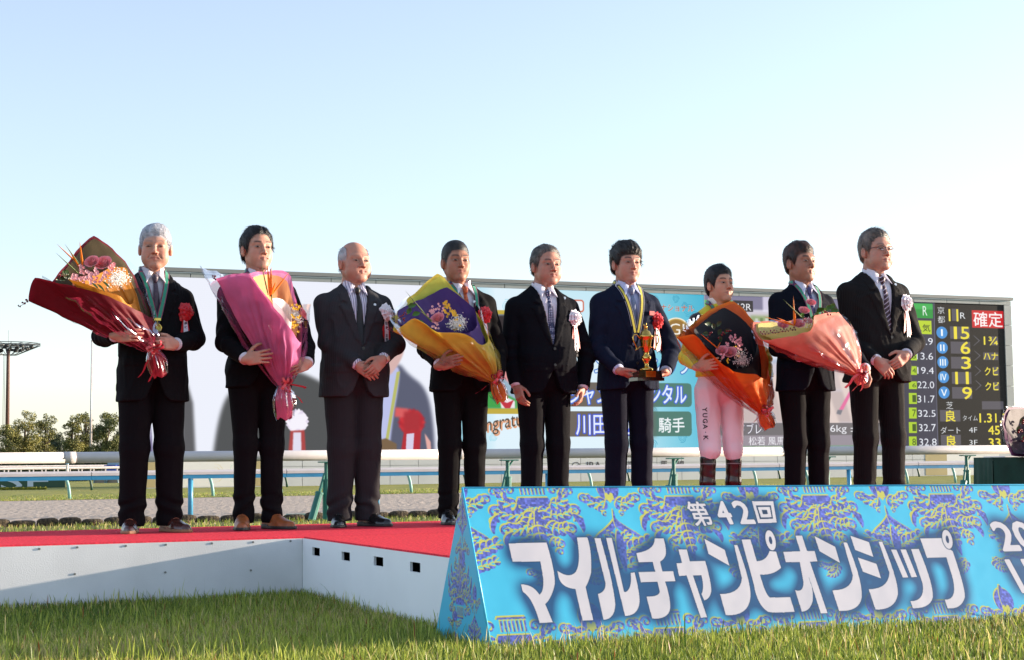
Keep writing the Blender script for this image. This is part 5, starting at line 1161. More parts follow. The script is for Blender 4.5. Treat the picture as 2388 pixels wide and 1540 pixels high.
def rosette(root, c, nrm, r, mpet, mtail, mtail2, txt, seed, TS):
    """ribbon flower with two tails, pinned to the chest; c centre, nrm outward (person coordinates)"""
    c = np.array(c, float); N_ = np.array(nrm, float); N_ /= np.linalg.norm(N_); X = np.cross((0, 0, 1.0), N_); X = -X / np.linalg.norm(X) if X[0] < 0 else X / np.linalg.norm(X); Z = np.cross(X, N_); Z = Z if Z[2] > 0 else -Z
    rs = np.random.RandomState(seed); mb = MB()
    for layer, (n, rr, up, tilt) in enumerate(((9, 1.0, .006, .10), (8, .86, .013, .35), (7, .66, .020, .65), (5, .44, .026, .95), (3, .24, .030, 1.25))):
        for i in range(n):
            a = (i + .5 * (layer % 2) + rs.uniform(-.1, .1)) * 2 * math.pi / n; D = X * math.cos(a) + Z * math.sin(a); S = -X * math.sin(a) + Z * math.cos(a); R_1 = r * rr * rs.uniform(.9, 1.08); wd = r * .46 * rr + .004
            b0 = c + N_ * up; q1 = b0 + D * R_1 * .62 * math.cos(tilt) + N_ * R_1 * .62 * math.sin(tilt); tip = b0 + D * R_1 * math.cos(tilt * .8) + N_ * R_1 * math.sin(tilt * .8) * .8
            l, r_, = q1 - S * wd - N_ * .004, q1 + S * wd - N_ * .004; m_ = q1 + N_ * .008
            mb.add([b0, l, m_, r_, tip], [(0, 1, 2), (0, 2, 3), (1, 4, 2), (2, 4, 3)])
    ro = mb.build('rosette', mpet, root); 
    for k, (dx, w_, ln, mm) in enumerate(((-.55, .030, .125, mtail), (.25, .030, .132, mtail), (-.10, .028, .148, mtail2))):
        L0 = r * ln / .055; w2 = w_ * r / .055; t = MB(); q = c + N_ * (.004 + .0025 * k) - Z * r * .5; e = q + X * dx * r * .9 - Z * L0 + N_ * .006; md = (q + e) / 2 + N_ * .004
        ribbon_strip(t, [q, md, e - Z * .0], [w2 * .8, w2, w2 * 1.1], X); n_ = len(t.v); l, r_ = np.array(t.v[-2]), np.array(t.v[-1]); t.add([l, r_, (l + r_) / 2 - Z * -.001, l - Z * w2 * .5, r_ - Z * w2 * .5], [(0, 3, 2), (1, 2, 4)])
        to = t.build('ribbon_tail', mm, ro)
    if txt:
        tiny_text(txt, q + (e - q) * .22 + N_ * .002, w2 * .62, m_ink2, ro, xdir=X, zdir=(q - e) / np.linalg.norm(q - e), nrm=N_)
    return ro
m_wsatin = mat('white_satin', srgb(240, 232, 238), .35, sheen=.3); m_rsatin = mat('red_satin', srgb(206, 18, 34), .4, sheen=.2); m_rtail = mat('red_tail', srgb(196, 30, 34), .5); m_wtail = mat('white_tail', srgb(232, 228, 240), .5)
m_gold = mat('gold', srgb(230, 190, 100), .18, 1.0, noise=(30, .08)); m_gold2 = mat('dull_gold', srgb(214, 190, 96), .3, .9)

PEOPLE = {}
def make_person(p):
    b = p['at']; Yp = p['Y']; g = onz(p['ux'], 1200, HS); 
    r0 = ray(p['ux'], p['uyf']); o = CAM + r0 * (Yp / r0[1]); o = np.array([o[0], o[1], HS])
    yaw = math.radians(p.get('yaw', 23.0)); Rz = rotz(yaw); nf = Rz @ np.array((0, -1.0, 0)); top = onplane(p['hx'], p['top_u'], o + nf * .02, nf)
    H = top[2] - HS; s = H / (1.722 + p['hair']['top'] * .6)
    hx_l = float((Rz.T @ (top - o))[0]) / s
    root = empty('person', tuple(o), yaw, label=p['label'], cat='person'); root.scale = (s, s, s)
    def wl(u, v, fwd):       # photograph point at a distance in front of the body -> person coordinates
        q = onplane(u, v, o + nf * fwd * s, nf) - o; return (Rz.T @ q) / s
    p['wl'] = wl; p['root'] = root; p['o'] = o; p['Rz'] = Rz; p['s'] = s
    arm = {}
    for sd_, q in b.items():
        W = wl(*q['w']); E_ = wl(*q['e']); T = wl(*q['f']); sh = np.array((sd_ * .176 * p.get('bw', 1), .012, 1.338 - p.get('drop', 0)))
        # keep bones at plausible lengths
        lu, lf = .285, .255
        fa = W - E_; E_ = W - fa / np.linalg.norm(fa) * min(max(np.linalg.norm(fa), .20), lf) ; ua = E_ - sh; L_ = np.linalg.norm(ua)
        if L_ > lu * 1.12: E_ = sh + ua / L_ * lu * 1.08
        if L_ < lu * .8: E_ = E_ + np.array((sd_ * .03, .06, -.03))
        F_ = T - W; F_ /= np.linalg.norm(F_); N_ = np.array(q['n'], float); N_ -= (N_ @ F_) * F_; N_ /= np.linalg.norm(N_); X = np.cross(F_, N_) * (1 if sd_ < 0 else -1)
        arm[sd_] = dict(elbow=E_, wrist=W, M=np.stack([X, N_, F_], 1), curl=q.get('c', (.3, .35, .3)), thumb=q.get('th', 0), sp=q.get('sp', 0))
    p['arm'] = arm
    hc = np.array((hx_l * .85, -.012, 1.722 - .131)); yw = math.radians(p['hyaw'] - p.get('yaw', 23.0)); RH = rotz(yw) @ rotx(math.radians(-p.get('hpitch', 3))); hs = p.get('hs', 1.0) * 1.035
    TR = p['TR'] = lambda Q: (np.asarray(Q) * hs) @ RH.T + hc; TI = lambda V: ((V - hc) @ RH) / hs
    RHf = RH.astype(f32); hcf = hc.astype(f32)
    def body(P):
        D = np.full(len(P), .3, f32); z = P[:, 2]; d = P - hcf; q2 = (d * d).sum(1); D = np.minimum(D, np.sqrt(q2) - .10)
        D[:] = np.where(np.sqrt(q2) > .20, np.sqrt(q2) - .15, D)
        m = q2 < .04
        if m.any(): D[m] = head_sdf((d[m] @ RHf) / hs, p) * hs
        nk = caps(P, hc + RH @ np.array((0, .030, -.05)), (0, .025, 1.40), .055 * p.get('neckw', 1), .060 * p.get('neckw', 1)); nk = smin(nk, caps(P, hc + RH @ np.array((0, -.035, -.085)), (0, -.02, 1.42), .022, .03), .02); D = smin(D, nk, .018)
        t = ell(P, (0, .01, 1.26), (.135, .085, .17)); D = smin(D, t, .02); D = np.minimum(D, ell(P, (0, .01, 1.06), (.11, .07, .2)))
        for sd_, sh, el, wr, q in arms(p):
            cn = wr + q['M'][:, 2] * .08; dd = P - cn.astype(f32); r2 = (dd * dd).sum(1); a = smin(caps(P, (sd_ * .10, .01, 1.34), sh, .05, .042), smin(caps(P, sh, el, .040, .033), caps(P, el, wr, .033, .0235), .01), .02)
            m = r2 < .16 ** 2
            if m.any(): a[m] = smin(a[m], .93 * hand_sdf(((P[m] - wr.astype(f32)) @ q['M'].astype(f32)) / f32(.93), q['curl'], q['sp'], q['thumb']), .008)
            D = np.minimum(D, a) if True else D
        return D
    pts = [hc + .14, hc - .14, np.array((.2, .11, 1.0)), np.array((-.2, -.11, .92))] + [q['wrist'] + q['M'][:, 2] * .19 for q in arm.values()] + [q['wrist'] for q in arm.values()] + [q['elbow'] for q in arm.values()]
    lo = np.min(pts, 0) - .06; hi = np.max(pts, 0) + .06; hi[2] = hc[2] + .15; lo[2] = min(lo[2], .86 if True else 0)
    V, F = surf(body, lo, hi, p.get('vox', .0038)); bd = npmesh('body', V, F, m_skin, root, cols=skin_cols(V, p, TI))
    # eyes; lid shadow and lash line painted as a dark upper rim
    for sx in (-1, 1):
        e = MB().ball((0, 0, 0), (.0155, .0080, p.get('eyeh', .0046) * 1.15), 14, 10); Q = np.array(e.v); c = np.where((((Q[:, 0] - .001) ** 2 + Q[:, 2] ** 2) < .0064 ** 2)[:, None] & (Q[:, 1] < 0)[:, None], (.018, .010, .007), (.30, .24, .21)); c[Q[:, 2] > p.get('eyeh', .005) * .62] = (.02, .012, .01)
        Q = Q @ rotz(-sx * .22 * -1).T + np.array((sx * .0315, -.0818 , .0025)); e.v = [tuple(q) for q in TR(Q * np.array((p.get('hw', 1), 1, 1)))]; e.build('eye', m_eyew, root, True, cols=c)
    make_hair(p, root, TR, hs)
    # clothes
    xm = max(abs(q['elbow'][0]) for q in arm.values()) + .09; ym = min(-.21, min(min(q['wrist'][1], q['elbow'][1]) for q in arm.values()) - .08)
    zl = min(min(q['wrist'][2] for q in arm.values()) - .08, p.get('hem', .78) - .03)
    xlo = min(-xm, min(q['wrist'][0] for q in arm.values()) - .08); xhi = max(xm, max(q['wrist'][0] for q in arm.values()) + .08)
    V, F = surf(lambda P: jacket_sdf(P, p), (xlo, ym, zl), (xhi, .20, 1.50), .0066)
    jm = p['jmat']; jk = npmesh('jacket' if p['top'] == 'suit' else 'silk_shirt', V, F, jm, root, cols=p['jcol'](V) if 'jcol' in p else None)
    V, F = surf(lambda P: trousers_sdf(P, p), (-.30, -.18, p.get('zb', .035) - .02), (.30, .20, 1.09), .0072); tr = npmesh('trousers' if p['top'] == 'suit' else 'breeches', V, F, p['tmat'], root)
    if p['top'] == 'suit':
        V, F = surf(lambda P: shirt_sdf(P, p), (-.16, -.18, .99), (.16, .12, 1.53), .0046); sm = npmesh('shirt', V, F, p['smat'], root)
        # collar wings
        mb = MB()
        for s_ in (-1, 1):
            A_ = [(s_ * .004, -.049, 1.452), (s_ * .030, -.047, 1.470), (s_ * .056, -.012, 1.487), (s_ * .064, -.014, 1.455), (s_ * .050, front_y(.05, 1.385, p) - .006, 1.388), (s_ * .022, -.073, 1.430)]
            o_ = len(mb.v); mb.v += A_; mb.v[o_:] = [(a_ * 1.06, b_ * 1.05 - .002, c_) for a_, b_, c_ in mb.v[o_:]]; mb.f += [(o_, o_ + 1, o_ + 5), (o_ + 1, o_ + 2, o_ + 3), (o_ + 1, o_ + 3, o_ + 4), (o_ + 1, o_ + 4, o_ + 5)]; mb.m += [0] * 4
        cw = mb.build('collar', p['smat'], root); sol = cw.modifiers.new('s', 'SOLIDIFY'); sol.thickness = .0035; sol.offset = 0
        # cuffs of the shirt
        for s_, q in arm.items():
            u = q['wrist'] - q['elbow']; u /= np.linalg.norm(u); MB().tube([q['wrist'] - u * .05, q['wrist'] - u * .002], [.037, .035], 18).build('cuff', p['smat'], root, smooth=True)
        # tie
        tz = 1.418; ty = -.066; T = MB(); kn = [(0, ty - .012, tz + .012, .017), (0, ty - .019, tz, .0175), (0, ty - .017, tz - .018, .0135), (0, ty - .012, tz - .032, .010)]
        T.tube([k_[:3] for k_ in kn], [k_[3] for k_ in kn], 12, up=(0, -1, 0)); row = []
        for i in range(12):
            z = tz - .026 - i * .031; w_ = .011 + .0021 * i
            if z < p.get('vz', VZ0) - .03: break
            y = front_y(0, z, p, .014) - .010 - .004 * math.sin(i * .9) - max(0, (3 - i)) * .004 * (front_y(0, z, p, .014) > ty); y = min(y, ty - .010)
            row.append((z, y, w_))
        o_ = len(T.v)
        for z, y, w_ in row: T.v += [(-w_, y + .005, z), (-w_ * .5, y, z), (w_ * .5, y, z), (w_, y + .005, z)]
        for i in range(len(row) - 1):
            for k_ in range(3): T.f.append((o_ + i * 4 + k_, o_ + i * 4 + k_ + 1, o_ + i * 4 + 5 + k_, o_ + i * 4 + 4 + k_)); T.m.append(0)
        T.build('tie', p['tiemat'], root, smooth=True)
        bz = p.get('vz', VZ0) - .012
        for k_ in range(2): MB().tube([(.004, front_y(0, bz - .1 * k_, p) - .006, bz - .1 * k_), (.004, front_y(0, bz - .1 * k_, p) - .0105, bz - .1 * k_)], .009, 12).build('button', mat('button', (.02, .02, .022), .3), root)
        for s_ in (-1, 1):
            an = math.radians(p.get('toe', 14)) * s_ + p.get('toeoff', 0) * math.radians(1)
            for nm, VV, FF, mm in (('shoe', SHV, SHF, p['shoe']), ('sole', SOV, SOF, m_sole)):
                pass
            sh_ = npmesh('shoe', SHV @ rotz(an).T + np.array((s_ * p.get('stance', .1), .02, 0)), SHF, p['shoe'], root); npmesh('sole', SOV @ rotz(an).T + np.array((s_ * p.get('stance', .1), .02, 0)), SOF, p.get('solem', m_sole), sh_)
            lc = MB()
            for k_ in range(4):
                yy = -.028 - k_ * .018; zz = float(np.interp(yy, [-.215, -.19, -.14, -.08, -.03, .02, .07], [.030, .046, .055, .078, .104, .112, .10])) + .001
                A_ = rotz(an) @ np.array((-.016, yy, zz - .004)); B2 = rotz(an) @ np.array((.016, yy - .004, zz - .004)); M2 = rotz(an) @ np.array((0, yy, zz + .001)); oo = np.array((s_ * p.get('stance', .1), .02, 0)); lc.tube([A_ + oo, M2 + oo, B2 + oo], .0018, 5)
            lc.build('lace', p.get('lace', p['shoe']), sh_, smooth=True)
    return p
m_sole = mat('sole_black', (.02, .02, .02), .5); m_tansole = mat('sole_tan', srgb(150, 110, 80), .6)
def arm_(w, e, f, n, **k): return dict(w=w, e=e, f=f, n=n, **k)
K = lambda *a: tuple(np.array(srgb(*a)))
SK = K(198, 146, 124); SKD = K(172, 120, 96)
def tie_mat(name, base, kind, c2, scale=120, c3=None):
    def ex(t, b, tc):
        mp = t.nodes.new('ShaderNodeMapping'); t.links.new(tc.outputs['Object'], mp.inputs['Vector'])
        if kind == 'stripe': mp.inputs['Rotation'].default_value = (0, math.radians(35), 0); w_ = t.nodes.new('ShaderNodeTexWave'); w_.bands_direction = 'Z'; w_.inputs['Scale'].default_value = scale; t.links.new(mp.outputs[0], w_.inputs['Vector']); fac = w_.outputs['Fac']; lo_, hi_ = .8, .95
        elif kind == 'dots': w_ = t.nodes.new('ShaderNodeTexVoronoi'); w_.inputs['Scale'].default_value = scale; w_.inputs['Randomness'].default_value = .15; t.links.new(mp.outputs[0], w_.inputs['Vector']); fac = w_.outputs['Distance']; lo_, hi_ = .42, .28
        else: w_ = t.nodes.new('ShaderNodeTexNoise'); w_.inputs['Scale'].default_value = scale; t.links.new(mp.outputs[0], w_.inputs['Vector']); fac = w_.outputs['Fac']; lo_, hi_ = .5, .62
        r = t.nodes.new('ShaderNodeMapRange'); r.inputs[1].default_value = lo_; r.inputs[2].default_value = hi_; t.links.new(fac, r.inputs[0]); mx = t.nodes.new('ShaderNodeMix'); mx.data_type = 'RGBA'; mx.inputs[6].default_value = (*base, 1); mx.inputs[7].default_value = (*c2, 1); t.links.new(r.outputs[0], mx.inputs[0]); t.links.new(mx.outputs[2], b.inputs['Base Color'])
    return mat(name, base, .45, spec=.4, sheen=.2, extra=ex)
def shirt_mat(name, base, stripe=None, sc_=60, amt=.8):
    def ex(t, b, tc):
        if stripe is None: return
        w_ = t.nodes.new('ShaderNodeTexWave'); w_.bands_direction = 'X'; w_.inputs['Scale'].default_value = sc_; t.links.new(tc.outputs['Object'], w_.inputs['Vector']); r = t.nodes.new('ShaderNodeMapRange'); r.inputs[1].default_value = .75; r.inputs[2].default_value = .92; r.inputs[4].default_value = amt; t.links.new(w_.outputs['Fac'], r.inputs[0])
        mx = t.nodes.new('ShaderNodeMix'); mx.data_type = 'RGBA'; mx.inputs[6].default_value = (*base, 1); mx.inputs[7].default_value = (*stripe, 1); t.links.new(r.outputs[0], mx.inputs[0]); t.links.new(mx.outputs[2], b.inputs['Base Color'])
    return mat(name, base, .7, spec=.3, extra=ex)
sm_white = shirt_mat('white_shirt', K(226, 224, 236)); sm_blue = shirt_mat('pale_blue_shirt', K(196, 206, 240)); sm_s1 = shirt_mat('striped_shirt_purple', K(226, 222, 230), K(96, 84, 120), 55, .6); sm_s3 = shirt_mat('striped_shirt_navy', K(226, 222, 238), K(50, 56, 110), 24, .9)
black = (.008, .008, .009)
blk_shoe = mat('black_leather', (.012, .012, .013), .22, spec=.6, coat=.3); brn = mat('brown_leather', K(74, 40, 34), .25, spec=.6, coat=.3, noise=(20, .2)); tan_ = mat('tan_leather', K(160, 92, 52), .35, spec=.5, noise=(25, .25))
P = []
P.append(dict(label='white haired man in black suit with green ribbon medal, farthest left', drop=.03, ux=352, uyf=1240, Y=9.26, hx=364, top_u=523, hyaw=10, hpitch=0, top='suit', seed=1, bw=.98, belly=.02, hem=.725, legw=1.12, stance=.105, vz=1.06, toe=16, cheek=1.1, fold=1, foldc=.5, bags=1, eyeh=.0028, hw=1.03, nose=1.1,
    skin=SK, brow=K(120, 106, 100), brow_a=.5, hair=dict(f=.062, side=.006, top=.013, mess=.003, col=K(104, 110, 122), col2=K(196, 198, 206), gs=.4, gt=.85, len=.035, lift=.15, n=2200, comb=(.8, -.9, 0)),
    jmat=suit_mat('suit_black', (.011, .011, .013)), tmat=suit_mat('trousers_black', (.010, .009, .011)), smat=sm_s1, tiemat=tie_mat('tie_taupe', K(84, 70, 84), 'dots', K(40, 30, 44), 150), shoe=brn, lace=mat('lace_tan', K(150, 96, 70), .6), solem=m_tansole,
    at={-1: arm_((270, 783, .31), (240, 784, .05), (338, 781, .40), (.1, 1, 0), c=(.25, .35, .3), th=.1, sp=.05), 1: arm_((408, 803, .24), (462, 790, .0), (345, 797, .35), (0, 1, -.1), c=(.3, .3, .3), th=.3)}))
P.append(dict(label='young man with centre parted black hair behind a pink wrapped bouquet', ux=602, uyf=1233, Y=9.54, hx=600, top_u=527, hyaw=31, hpitch=4, top='suit', seed=2, bw=.95, hem=.80, legw=.92, stance=.082, jaw=.92, goatee=1, skin=SK, toe=18,
    hair=dict(f=.082, t=.05, side=.012, top=.014, mess=.003, part=.012, col=(.008, .008, .010), col2=(.03, .028, .03), len=.05, lift=.22, n=2000, rec=.012),
    jmat=suit_mat('suit_black2', (.010, .010, .012)), tmat=suit_mat('trousers_black2', (.011, .010, .012)), smat=sm_white, tiemat=tie_mat('tie_dark', (.02, .02, .04), 'plain', (.03, .03, .06)), shoe=tan_, lace=mat('lace_brown', K(120, 70, 40), .6),
    at={-1: arm_((574, 838, .31), (512, 786, .02), (646, 828, .42), (.2, 1, 0), c=(.08, .2, .2), sp=.22, th=-.3), 1: arm_((716, 848, .28), (716, 808, .02), (660, 868, .40), (0, 1, -.1), c=(.2, .35, .3), sp=.15)}))
P.append(dict(label='balding stout man in charcoal pinstripe suit with white rosette, hands clasped, beside the yellow bouquet', ux=826, uyf=1227, Y=9.79, hx=828, top_u=564, hyaw=33, hpitch=4, top='suit', seed=3, bw=1.03, bd=1.08, belly=.03, hem=.775, legw=1.15, stance=.088, cheek=1.2, jaw=1.08, hw=1.06, neckw=1.15, bags=1, fold=1, nose=1.15, hs=1.02, skin=K(190, 136, 116), brow=K(110, 84, 74), brow_a=.35, toe=20,
    hair=dict(f=.085, side=.004, top=.003, mess=.001, bald=1, col=K(110, 106, 108), col2=K(196, 196, 204), gs=.8, gt=.6, len=.022, lift=.08, n=900),
    jmat=suit_mat('suit_charcoal_stripe', (.052, .053, .060), (38, (.075, .075, .085), .4)), tmat=suit_mat('trousers_charcoal_stripe', (.040, .037, .042), (38, (.065, .06, .07), .25)), smat=sm_s3, tiemat=tie_mat('tie_black', black, 'plain', (.012, .012, .012)), shoe=blk_shoe,
    at={-1: arm_((836, 852, .20), (748, 790, .0), (882, 884, .24), (.1, 1, 0), c=(.35, .4, .3), th=.2), 1: arm_((893, 838, .24), (926, 800, .04), (852, 884, .275), (-.1, 1, 0), c=(.32, .45, .3), th=.2)}))
P.append(dict(label='tanned man with cropped black hair and orange tie behind the yellow bouquet', ux=1078, uyf=1221, Y=10.02, hx=1062, top_u=561, hyaw=21, hpitch=2, top='suit', seed=4, bw=.98, hem=.80, legw=.95, stance=.088, fold=1, foldc=.4, hw=1.0, jaw=1.04, skin=SKD, brow=(.03, .02, .018), eyeh=.0038, toe=18,
    hair=dict(f=.068, t=.036, side=.003, top=.009, mess=.001, col=(.010, .010, .011), col2=(.035, .033, .033), len=.007, lift=1.2, n=2500),
    jmat=suit_mat('suit_black3', (.0095, .0095, .011)), tmat=suit_mat('trousers_black3', (.009, .009, .010)), smat=sm_white, tiemat=tie_mat('tie_orange', K(206, 100, 50), 'noise', K(150, 60, 40), 60), shoe=blk_shoe,
    at={-1: arm_((1026, 852, .34), (984, 828, .02), (1078, 836, .43), (.2, 1, 0), c=(.3, .4, .3)), 1: arm_((1158, 888, .16), (1163, 822, .0), (1176, 930, .24), (-.7, .4, 0), c=(.6, .6, .4), th=.3)}))
P.append(dict(label='man with small moustache and blue dotted tie, arms hanging at his sides', drop=.01, ux=1272, uyf=1214, Y=10.29, hx=1276, top_u=571, hyaw=26, hpitch=1, top='suit', seed=5, bw=1.05, bd=1.05, belly=.02, hem=.79, legw=1.0, stance=.095, cheek=1.12, jaw=1.05, fold=1, foldc=.5, bags=1, brow_furrow=1, moustache=K(120, 96, 84), hw=1.03, nose=1.15, neckw=1.08, skin=K(186, 132, 112), brow=K(60, 50, 46),
    hair=dict(f=.086, t=.052, side=.010, top=.010, mess=.003, rec=.018, col=K(40, 40, 42), col2=K(112, 104, 98), gs=.35, gt=.6, len=.035, lift=.35, n=1800, comb=(.2, .8, 0)),
    jmat=suit_mat('suit_navy_black', (.0085, .0095, .014)), tmat=suit_mat('trousers_navy_black', (.009, .009, .012)), smat=sm_white, tiemat=tie_mat('tie_navy_dots', K(34, 42, 84), 'dots', K(190, 196, 220), 95), shoe=blk_shoe,
    at={-1: arm_((1205, 902, .04), (1190, 830, -.02), (1217, 944, .09), (1, .3, 0), c=(.35, .45, .35), th=.35), 1: arm_((1358, 908, .04), (1368, 830, -.02), (1352, 950, .09), (-1, .3, 0), c=(.35, .45, .35), th=.35)}))
P.append(dict(label='man in navy suit holding the golden trophy cup, with striped medal ribbon', ux=1468, uyf=1209, Y=10.55, hx=1462, top_u=563, hyaw=22, hpitch=0, top='suit', seed=6, bw=1.0, hem=.80, legw=.98, stance=.095, fold=1, foldc=.35, skin=K(194, 142, 122), brow=(.03, .02, .018), eyeh=.0038,
    hair=dict(f=.052, side=.016, top=.022, mess=.006, fringe=.003, col=(.008, .008, .009), col2=(.045, .038, .034), len=.045, lift=.35, n=2400, comb=(.2, -.8, -.3)),
    jmat=suit_mat('suit_navy', (.014, .020, .046)), tmat=suit_mat('trousers_navy', (.012, .014, .030)), smat=sm_blue, tiemat=tie_mat('tie_grey_blue', K(112, 126, 156), 'dots', K(150, 160, 190), 220), shoe=blk_shoe,
    at={-1: arm_((1444, 864, .20), (1392, 812, .02), (1496, 892, .25), (.4, .1, 1), c=(.1, .2, .2), th=-.3), 1: arm_((1552, 868, .20), (1568, 812, .02), (1512, 892, .25), (-.4, .1, 1), c=(.1, .2, .2), th=-.3)}))
def silk_cols(V):
    c = np.repeat(np.array([K(226, 206, 40)]), len(V), 0); x, y, z = V.T; blk = ((np.abs(x) > .15) & (z > 1.34)) | ((np.abs(x) < .15) & (np.abs(z - 1.22 - .06 * np.sin(x * 9)) < .045)); c[blk] = (.012, .012, .014); return c
P.append(dict(label='young jockey in yellow silks and pink white breeches holding the orange bouquet', ux=1684, uyf=1204, Y=10.27, hx=1680, top_u=618, hyaw=28, hpitch=5, top='silks', seed=7, bw=.90, bd=.90, sleeve=.86, hem=.965, legw=1, stance=.10, zb=.40, zt=1.02, jaw=.88, hw=.95, hs=1.01, skin=K(206, 150, 122), brow=(.02, .014, .012), brow_a=1,
    hair=dict(f=.066, side=.012, top=.016, mess=.004, col=(.006, .006, .008), col2=(.02, .02, .022), len=.035, lift=.4, n=2000, comb=(.5, .2, .1)), jmat=mat('yellow_silk', (1, 1, 1), .45, attr='Col', sheen=.2, bump=(90, .3, .004)), jcol=silk_cols, tmat=mat('breeches_cloth', K(240, 224, 230), .6, bump=(60, .3, .004)),
    at={-1: arm_((1628, 856, .34), (1592, 838, .04), (1686, 846, .45), (.2, 1, 0), c=(.1, .2, .2), sp=.2, th=-.2), 1: arm_((1797, 918, .12), (1795, 846, .0), (1800, 962, .22), (-.5, .6, 0), c=(.5, .5, .4), th=.2)}))
P.append(dict(label='young man with short brown black hair holding the salmon bouquet', ux=1884, uyf=1200, Y=10.22, hx=1866, top_u=563, hyaw=32, hpitch=3, top='suit', seed=8, bw=.95, hem=.79, legw=.95, stance=.090, jaw=.95, skin=K(170, 120, 98), brow=(.03, .02, .015), eyeh=.0042,
    hair=dict(f=.056, side=.008, top=.014, mess=.005, fringe=.002, col=(.014, .010, .010), col2=K(92, 56, 44), gs=.1, gt=.45, len=.016, lift=.9, n=2600),
    jmat=suit_mat('suit_dark_navy', (.009, .011, .020)), tmat=suit_mat('trousers_dark', (.009, .008, .010)), smat=shirt_mat('pale_shirt', K(204, 206, 228)), tiemat=tie_mat('tie_purple', K(50, 44, 96), 'noise', K(110, 104, 160), 90), shoe=blk_shoe,
    at={-1: arm_((1868, 832, .20), (1816, 812, .02), (1916, 822, .25), (.2, 1, 0), c=(.3, .3, .3)), 1: arm_((2018, 862, .36), (1988, 840, .08), (2034, 898, .40), (-.8, .5, 0), c=(.7, .8, .5), th=.5)}))
P.append(dict(label='tall man with rimless glasses and striped tie, hands folded, farthest right', ux=2054, uyf=1207, Y=10.55, hx=2044, top_u=534, hyaw=25, hpitch=4, top='suit', seed=9, bw=1.06, bd=1.04, belly=.015, hem=.80, legw=1.0, stance=.108, fold=1, foldc=.45, cheek=1.08, bags=1, hw=1.02, neckw=1.08, skin=K(192, 140, 120), brow=K(90, 76, 70), brow_a=.6, eyeh=.004,
    hair=dict(f=.080, t=.05, side=.010, top=.016, mess=.003, part=.0, col=K(60, 58, 60), col2=K(130, 116, 104), gs=.5, gt=.45, len=.04, lift=.35, n=2000, rec=.010, comb=(.7, .2, 0)),
    jmat=suit_mat('suit_charcoal', (.020, .019, .020), (42, (.05, .048, .048), .45)), tmat=suit_mat('trousers_charcoal', (.017, .016, .017), (42, (.05, .048, .046), .2)), smat=sm_white, tiemat=tie_mat('tie_stripe', K(56, 24, 40), 'stripe', K(190, 180, 200), 14), shoe=blk_shoe,
    at={-1: arm_((2046, 842, .20), (1985, 815, .0), (2082, 880, .235), (.2, 1, 0), c=(.35, .45, .3), th=.2), 1: arm_((2112, 828, .22), (2150, 806, .0), (2060, 878, .27), (-.1, 1, 0), c=(.3, .45, .3), th=.2)}))
import time as _t
for q in P:
    _t0 = _t.time(); make_person(q); print('person', q['seed'], round(_t.time() - _t0, 1))
# ================================================================ worn and carried things
def P_(i): return P[i - 1]
def chest(p, u, v, off=.008):
    q = p['wl'](u, v, .12); return np.array((q[0], front_y(q[0], q[2], p) - off, q[2]))
for i, u, v, kind, txt in ((1, 433, 727, 'r', '優勝'), (3, 901, 729, 'w', '日本馬主協会会長'), (4, 1128, 735, 'r', None), (5, 1344, 742, 'w', '京都馬主協会会長'), (6, 1537, 747, 'r', '優勝調教師'), (9, 2111, 707, 'w', '理事長')):
    p = P_(i); c = chest(p, u, v); nx = .45 * np.sign(c[0]) * min(1, abs(c[0]) / .12)
    rosette(p['root'], c, (nx, -1, .05), .061, m_wsatin if kind == 'w' else m_rsatin, m_rtail, m_wtail, txt, i, None)
p = P_(6); c = chest(p, 1519, 731, .02); MB().box(c, (.020, .002, .013), ax=rotz(.25).T).build('name_tag', m_rsatin, p['root'])
for i, u, v in ((3, 874, 711), (5, 1323, 694), (9, 2094, 663), (4, 1106, 704)):
    p = P_(i); c = chest(p, u, v, .010); lp = MB().lathe([(.0085, -.0015), (.0085, .0015)], n=14).build('lapel_pin', mat('pin_silver', srgb(190, 200, 215), .3, .6), p['root']); lp.location = tuple(c); lp.rotation_euler = (math.pi / 2, 0, 0)
# glasses of the last man
p = P_(9)
def headframe(p):
    yw = math.radians(p['hyaw'] - p.get('yaw', 23.0)); return rotz(yw) @ rotx(math.radians(-p.get('hpitch', 3)))
def head_tr(p):
    top = None
    for c in p['root'].children:
        if c.name.startswith('body'): pass
    return p['TR']
def glasses(p):
    TR = p['TR']; mb = MB(); lens = MB()
    for s in (-1, 1):
        ring_ = [(s * (.034 + .0235 * math.cos(t)), -.0985 + .010 * max(0, (math.cos(t))) , .003 + .0135 * math.sin(t)) for t in np.linspace(0, 6.283, 25)]
        top_ = [q for q in ring_ if q[2] > .004]; mb.tube(TR(np.array(top_)), .0019, 6); o = len(lens.v); lens.add(TR(np.array(ring_[:-1])), [tuple(range(24))])
        mb.tube(TR(np.array([(s * .057, -.088, .010), (s * .076, -.060, .010), (s * .083, .0, .008)])), .0020, 5)
    mb.tube(TR(np.array([(-.012, -.100, .008), (0, -.103, .011), (.012, -.100, .008)])), .0012, 5)
    g = mb.build('glasses', mat('glasses_metal', srgb(84, 78, 74), .3, .8), p['root'], True)
    lens.build('lens', mat('lens', (1, 1, 1), .03, trans=1, spec=.5, alpha=.25), g)
glasses(p)
# wrist watch
p = P_(3); q = p['arm'][1]; u = q['wrist'] - q['elbow']; u /= np.linalg.norm(u); c = q['wrist'] - u * .008
wt = MB().tube([c - u * .009, c + u * .009], .0305, 18).build('wristwatch', mat('watch_steel', (.6, .58, .55), .3, 1.0), p['root'], True)
o = np.cross(u, (0, 0, 1)); o = o / np.linalg.norm(o); o = o if o[1] < 0 else -o; MB().tube([c + o * .028 , c + o * .037], .017, 16).build('dial', mat('watch_dial', srgb(226, 190, 160), .3), wt)
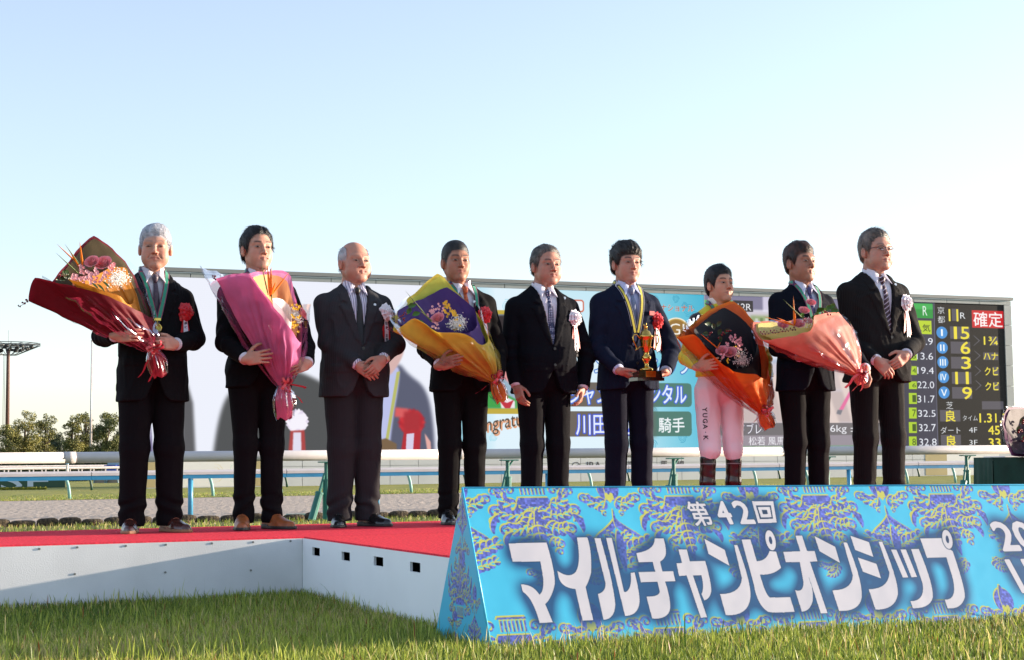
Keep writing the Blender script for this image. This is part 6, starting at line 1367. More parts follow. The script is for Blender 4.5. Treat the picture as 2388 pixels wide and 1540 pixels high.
# ---- medals on neck ribbons
RB = dict(g=(K(24, 140, 110), K(150, 24, 70), K(34, 30, 80)), y=(K(220, 206, 70), K(18, 20, 50), K(210, 206, 214)))
def medal(i, kind, zc, lab, w=.030, disc=True, x0=.0):
    p = P_(i); R_o = p['root']; md = empty('medal', tuple(R_o.location), R_o.rotation_euler[2], label=lab, cat='medal', group='medals worn on neck ribbons'); md.scale = R_o.scale
    cs_ = RB[kind]; ms = [mat('ribbon_%s_%d' % (kind, k), c, .5, sheen=.3) for k, c in enumerate(cs_)]
    for s in (-1, 1):
        pts = [(s * .030, .075, 1.475), (s * .066, .045, 1.480), (s * .074, .0, 1.472), (s * .072, -.045, 1.445)]
        for t in np.linspace(0, 1, 12)[1:]:
            x = s * (.072 * (1 - t) + .010 * t) + x0 * t; z = 1.445 * (1 - t) + zc * t; pts.append((x, min(-.045, front_y(x, z, p) - .0125), z))
        pts = [np.array(q) for q in pts]; n = len(pts); ac = []
        for k in range(n):
            T = pts[min(k + 1, n - 1)] - pts[max(k - 1, 0)]; T /= np.linalg.norm(T); a = np.cross(T, (0, -1, 0) if k > 2 else (s, 0, .4)); ac.append(a / (np.linalg.norm(a) + 1e-9) * (1 if (np.cross(T, (0, -1, 0)) @ a) >= 0 else 1))
        ob = None
        for k, ww in enumerate((w * .42 if kind == 'y' else w * .62, w * .86, w)):
            mb = MB(); off = (2 - k) * .0009; ribbon_strip(mb, [q + np.array((0, -off, 0)) if j > 2 else q + np.array((s * off, 0, off)) for j, q in enumerate(pts)], ww, ac)
            if ob is None: ob = mb.build('ribbon', ms[k], md, True)
            else: mb.build('ribbon_edge', ms[k], ob, True)
    if disc:
        y = front_y(x0, zc, p) - .016
        MB().box((x0, y, zc - .006), (.019, .0025, .007)).build('bar', m_gold2, md)
        MB().tube([(x0, y, zc - .012), (x0, y, zc - .030)], .0025, 6).build('link', m_gold2, md)
        d = MB().lathe([(.0, -.002), (.024, -.002), (.025, 0), (.024, .002), (.019, .0016), (.018, .0008), (.006, .0012), (0, .002)], n=24, cap=False).build('disc', m_gold2, md, True); d.location = (x0, y - .001, zc - .054); d.rotation_euler = (math.pi / 2, 0, 0)
medal(1, 'g', 1.185, 'gold medal on green ribbon with crimson edges, worn by the white haired man')
medal(2, 'g', 1.16, 'green medal ribbon showing at the collar above the pink bouquet')
medal(4, 'g', 1.15, 'green medal ribbon beside the orange tie and the yellow bouquet', x0=.03)
medal(6, 'y', 1.150, 'navy and yellow striped medal ribbon above the trophy', w=.034, disc=False)
medal(7, 'g', 1.15, 'green medal ribbon at the neck of the jockey', disc=False)
medal(8, 'g', 1.17, 'green medal ribbon above the salmon bouquet')
# ---- jockey: collar, boots, lettering
p = P_(7); R_o = p['root']
MB().lathe([(.060, 1.445), (.058, 1.47), (.054, 1.505)], (0, .020, 0), 24, cap=False).build('white_collar', mat('stock_tie', K(240, 232, 222), .7), R_o, True)
for s in (-1, 1):
    st = p['stance']; fn = lambda Q: smin(smin(caps(Q, (s * st, .0, .43), (s * st, .012, .25), .055, .052), caps(Q, (s * st, .012, .25), (s * st, .02, .08), .052, .036), .02), smax(ell(Q, (s * (st + .01), -.055, .035), (.045, .135, .055)), .004 - Q[:, 2], .005), .02)
    V, F = surf(lambda Q: smax(fn(Q) - .0015 * snoise(Q, 60, 4), Q[:, 2] - .425, .004).astype(f32), (s * st - .09, -.22, -.02), (s * st + .09, .1, .46), .005)
    c = np.repeat(np.array([(.012, .010, .012)]), len(V), 0); z = V[:, 2]; x = V[:, 0]; red = (z < .372) & (z > .12); c[red] = K(52, 10, 12); c[red & ((np.abs((z * 28) % 1 - .5) < .12) | (np.abs((x * 40) % 1 - .5) < .14))] = (.03, .01, .01); c[(np.abs(z - .376) < .0025)] = (.3, .3, .3)
    npmesh('boot', V, F, mat('boot_leather', (1, 1, 1), .25, attr='Col', coat=.3), R_o, cols=c)
q0 = np.array((-.098, .0, .74)); nr = np.array((-.62, -.785, 0)); c0 = q0 + nr * .107
tiny_text('YUGA.K', c0 + nr * .004, .033, m_ink2, R_o, vert=False, xdir=(.02, 0, -1), zdir=(.785, -.62, 0), nrm=nr)
# ---- trophy
p = P_(6); c = p['wl'](1508, 890, .285); TW = lambda q: np.array(p['root'].matrix_world @ Vector(q))
bpy.context.view_layer.update()
tc = np.array(p['root'].location) + rotz(p['root'].rotation_euler[2]) @ (np.array(c) * p['s']); k = .000853 * 1.0
tr_ = empty('trophy', tuple(tc), p['root'].rotation_euler[2], label='gold trophy cup with two scroll handles on a black base, held with both hands', cat='trophy')
mbk = mat('base_black', (.012, .010, .010), .15, coat=.5)
MB().box((0, 0, .012), (.092, .060, .010)).box((0, 0, .042), (.084, .054, .022), taper=.93).build('plinth', mbk, tr_)
MB().box((-.0, -.0545, .043), (.034, .003, .019)).build('plaque', m_gold, tr_)
prof = [(50, 1040), (50, 1026), (40, 1020), (20, 1010), (14, 990), (22, 972), (34, 957), (35, 936), (20, 926), (19, 906), (28, 892), (36, 862), (43, 822), (47, 801), (52, 796), (52, 786), (44, 780), (34, 764), (30, 754), (14, 746), (12, 736)]
zb0 = .066; MB().lathe([(r * k, zb0 + (1040 - y) * k) for r, y in prof], n=32).build('cup', m_gold, tr_, True)
def hz(y): return zb0 + (1040 - y) * k
fg = MB().ball((0, 0, hz(722)), (.012, .006, .010)).tube([(-.008, 0, hz(722)), (-.014, 0, hz(700))], [.005, .003], 6).tube([(.002, 0, hz(715)), (.006, 0, hz(690))], [.005, .003], 6)
for dx in (-.009, .009): fg.tube([(dx, 0, hz(724)), (dx * 1.1, 0, hz(738))], .002, 5)
fg.build('figurine', m_gold, tr_, True)
for s in (-1, 1):
    pts = [(46, 812), (62, 790), (78, 778), (96, 780), (106, 800), (100, 830), (84, 858), (76, 880), (88, 892), (70, 884), (54, 868), (38, 868)]
    MB().tube([(s * x * k, 0, hz(y)) for x, y in pts], [.004, .0042, .0045, .005, .005, .0045, .004, .004, .003, .003, .003, .004], 8).build('handle', m_gold, tr_, True)

# ================================================================ bouquets
def glassy(name):
    if name in _mats: return _mats[name]
    m = bpy.data.materials.new(name); m.use_nodes = True; t = m.node_tree; o = t.nodes['Material Output']; t.nodes.remove(t.nodes['Principled BSDF'])
    tr = t.nodes.new('ShaderNodeBsdfTransparent'); tr.inputs[0].default_value = (.96, .97, .98, 1); gl = t.nodes.new('ShaderNodeBsdfGlossy'); gl.inputs['Roughness'].default_value = .06; gl.inputs[0].default_value = (.9, .93, 1, 1)
    fr = t.nodes.new('ShaderNodeFresnel'); fr.inputs[0].default_value = 1.5; mx = t.nodes.new('ShaderNodeMixShader'); tc = t.nodes.new('ShaderNodeTexCoord')
    n = t.nodes.new('ShaderNodeTexVoronoi'); n.feature = 'SMOOTH_F1'; n.inputs['Scale'].default_value = 22; t.links.new(tc.outputs['Object'], n.inputs['Vector']); bp = t.nodes.new('ShaderNodeBump'); bp.inputs['Strength'].default_value = .5; bp.inputs['Distance'].default_value = .012
    t.links.new(n.outputs['Distance'], bp.inputs['Height']); t.links.new(bp.outputs[0], gl.inputs['Normal']); t.links.new(bp.outputs[0], fr.inputs['Normal'])
    ma = t.nodes.new('ShaderNodeMath'); ma.operation = 'MULTIPLY'; ma.inputs[1].default_value = .42; ma.use_clamp = True; t.links.new(fr.outputs[0], ma.inputs[0]); t.links.new(ma.outputs[0], mx.inputs[0]); t.links.new(tr.outputs[0], mx.inputs[1]); t.links.new(gl.outputs[0], mx.inputs[2]); t.links.new(mx.outputs[0], o.inputs[0])
    _mats[name] = m; return m
def paper(name, col, rough=.6, trl=.25):
    if name in _mats: return _mats[name]
    m = mat(name, col, rough, spec=.35, noise=(14, .10), bump=(160, .25, .004)); t = m.node_tree; b = t.nodes['Principled BSDF']; o = t.nodes['Material Output']
    tl = t.nodes.new('ShaderNodeBsdfTranslucent'); tl.inputs[0].default_value = (*col, 1); mx = t.nodes.new('ShaderNodeMixShader'); mx.inputs[0].default_value = trl; t.links.new(b.outputs[0], mx.inputs[1]); t.links.new(tl.outputs[0], mx.inputs[2]); t.links.new(mx.outputs[0], o.inputs[0]); return m
def resample(R, n, soft=.5):
    R = np.array(R, float); m = len(R); out = []
    for i in range(m):
        p0, p1, p2, p3 = R[i - 1], R[i], R[(i + 1) % m], R[(i + 2) % m]
        for t in np.linspace(0, 1, n, endpoint=False):
            cr = .5 * ((2 * p1) + (-p0 + p2) * t + (2 * p0 - 5 * p1 + 4 * p2 - p3) * t * t + (-p0 + 3 * p1 - 3 * p2 + p3) * t ** 3); out.append(cr * soft + (p1 * (1 - t) + p2 * t) * (1 - soft))
    return np.array(out)
def cone(name, T, rim, m, parent, seed, r0=.05, bulge=.10, crumple=.010, n=7, nj=22, soft=.55, lip=0.0, pin=None):
    R = resample(rim, n, soft); N = len(R); cen = R.mean(0); T = np.array(T, float); ax = cen - T; L_ = np.linalg.norm(ax); ax /= L_
    out = R - cen; out -= (out @ ax)[:, None] * ax; on = out / (np.linalg.norm(out, axis=1)[:, None] + 1e-6); rs = np.random.RandomState(seed)
    th = np.linspace(0, 2 * np.pi, N, endpoint=False); pl = sum(rs.uniform(.3, 1) * np.sin(th * kk + rs.uniform(0, 6.28)) for kk in (5, 8, 11, 17, 23)) / 2.2
    V = []
    for j in range(nj):
        t = j / (nj - 1); q = (T + on * r0 * .5) * (1 - t) + R * t + on * bulge * L_ * math.sin(math.pi * t) * .6 * (1 - .3 * t)
        q = q + on * (pl * crumple * (math.sin(math.pi * min(1, t * 1.15)) * .9 + .12))[:, None] + on * lip * max(0, t - .8) * 5 * L_ * .1; V.append(q)
    V = np.concatenate(V); V += .35 * crumple * np.stack([snoise(V, 55, seed + k, 6) for k in range(3)], 1) * np.repeat(np.linspace(.5, 1, nj), N)[:, None]
    a = np.arange(N); F = np.concatenate([np.stack([j * N + a, j * N + (a + 1) % N, (j + 1) * N + (a + 1) % N, (j + 1) * N + a], 1) for j in range(nj - 1)])
    return npmesh(name, V, F, m, parent)
m_rose = mat('rose_pink', srgb(240, 146, 156), .55, sheen=.3, noise=(40, .15)); m_stock = mat('blossom_pale_pink', srgb(240, 178, 186), .6, noise=(60, .2)); m_gyp = mat('babys_breath_white', srgb(240, 238, 232), .6)
m_leaf = mat('leaf_green', srgb(58, 110, 44), .4, spec=.5, noise=(30, .3)); m_stem = mat('stem_green', srgb(96, 124, 60), .5); m_dleaf = mat('leaf_dark', srgb(44, 74, 44), .4, noise=(30, .3))
m_berry = mat('berry_red', srgb(130, 14, 28), .25, coat=.4); m_orch = mat('orchid_yellow', srgb(244, 196, 40), .5, noise=(40, .15)); m_bird = mat('bird_orange', srgb(244, 130, 30), .4, noise=(30, .2)); m_sprig = mat('sprig_dark_red', srgb(96, 20, 36), .6)
def rose(c, r, parent, ax, m=None, seed=0):
    c = np.array(c); ax = np.array(ax) / np.linalg.norm(ax); X = np.cross(ax, (0, 0, 1.0)); X /= np.linalg.norm(X) + 1e-6; Y = np.cross(ax, X); rs = np.random.RandomState(seed); mb = MB()
    for ly, (n, R1, tilt, hh) in enumerate(((6, 1.0, .95, .9), (5, .82, .55, 1.05), (4, .58, .25, 1.15), (3, .34, .05, 1.2))):
        for i in range(n):
            a0 = (i + ly * .4 + rs.uniform(-.1, .1)) * 2 * math.pi / n; G = []
            for v in range(4):
                for u_ in range(5):
                    a = a0 + (u_ / 4 - .5) * 2 * math.pi / n * 1.45; t = v / 3; rad = r * R1 * (.35 + .65 * math.sin(t * 1.5)) * (1 + tilt * .35 * t * t); h = r * hh * (t * 1.1 - .45 - tilt * .28 * t ** 3) - r * .12 * abs(u_ / 4 - .5) * t * 2
                    G.append(c + X * rad * math.cos(a) + Y * rad * math.sin(a) + ax * h)
            mb.add(G, [(v * 5 + u_, v * 5 + u_ + 1, v * 5 + u_ + 6, v * 5 + u_ + 5) for v in range(3) for u_ in range(4)])
    return mb.build('rose', m or m_rose, parent, True)
def blossom_cluster(cs_, r, parent, m, seed, n=7, name='blossom'):
    rs = np.random.RandomState(seed)
    for c in cs_:
        mb = MB()
        for q in range(n):
            o = np.array(c) + rs.normal(size=3) * r * .55
            for i in range(5):
                a = i * 1.2566 + rs.uniform(0, 1); d = np.array((math.cos(a), -.5, math.sin(a))) * r * .34; s_ = np.array((-math.sin(a), 0, math.cos(a))) * r * .20; mb.add([o, o + d * .6 - s_, o + d * 1.1 + np.array((0, r * .1, 0)), o + d * .6 + s_], [(0, 1, 2, 3)])
        mb.build(name, m, parent)
def gyp(region, n, parent, seed, root_, r=.0042):
    """region: polygon corner points in space (fan); tiny white balls on hair-thin stems"""
    rs = np.random.RandomState(seed); A = np.array(region); mb = MB()
    for i in range(n):
        w_ = rs.dirichlet(np.ones(len(A)) * .9); c = w_ @ A + rs.normal(size=3) * .008; rr = r * rs.uniform(.5, 1.1); mb.ball(c, rr, 6, 4)
        if i % 5 == 0: e_ = A.mean(0) * .5 + np.array(root_) * .5; mb.tube([c, c + (e_ - c) * .16 + rs.normal(size=3) * .006], .0005, 3, cap=False)
    o = mb.build('babys_breath', m_gyp, parent, True); o['kind'] = 'stuff'; return o
def leafshape(c, d, L_, w_, parent, m, name='leaf'):
    c = np.array(c); d = np.array(d, float); d /= np.linalg.norm(d); s_ = np.cross(d, (0, -1, 0)); s_ /= np.linalg.norm(s_) + 1e-6; mb = MB(); G = []
    for i, (t, ww) in enumerate(((0, .05), (.2, .7), (.45, 1), (.7, .75), (1, .03))):
        q = c + d * L_ * t + np.array((0, -.012, -.02)) * t * t; G += [q - s_ * w_ * ww * .5 + np.array((0, .006, 0)) * ww * -1, q, q + s_ * w_ * ww * .5 + np.array((0, -.006, 0)) * ww]
    mb.add(G, [(i * 3 + k, i * 3 + k + 1, i * 3 + k + 4, i * 3 + k + 3) for i in range(4) for k in range(2)]); return mb.build(name, m, parent, True)
def spike(a, b, r, parent, m, name='petal', bend=.0):
    a, b = np.array(a), np.array(b); n = 7; up = np.array((0, 0, 1.0)); pts = [a * (1 - t) + b * t + up * bend * math.sin(t * 3.14) for t in np.linspace(0, 1, n)]
    MB().tube(pts, [r * x for x in (.5, .9, 1, .85, .65, .4, .06)], 7, flat=.55).build(name, m, parent, True)
def berries(cs_, r, parent, seed, n=6):
    rs = np.random.RandomState(seed); mb = MB()
    for c in cs_:
        for i in range(n): mb.ball(np.array(c) + rs.normal(size=3) * r * 1.5, r, 8, 6)
    mb.build('berries', m_berry, parent, True)
def sprig(a, b, parent, n=12):
    a, b = np.array(a), np.array(b); mb = MB().tube([a, (a + b) / 2 + (0, 0, -.006), b], .0014, 4)
    for i in range(n): t = (i + .5) / n; q = a * (1 - t) + b * t; h_ = math.sin(i * 7.3) * .003; mb.ball(q + np.array((h_, -.003, (.007 if i % 2 else -.006) + h_)), (.0055 + h_ * .5, .0045, .005 + h_ * .4), 6, 4)
    mb.build('sprig', m_sprig, parent)
def bow(c, size, parent, m, m2, seed, tails, side=1):
    c = np.array(c); rs = np.random.RandomState(seed); mb = MB()
    for i in range(8):
        a = rs.uniform(0, 6.28); d = np.array((math.cos(a), -.55 + rs.uniform(-.3, .3), math.sin(a))); d /= np.linalg.norm(d); s_ = np.cross(d, rs.normal(size=3)); s_ /= np.linalg.norm(s_); nn = np.cross(d, s_); L_ = size * rs.uniform(.7, 1.1); mb.cm = i % 2
        pts = [c + d * L_ * (.5 - .5 * math.cos(t)) + nn * L_ * .34 * math.sin(t) for t in np.linspace(0, 6.283, 15)]; ribbon_strip(mb, pts, size * .30, s_)
    for k, t in enumerate(tails):
        mb.cm = k % 2; t = np.array(t); md = (c + t) / 2 + np.array((0.02 * (-1) ** k, -.02, .01)); pts = [c * (1 - u_) ** 2 + md * 2 * u_ * (1 - u_) + t * u_ * u_ + np.array((.006 * math.sin(u_ * 9 + k), 0, 0)) for u_ in np.linspace(0, 1, 14)]; ribbon_strip(mb, pts, size * .30, (.8, -.2, .5 * (-1) ** k))
    mb.build('ribbon', [m, m2], parent, True)
m_rib1 = mat('ribbon_dark_red', srgb(168, 14, 40), .3, sheen=.4); m_rib2 = mat('ribbon_rose', srgb(228, 84, 90), .35, sheen=.4)
def bouquet(i, label, T, tail, rim, inner, cols, cell=None, tailw=.05, grip=None, bowside=1, fl=None, mid=None, bulge=.06, crumple=.014, tails=()):
    p = P_(i) if i else P_(9); R_o = p['root']; wl = p['wl']; s = p['s']; yaw = R_o.rotation_euler[2]; base = np.array(R_o.location)
    W = lambda u, v, f: wl(u, v, f) * s         # local metres
    bq = empty('bouquet', tuple(base), yaw, label=label, cat='bouquet', group='bouquets in paper wrapping')
    t0 = W(*T); tl = W(*tail); rimP = [W(*q) for q in rim]
    cone('paper_wrap', t0, rimP, paper(*cols[0]), bq, i + 10, r0=tailw, bulge=bulge, crumple=crumple)
    cen = np.mean(rimP, 0)
    if len(cols) > 2 and cols[2]: cone('lining_paper', t0 + (cen - t0) * .02, [cen + (q - cen) * .965 + (t0 - cen) * .02 for q in rimP], paper(*cols[2]), bq, i + 10, r0=tailw * .8, bulge=bulge * .97, crumple=crumple)
    if inner: cone('inner_paper', t0 + (cen - t0) * .10, [W(*q) for q in inner], paper(*cols[1]), bq, i + 30, r0=tailw * .7, bulge=bulge, crumple=crumple * .8)
    if cell: cone('cellophane', t0 - (cen - t0) * .01, [W(*q) for q in cell], glassy('cellophane'), bq, i + 50, r0=tailw * 1.35, bulge=bulge * 1.7, crumple=crumple * 1.9, soft=.3)
    # tail below the tie
    ax = tl - t0; X = np.cross(ax, (0, 1, 0)); X /= np.linalg.norm(X); Yv = np.array((0, 1.0, 0)); tr_r = [tl + X * tailw * .75 * math.cos(a) + Yv * tailw * .6 * math.sin(a) + ax * .06 * math.sin(3 * a) for a in np.linspace(0, 6.283, 9)[:-1]]
    cone('tail_paper', t0, tr_r, paper(*cols[3] if len(cols) > 3 else cols[0]), bq, i + 70, r0=tailw * .8, bulge=.12, crumple=crumple * .8, nj=12)
    cone('tail_cellophane', t0, [tl + (q - tl) * 1.2 for q in tr_r], glassy('cellophane'), bq, i + 71, r0=tailw * 1.0, bulge=.2, crumple=crumple, nj=10)
    bw_ = t0 + np.array((0, -.05, 0)); bow(bw_, .05, bq, m_rib1, m_rib2, i, [W(*q) for q in tails])
    if fl: fl(bq, W, t0)
    return bq
def zu(ox, oy, k):
    return lambda x, y, f: ((ox + x / k) / 1.7152, (oy + y / k) / 1.7152, f)
Z1, Z2, Z4, Z7, Z8 = zu(0, 850, 1.8122), zu(750, 850, 1.8122), zu(1500, 900, 1.8122), zu(2250, 900, 1.8122), zu(2950, 900, 1.711)
def grow(rim, c, k, extra=()):
    r = np.array(rim, float); cc = np.array([c[0], c[1]]); r[:, :2] = cc + (r[:, :2] - cc) * k; return [tuple(q) for q in r]
# 1
rim1 = [(82, 650, .42), (66, 702, .33), (112, 668, .24), (150, 620, .18), (218, 549, .14), (292, 610, .14), (335, 690, .17), (356, 742, .24), (322, 726, .37), (270, 698, .44), (206, 677, .46), (150, 664, .46)]
inn1 = [(158, 650, .40), (180, 655, .30), (226, 640, .23), (262, 622, .19), (296, 628, .18), (312, 690, .20), (304, 712, .33), (276, 690, .40), (215, 668, .43)]
def fl1(bq, W, t0):
    ax = W(190, 560, .3) - t0; Wz = lambda x, y, f: W(*Z1(x, y, f))
    for k, (x, y, r) in enumerate(((668, 362, .031), (752, 372, .036))): rose(Wz(x, y, .33), r, bq, Wz(x - 60, y - 120, .42) - Wz(x, y, .33), seed=k)
    blossom_cluster([Wz(*q) for q in ((600, 425, .34), (690, 440, .36), (575, 475, .37), (755, 462, .38), (620, 488, .39), (670, 490, .4), (530, 470, .36), (640, 450, .37), (545, 490, .38), (820, 400, .31))], .026, bq, m_stock, 1, 8)
    blossom_cluster([Wz(*q) for q in ((700, 470, .38), (590, 400, .33))], .022, bq, m_rose, 2, 6)
    gyp([Wz(*q) for q in ((740, 520, .41), (800, 400, .34), (860, 370, .30), (950, 430, .28), (960, 510, .31), (900, 550, .38), (760, 545, .41))], 420, bq, 3, t0)
    for a, b, m in (((590, 395), (412, 230), m_bird), ((600, 400), (578, 214), m_bird), ((575, 400), (500, 270), m_bird)): spike(Wz(*a, .33), Wz(*b, .40), .0065, bq, m)
    spike(Wz(580, 385, .34), Wz(470, 230, .42), .0045, bq, m_stem, 'stem'); spike(Wz(570, 445, .36), Wz(405, 293, .44), .005, bq, m_stem, 'stem')
    for x, y, dx in ((470, 440, -.4), (500, 470, -.7), (445, 480, -.9)): leafshape(Wz(x + 30, y + 10, .34), (dx, -.3, .3), .06, .03, bq, m_dleaf)
    berries([Wz(435, 462, .36)], .005, bq, 3, 6); sprig(W(66, 700, .34), W(42, 716, .34), bq, 6)
    for x, y in ((700, 520), (740, 500), (660, 510)): leafshape(Wz(x, y, .40), (.5, -.2, -.3), .05, .012, bq, m_stem)
bouquet(1, 'bouquet in dark red and olive paper with pink roses, held by the white haired man', (356, 812, .27), (374, 878, .25), rim1, inn1, [('paper_dark_red', K(120, 22, 38)), ('paper_gold', K(206, 134, 40)), ('paper_olive', K(84, 72, 46)), ('paper_red', K(190, 40, 56))],
        cell=[(98, 640, .40), (92, 706, .32), (130, 650, .2), (180, 590, .17), (225, 620, .16), (300, 604, .13), (346, 690, .16), (362, 750, .25), (352, 770, .36), (290, 740, .47), (212, 690, .5), (150, 690, .49)], fl=fl1, tails=[(322, 880, .27), (390, 845, .27), (350, 890, .27)])
# 2
rim2 = [(503, 650, .34), (545, 640, .40), (582, 640, .43), (622, 692, .47), (668, 752, .46), (700, 800, .38), (704, 770, .27), (690, 700, .18), (678, 645, .15), (660, 630, .15), (610, 634, .16), (550, 644, .22)]
inn2 = [(588, 650, .36), (625, 695, .40), (672, 752, .38), (694, 760, .28), (686, 715, .20), (668, 655, .19), (625, 640, .20)]
def fl2(bq, W, t0):
    Wz = lambda x, y, f: W(*Z2(x, y, f))
    for b in ((578, 380), (607, 395), (738, 432), (640, 500)): spike(Wz(600, 610, .36), Wz(*b, .42), .0085, bq, m_bird)
    spike(Wz(585, 600, .37), Wz(535, 372, .44), .005, bq, m_stem, 'stem'); spike(Wz(610, 640, .36), Wz(612, 520, .38), .006, bq, m_stem, 'stem')
    rose(Wz(832, 738, .30), .030, bq, (.8, -.5, .4), seed=5); blossom_cluster([Wz(*q) for q in ((775, 700, .34), (790, 760, .36), (770, 800, .38), (800, 690, .32), (785, 830, .38))], .022, bq, m_orch, 6, 6, 'orchid')
    gyp([Wz(*q) for q in ((800, 790, .36), (850, 780, .32), (840, 850, .36), (770, 730, .32), (690, 640, .26), (760, 650, .26))], 220, bq, 7, t0)
    sprig(Wz(205, 480, .34), Wz(180, 470, .34), bq, 4)
    cone('white_tissue', t0 + (Wz(690, 740, .34) - t0) * .3, [Wz(*q) for q in ((615, 625, .42), (690, 630, .30), (750, 700, .30), (752, 800, .42), (690, 710, .46))], paper('tissue_white', K(232, 226, 226)), bq, 61, r0=.04, bulge=.03, crumple=.004)
bouquet(2, 'pink wrapped bouquet with orange bird of paradise, held by the young man second from left', (661, 898, .26), (664, 976, .24), rim2, inn2, [('paper_pink', K(236, 130, 184)), ('paper_orange_gold', K(226, 160, 104)), ('paper_lilac', K(232, 160, 204)), ('paper_pink2', K(226, 104, 140))],
        cell=[(462, 620, .34), (500, 640, .40), (575, 650, .46), (622, 700, .50), (680, 770, .50), (712, 775, .38), (723, 712, .27), (690, 706, .18), (672, 640, .14), (600, 640, .14), (520, 640, .22)], tailw=.060, fl=fl2, tails=[(712, 906, .28), (706, 940, .27)])
# 4
rim4 = [(918, 772, .40), (966, 742, .44), (1020, 776, .48), (1084, 779, .48), (1124, 806, .42), (1140, 792, .30), (1116, 735, .18), (1064, 679, .15), (1021, 638, .14), (965, 685, .16), (928, 724, .24)]
inn4 = [(930, 758, .36), (972, 757, .41), (1040, 777, .43), (1094, 776, .42), (1112, 760, .30), (1104, 718, .20), (1042, 671, .17), (990, 695, .18), (930, 724, .26)]
def fl4(bq, W, t0):
    Wz = lambda x, y, f: W(*Z4(x, y, f))
    rose(Wz(455, 682, .38), .032, bq, Wz(400, 560, .46) - Wz(455, 682, .38), seed=8); blossom_cluster([Wz(*q) for q in ((415, 618, .35), (465, 638, .36), (400, 640, .36), (440, 735, .41), (475, 600, .33))], .022, bq, m_stock, 9, 7)
    blossom_cluster([Wz(*q) for q in ((530, 600, .34), (555, 640, .36), (590, 700, .38), (510, 640, .36), (515, 580, .33), (580, 640, .36), (600, 740, .40))], .024, bq, m_orch, 10, 6, 'orchid')
    gyp([Wz(*q) for q in ((480, 740, .42), (500, 690, .4), (620, 620, .32), (700, 660, .32), (680, 740, .38), (640, 775, .42), (560, 760, .42))], 380, bq, 11, t0, .0038)
    spike(Wz(410, 705, .42), Wz(220, 478, .50), .005, bq, m_stem, 'stem'); spike(Wz(415, 700, .42), Wz(325, 620, .48), .005, bq, m_stem, 'stem')
    berries([Wz(200, 650, .38), Wz(215, 680, .38)], .005, bq, 12, 6)
    for x, y, d in ((235, 650, (.3, 0, 1)), (270, 660, (.7, 0, .6)), (300, 690, (.5, -.2, -.3)), (240, 600, (.6, 0, .5))): leafshape(Wz(x, y, .37), d, .06, .032, bq, m_leaf)
    sprig(W(918, 772, .40), W(900, 766, .40), bq, 4)
bouquet(4, 'bouquet in yellow paper with purple lining, held by the man with orange tie', (1153, 884, .24), (1172, 936, .22), rim4, inn4, [('paper_yellow', K(236, 212, 84), .6, .35), ('paper_purple', K(72, 44, 118)), ('paper_yellow_green', K(206, 206, 84)), ('paper_orange2', K(236, 140, 60), .6, .35)],
        cell=[(906, 740, .42), (950, 800, .46), (1020, 810, .5), (1090, 800, .5), (1134, 800, .42), (1146, 800, .28), (1108, 695, .18), (1062, 676, .14), (1020, 640, .13), (960, 684, .15), (918, 720, .26)], tailw=.05, fl=fl4, tails=[(1108, 918, .27), (1180, 885, .27)])
# 7
rim7 = [(1577, 787, .36), (1616, 779, .42), (1665, 832, .47), (1711, 868, .48), (1760, 872, .44), (1788, 884, .34), (1790, 830, .24), (1758, 750, .17), (1712, 703, .15), (1655, 724, .16), (1608, 760, .24)]
inn7 = [(1618, 774, .36), (1675, 834, .41), (1712, 862, .42), (1752, 850, .38), (1767, 792, .26), (1740, 752, .20), (1691, 718, .18), (1650, 742, .21)]
def fl7(bq, W, t0):
    Wz = lambda x, y, f: W(*Z7(x, y, f))
    for k, (x, y, r) in enumerate(((1155, 915, .028), (1218, 928, .031))): rose(Wz(x, y, .40), r, bq, Wz(x - 30, y - 120, .5) - Wz(x, y, .40), seed=20 + k)
    blossom_cluster([Wz(*q) for q in ((1240, 815, .34), (1290, 848, .34), (1195, 880, .37), (1265, 850, .35), (1150, 955, .42), (1220, 840, .35), (1280, 900, .37))], .022, bq, m_stock, 22, 7)
    blossom_cluster([Wz(*q) for q in ((1245, 890, .38), (1270, 950, .40), (1200, 970, .42))], .018, bq, m_orch, 23, 5, 'orchid')
    gyp([Wz(*q) for q in ((1210, 1000, .44), (1260, 880, .38), (1340, 880, .32), (1400, 990, .34), (1330, 1050, .40), (1240, 1020, .43))], 260, bq, 24, t0, .0036)
    for x, y, d in ((1100, 760, (-.3, 0, 1)), (1120, 740, (.4, 0, 1)), (1080, 730, (-.9, 0, .5)), (1130, 800, (.2, 0, 1)), (1060, 800, (-.8, 0, .4)), (1150, 850, (-.3, 0, .8)), (1170, 790, (.5, 0, .7))): leafshape(Wz(x, y, .33), d, .06, .03, bq, m_dleaf)
    berries([Wz(1190, 768, .33), Wz(1070, 805, .34), Wz(1150, 800, .34)], .006, bq, 25, 5); spike(Wz(1130, 900, .40), Wz(1000, 790, .44), .006, bq, m_bird); spike(Wz(1120, 900, .38), Wz(1145, 850, .40), .006, bq, m_bird)
bouquet(7, 'orange wrapped bouquet with black lining, held by the jockey', (1776, 958, .22), (1796, 996, .20), rim7, inn7, [('paper_orange', K(250, 132, 44), .6, .35), ('paper_black', K(22, 26, 36)), ('paper_orange_in', K(232, 110, 50)), ('paper_orange3', K(240, 120, 60), .6, .35)],
        cell=[(1576, 800, .40), (1600, 830, .46), (1665, 862, .51), (1711, 890, .52), (1770, 885, .46), (1796, 884, .34), (1798, 836, .24), (1762, 740, .16), (1712, 705, .14), (1655, 722, .15), (1600, 752, .25)], tailw=.06, fl=fl7, tails=[(1746, 992, .24), (1800, 965, .24)])
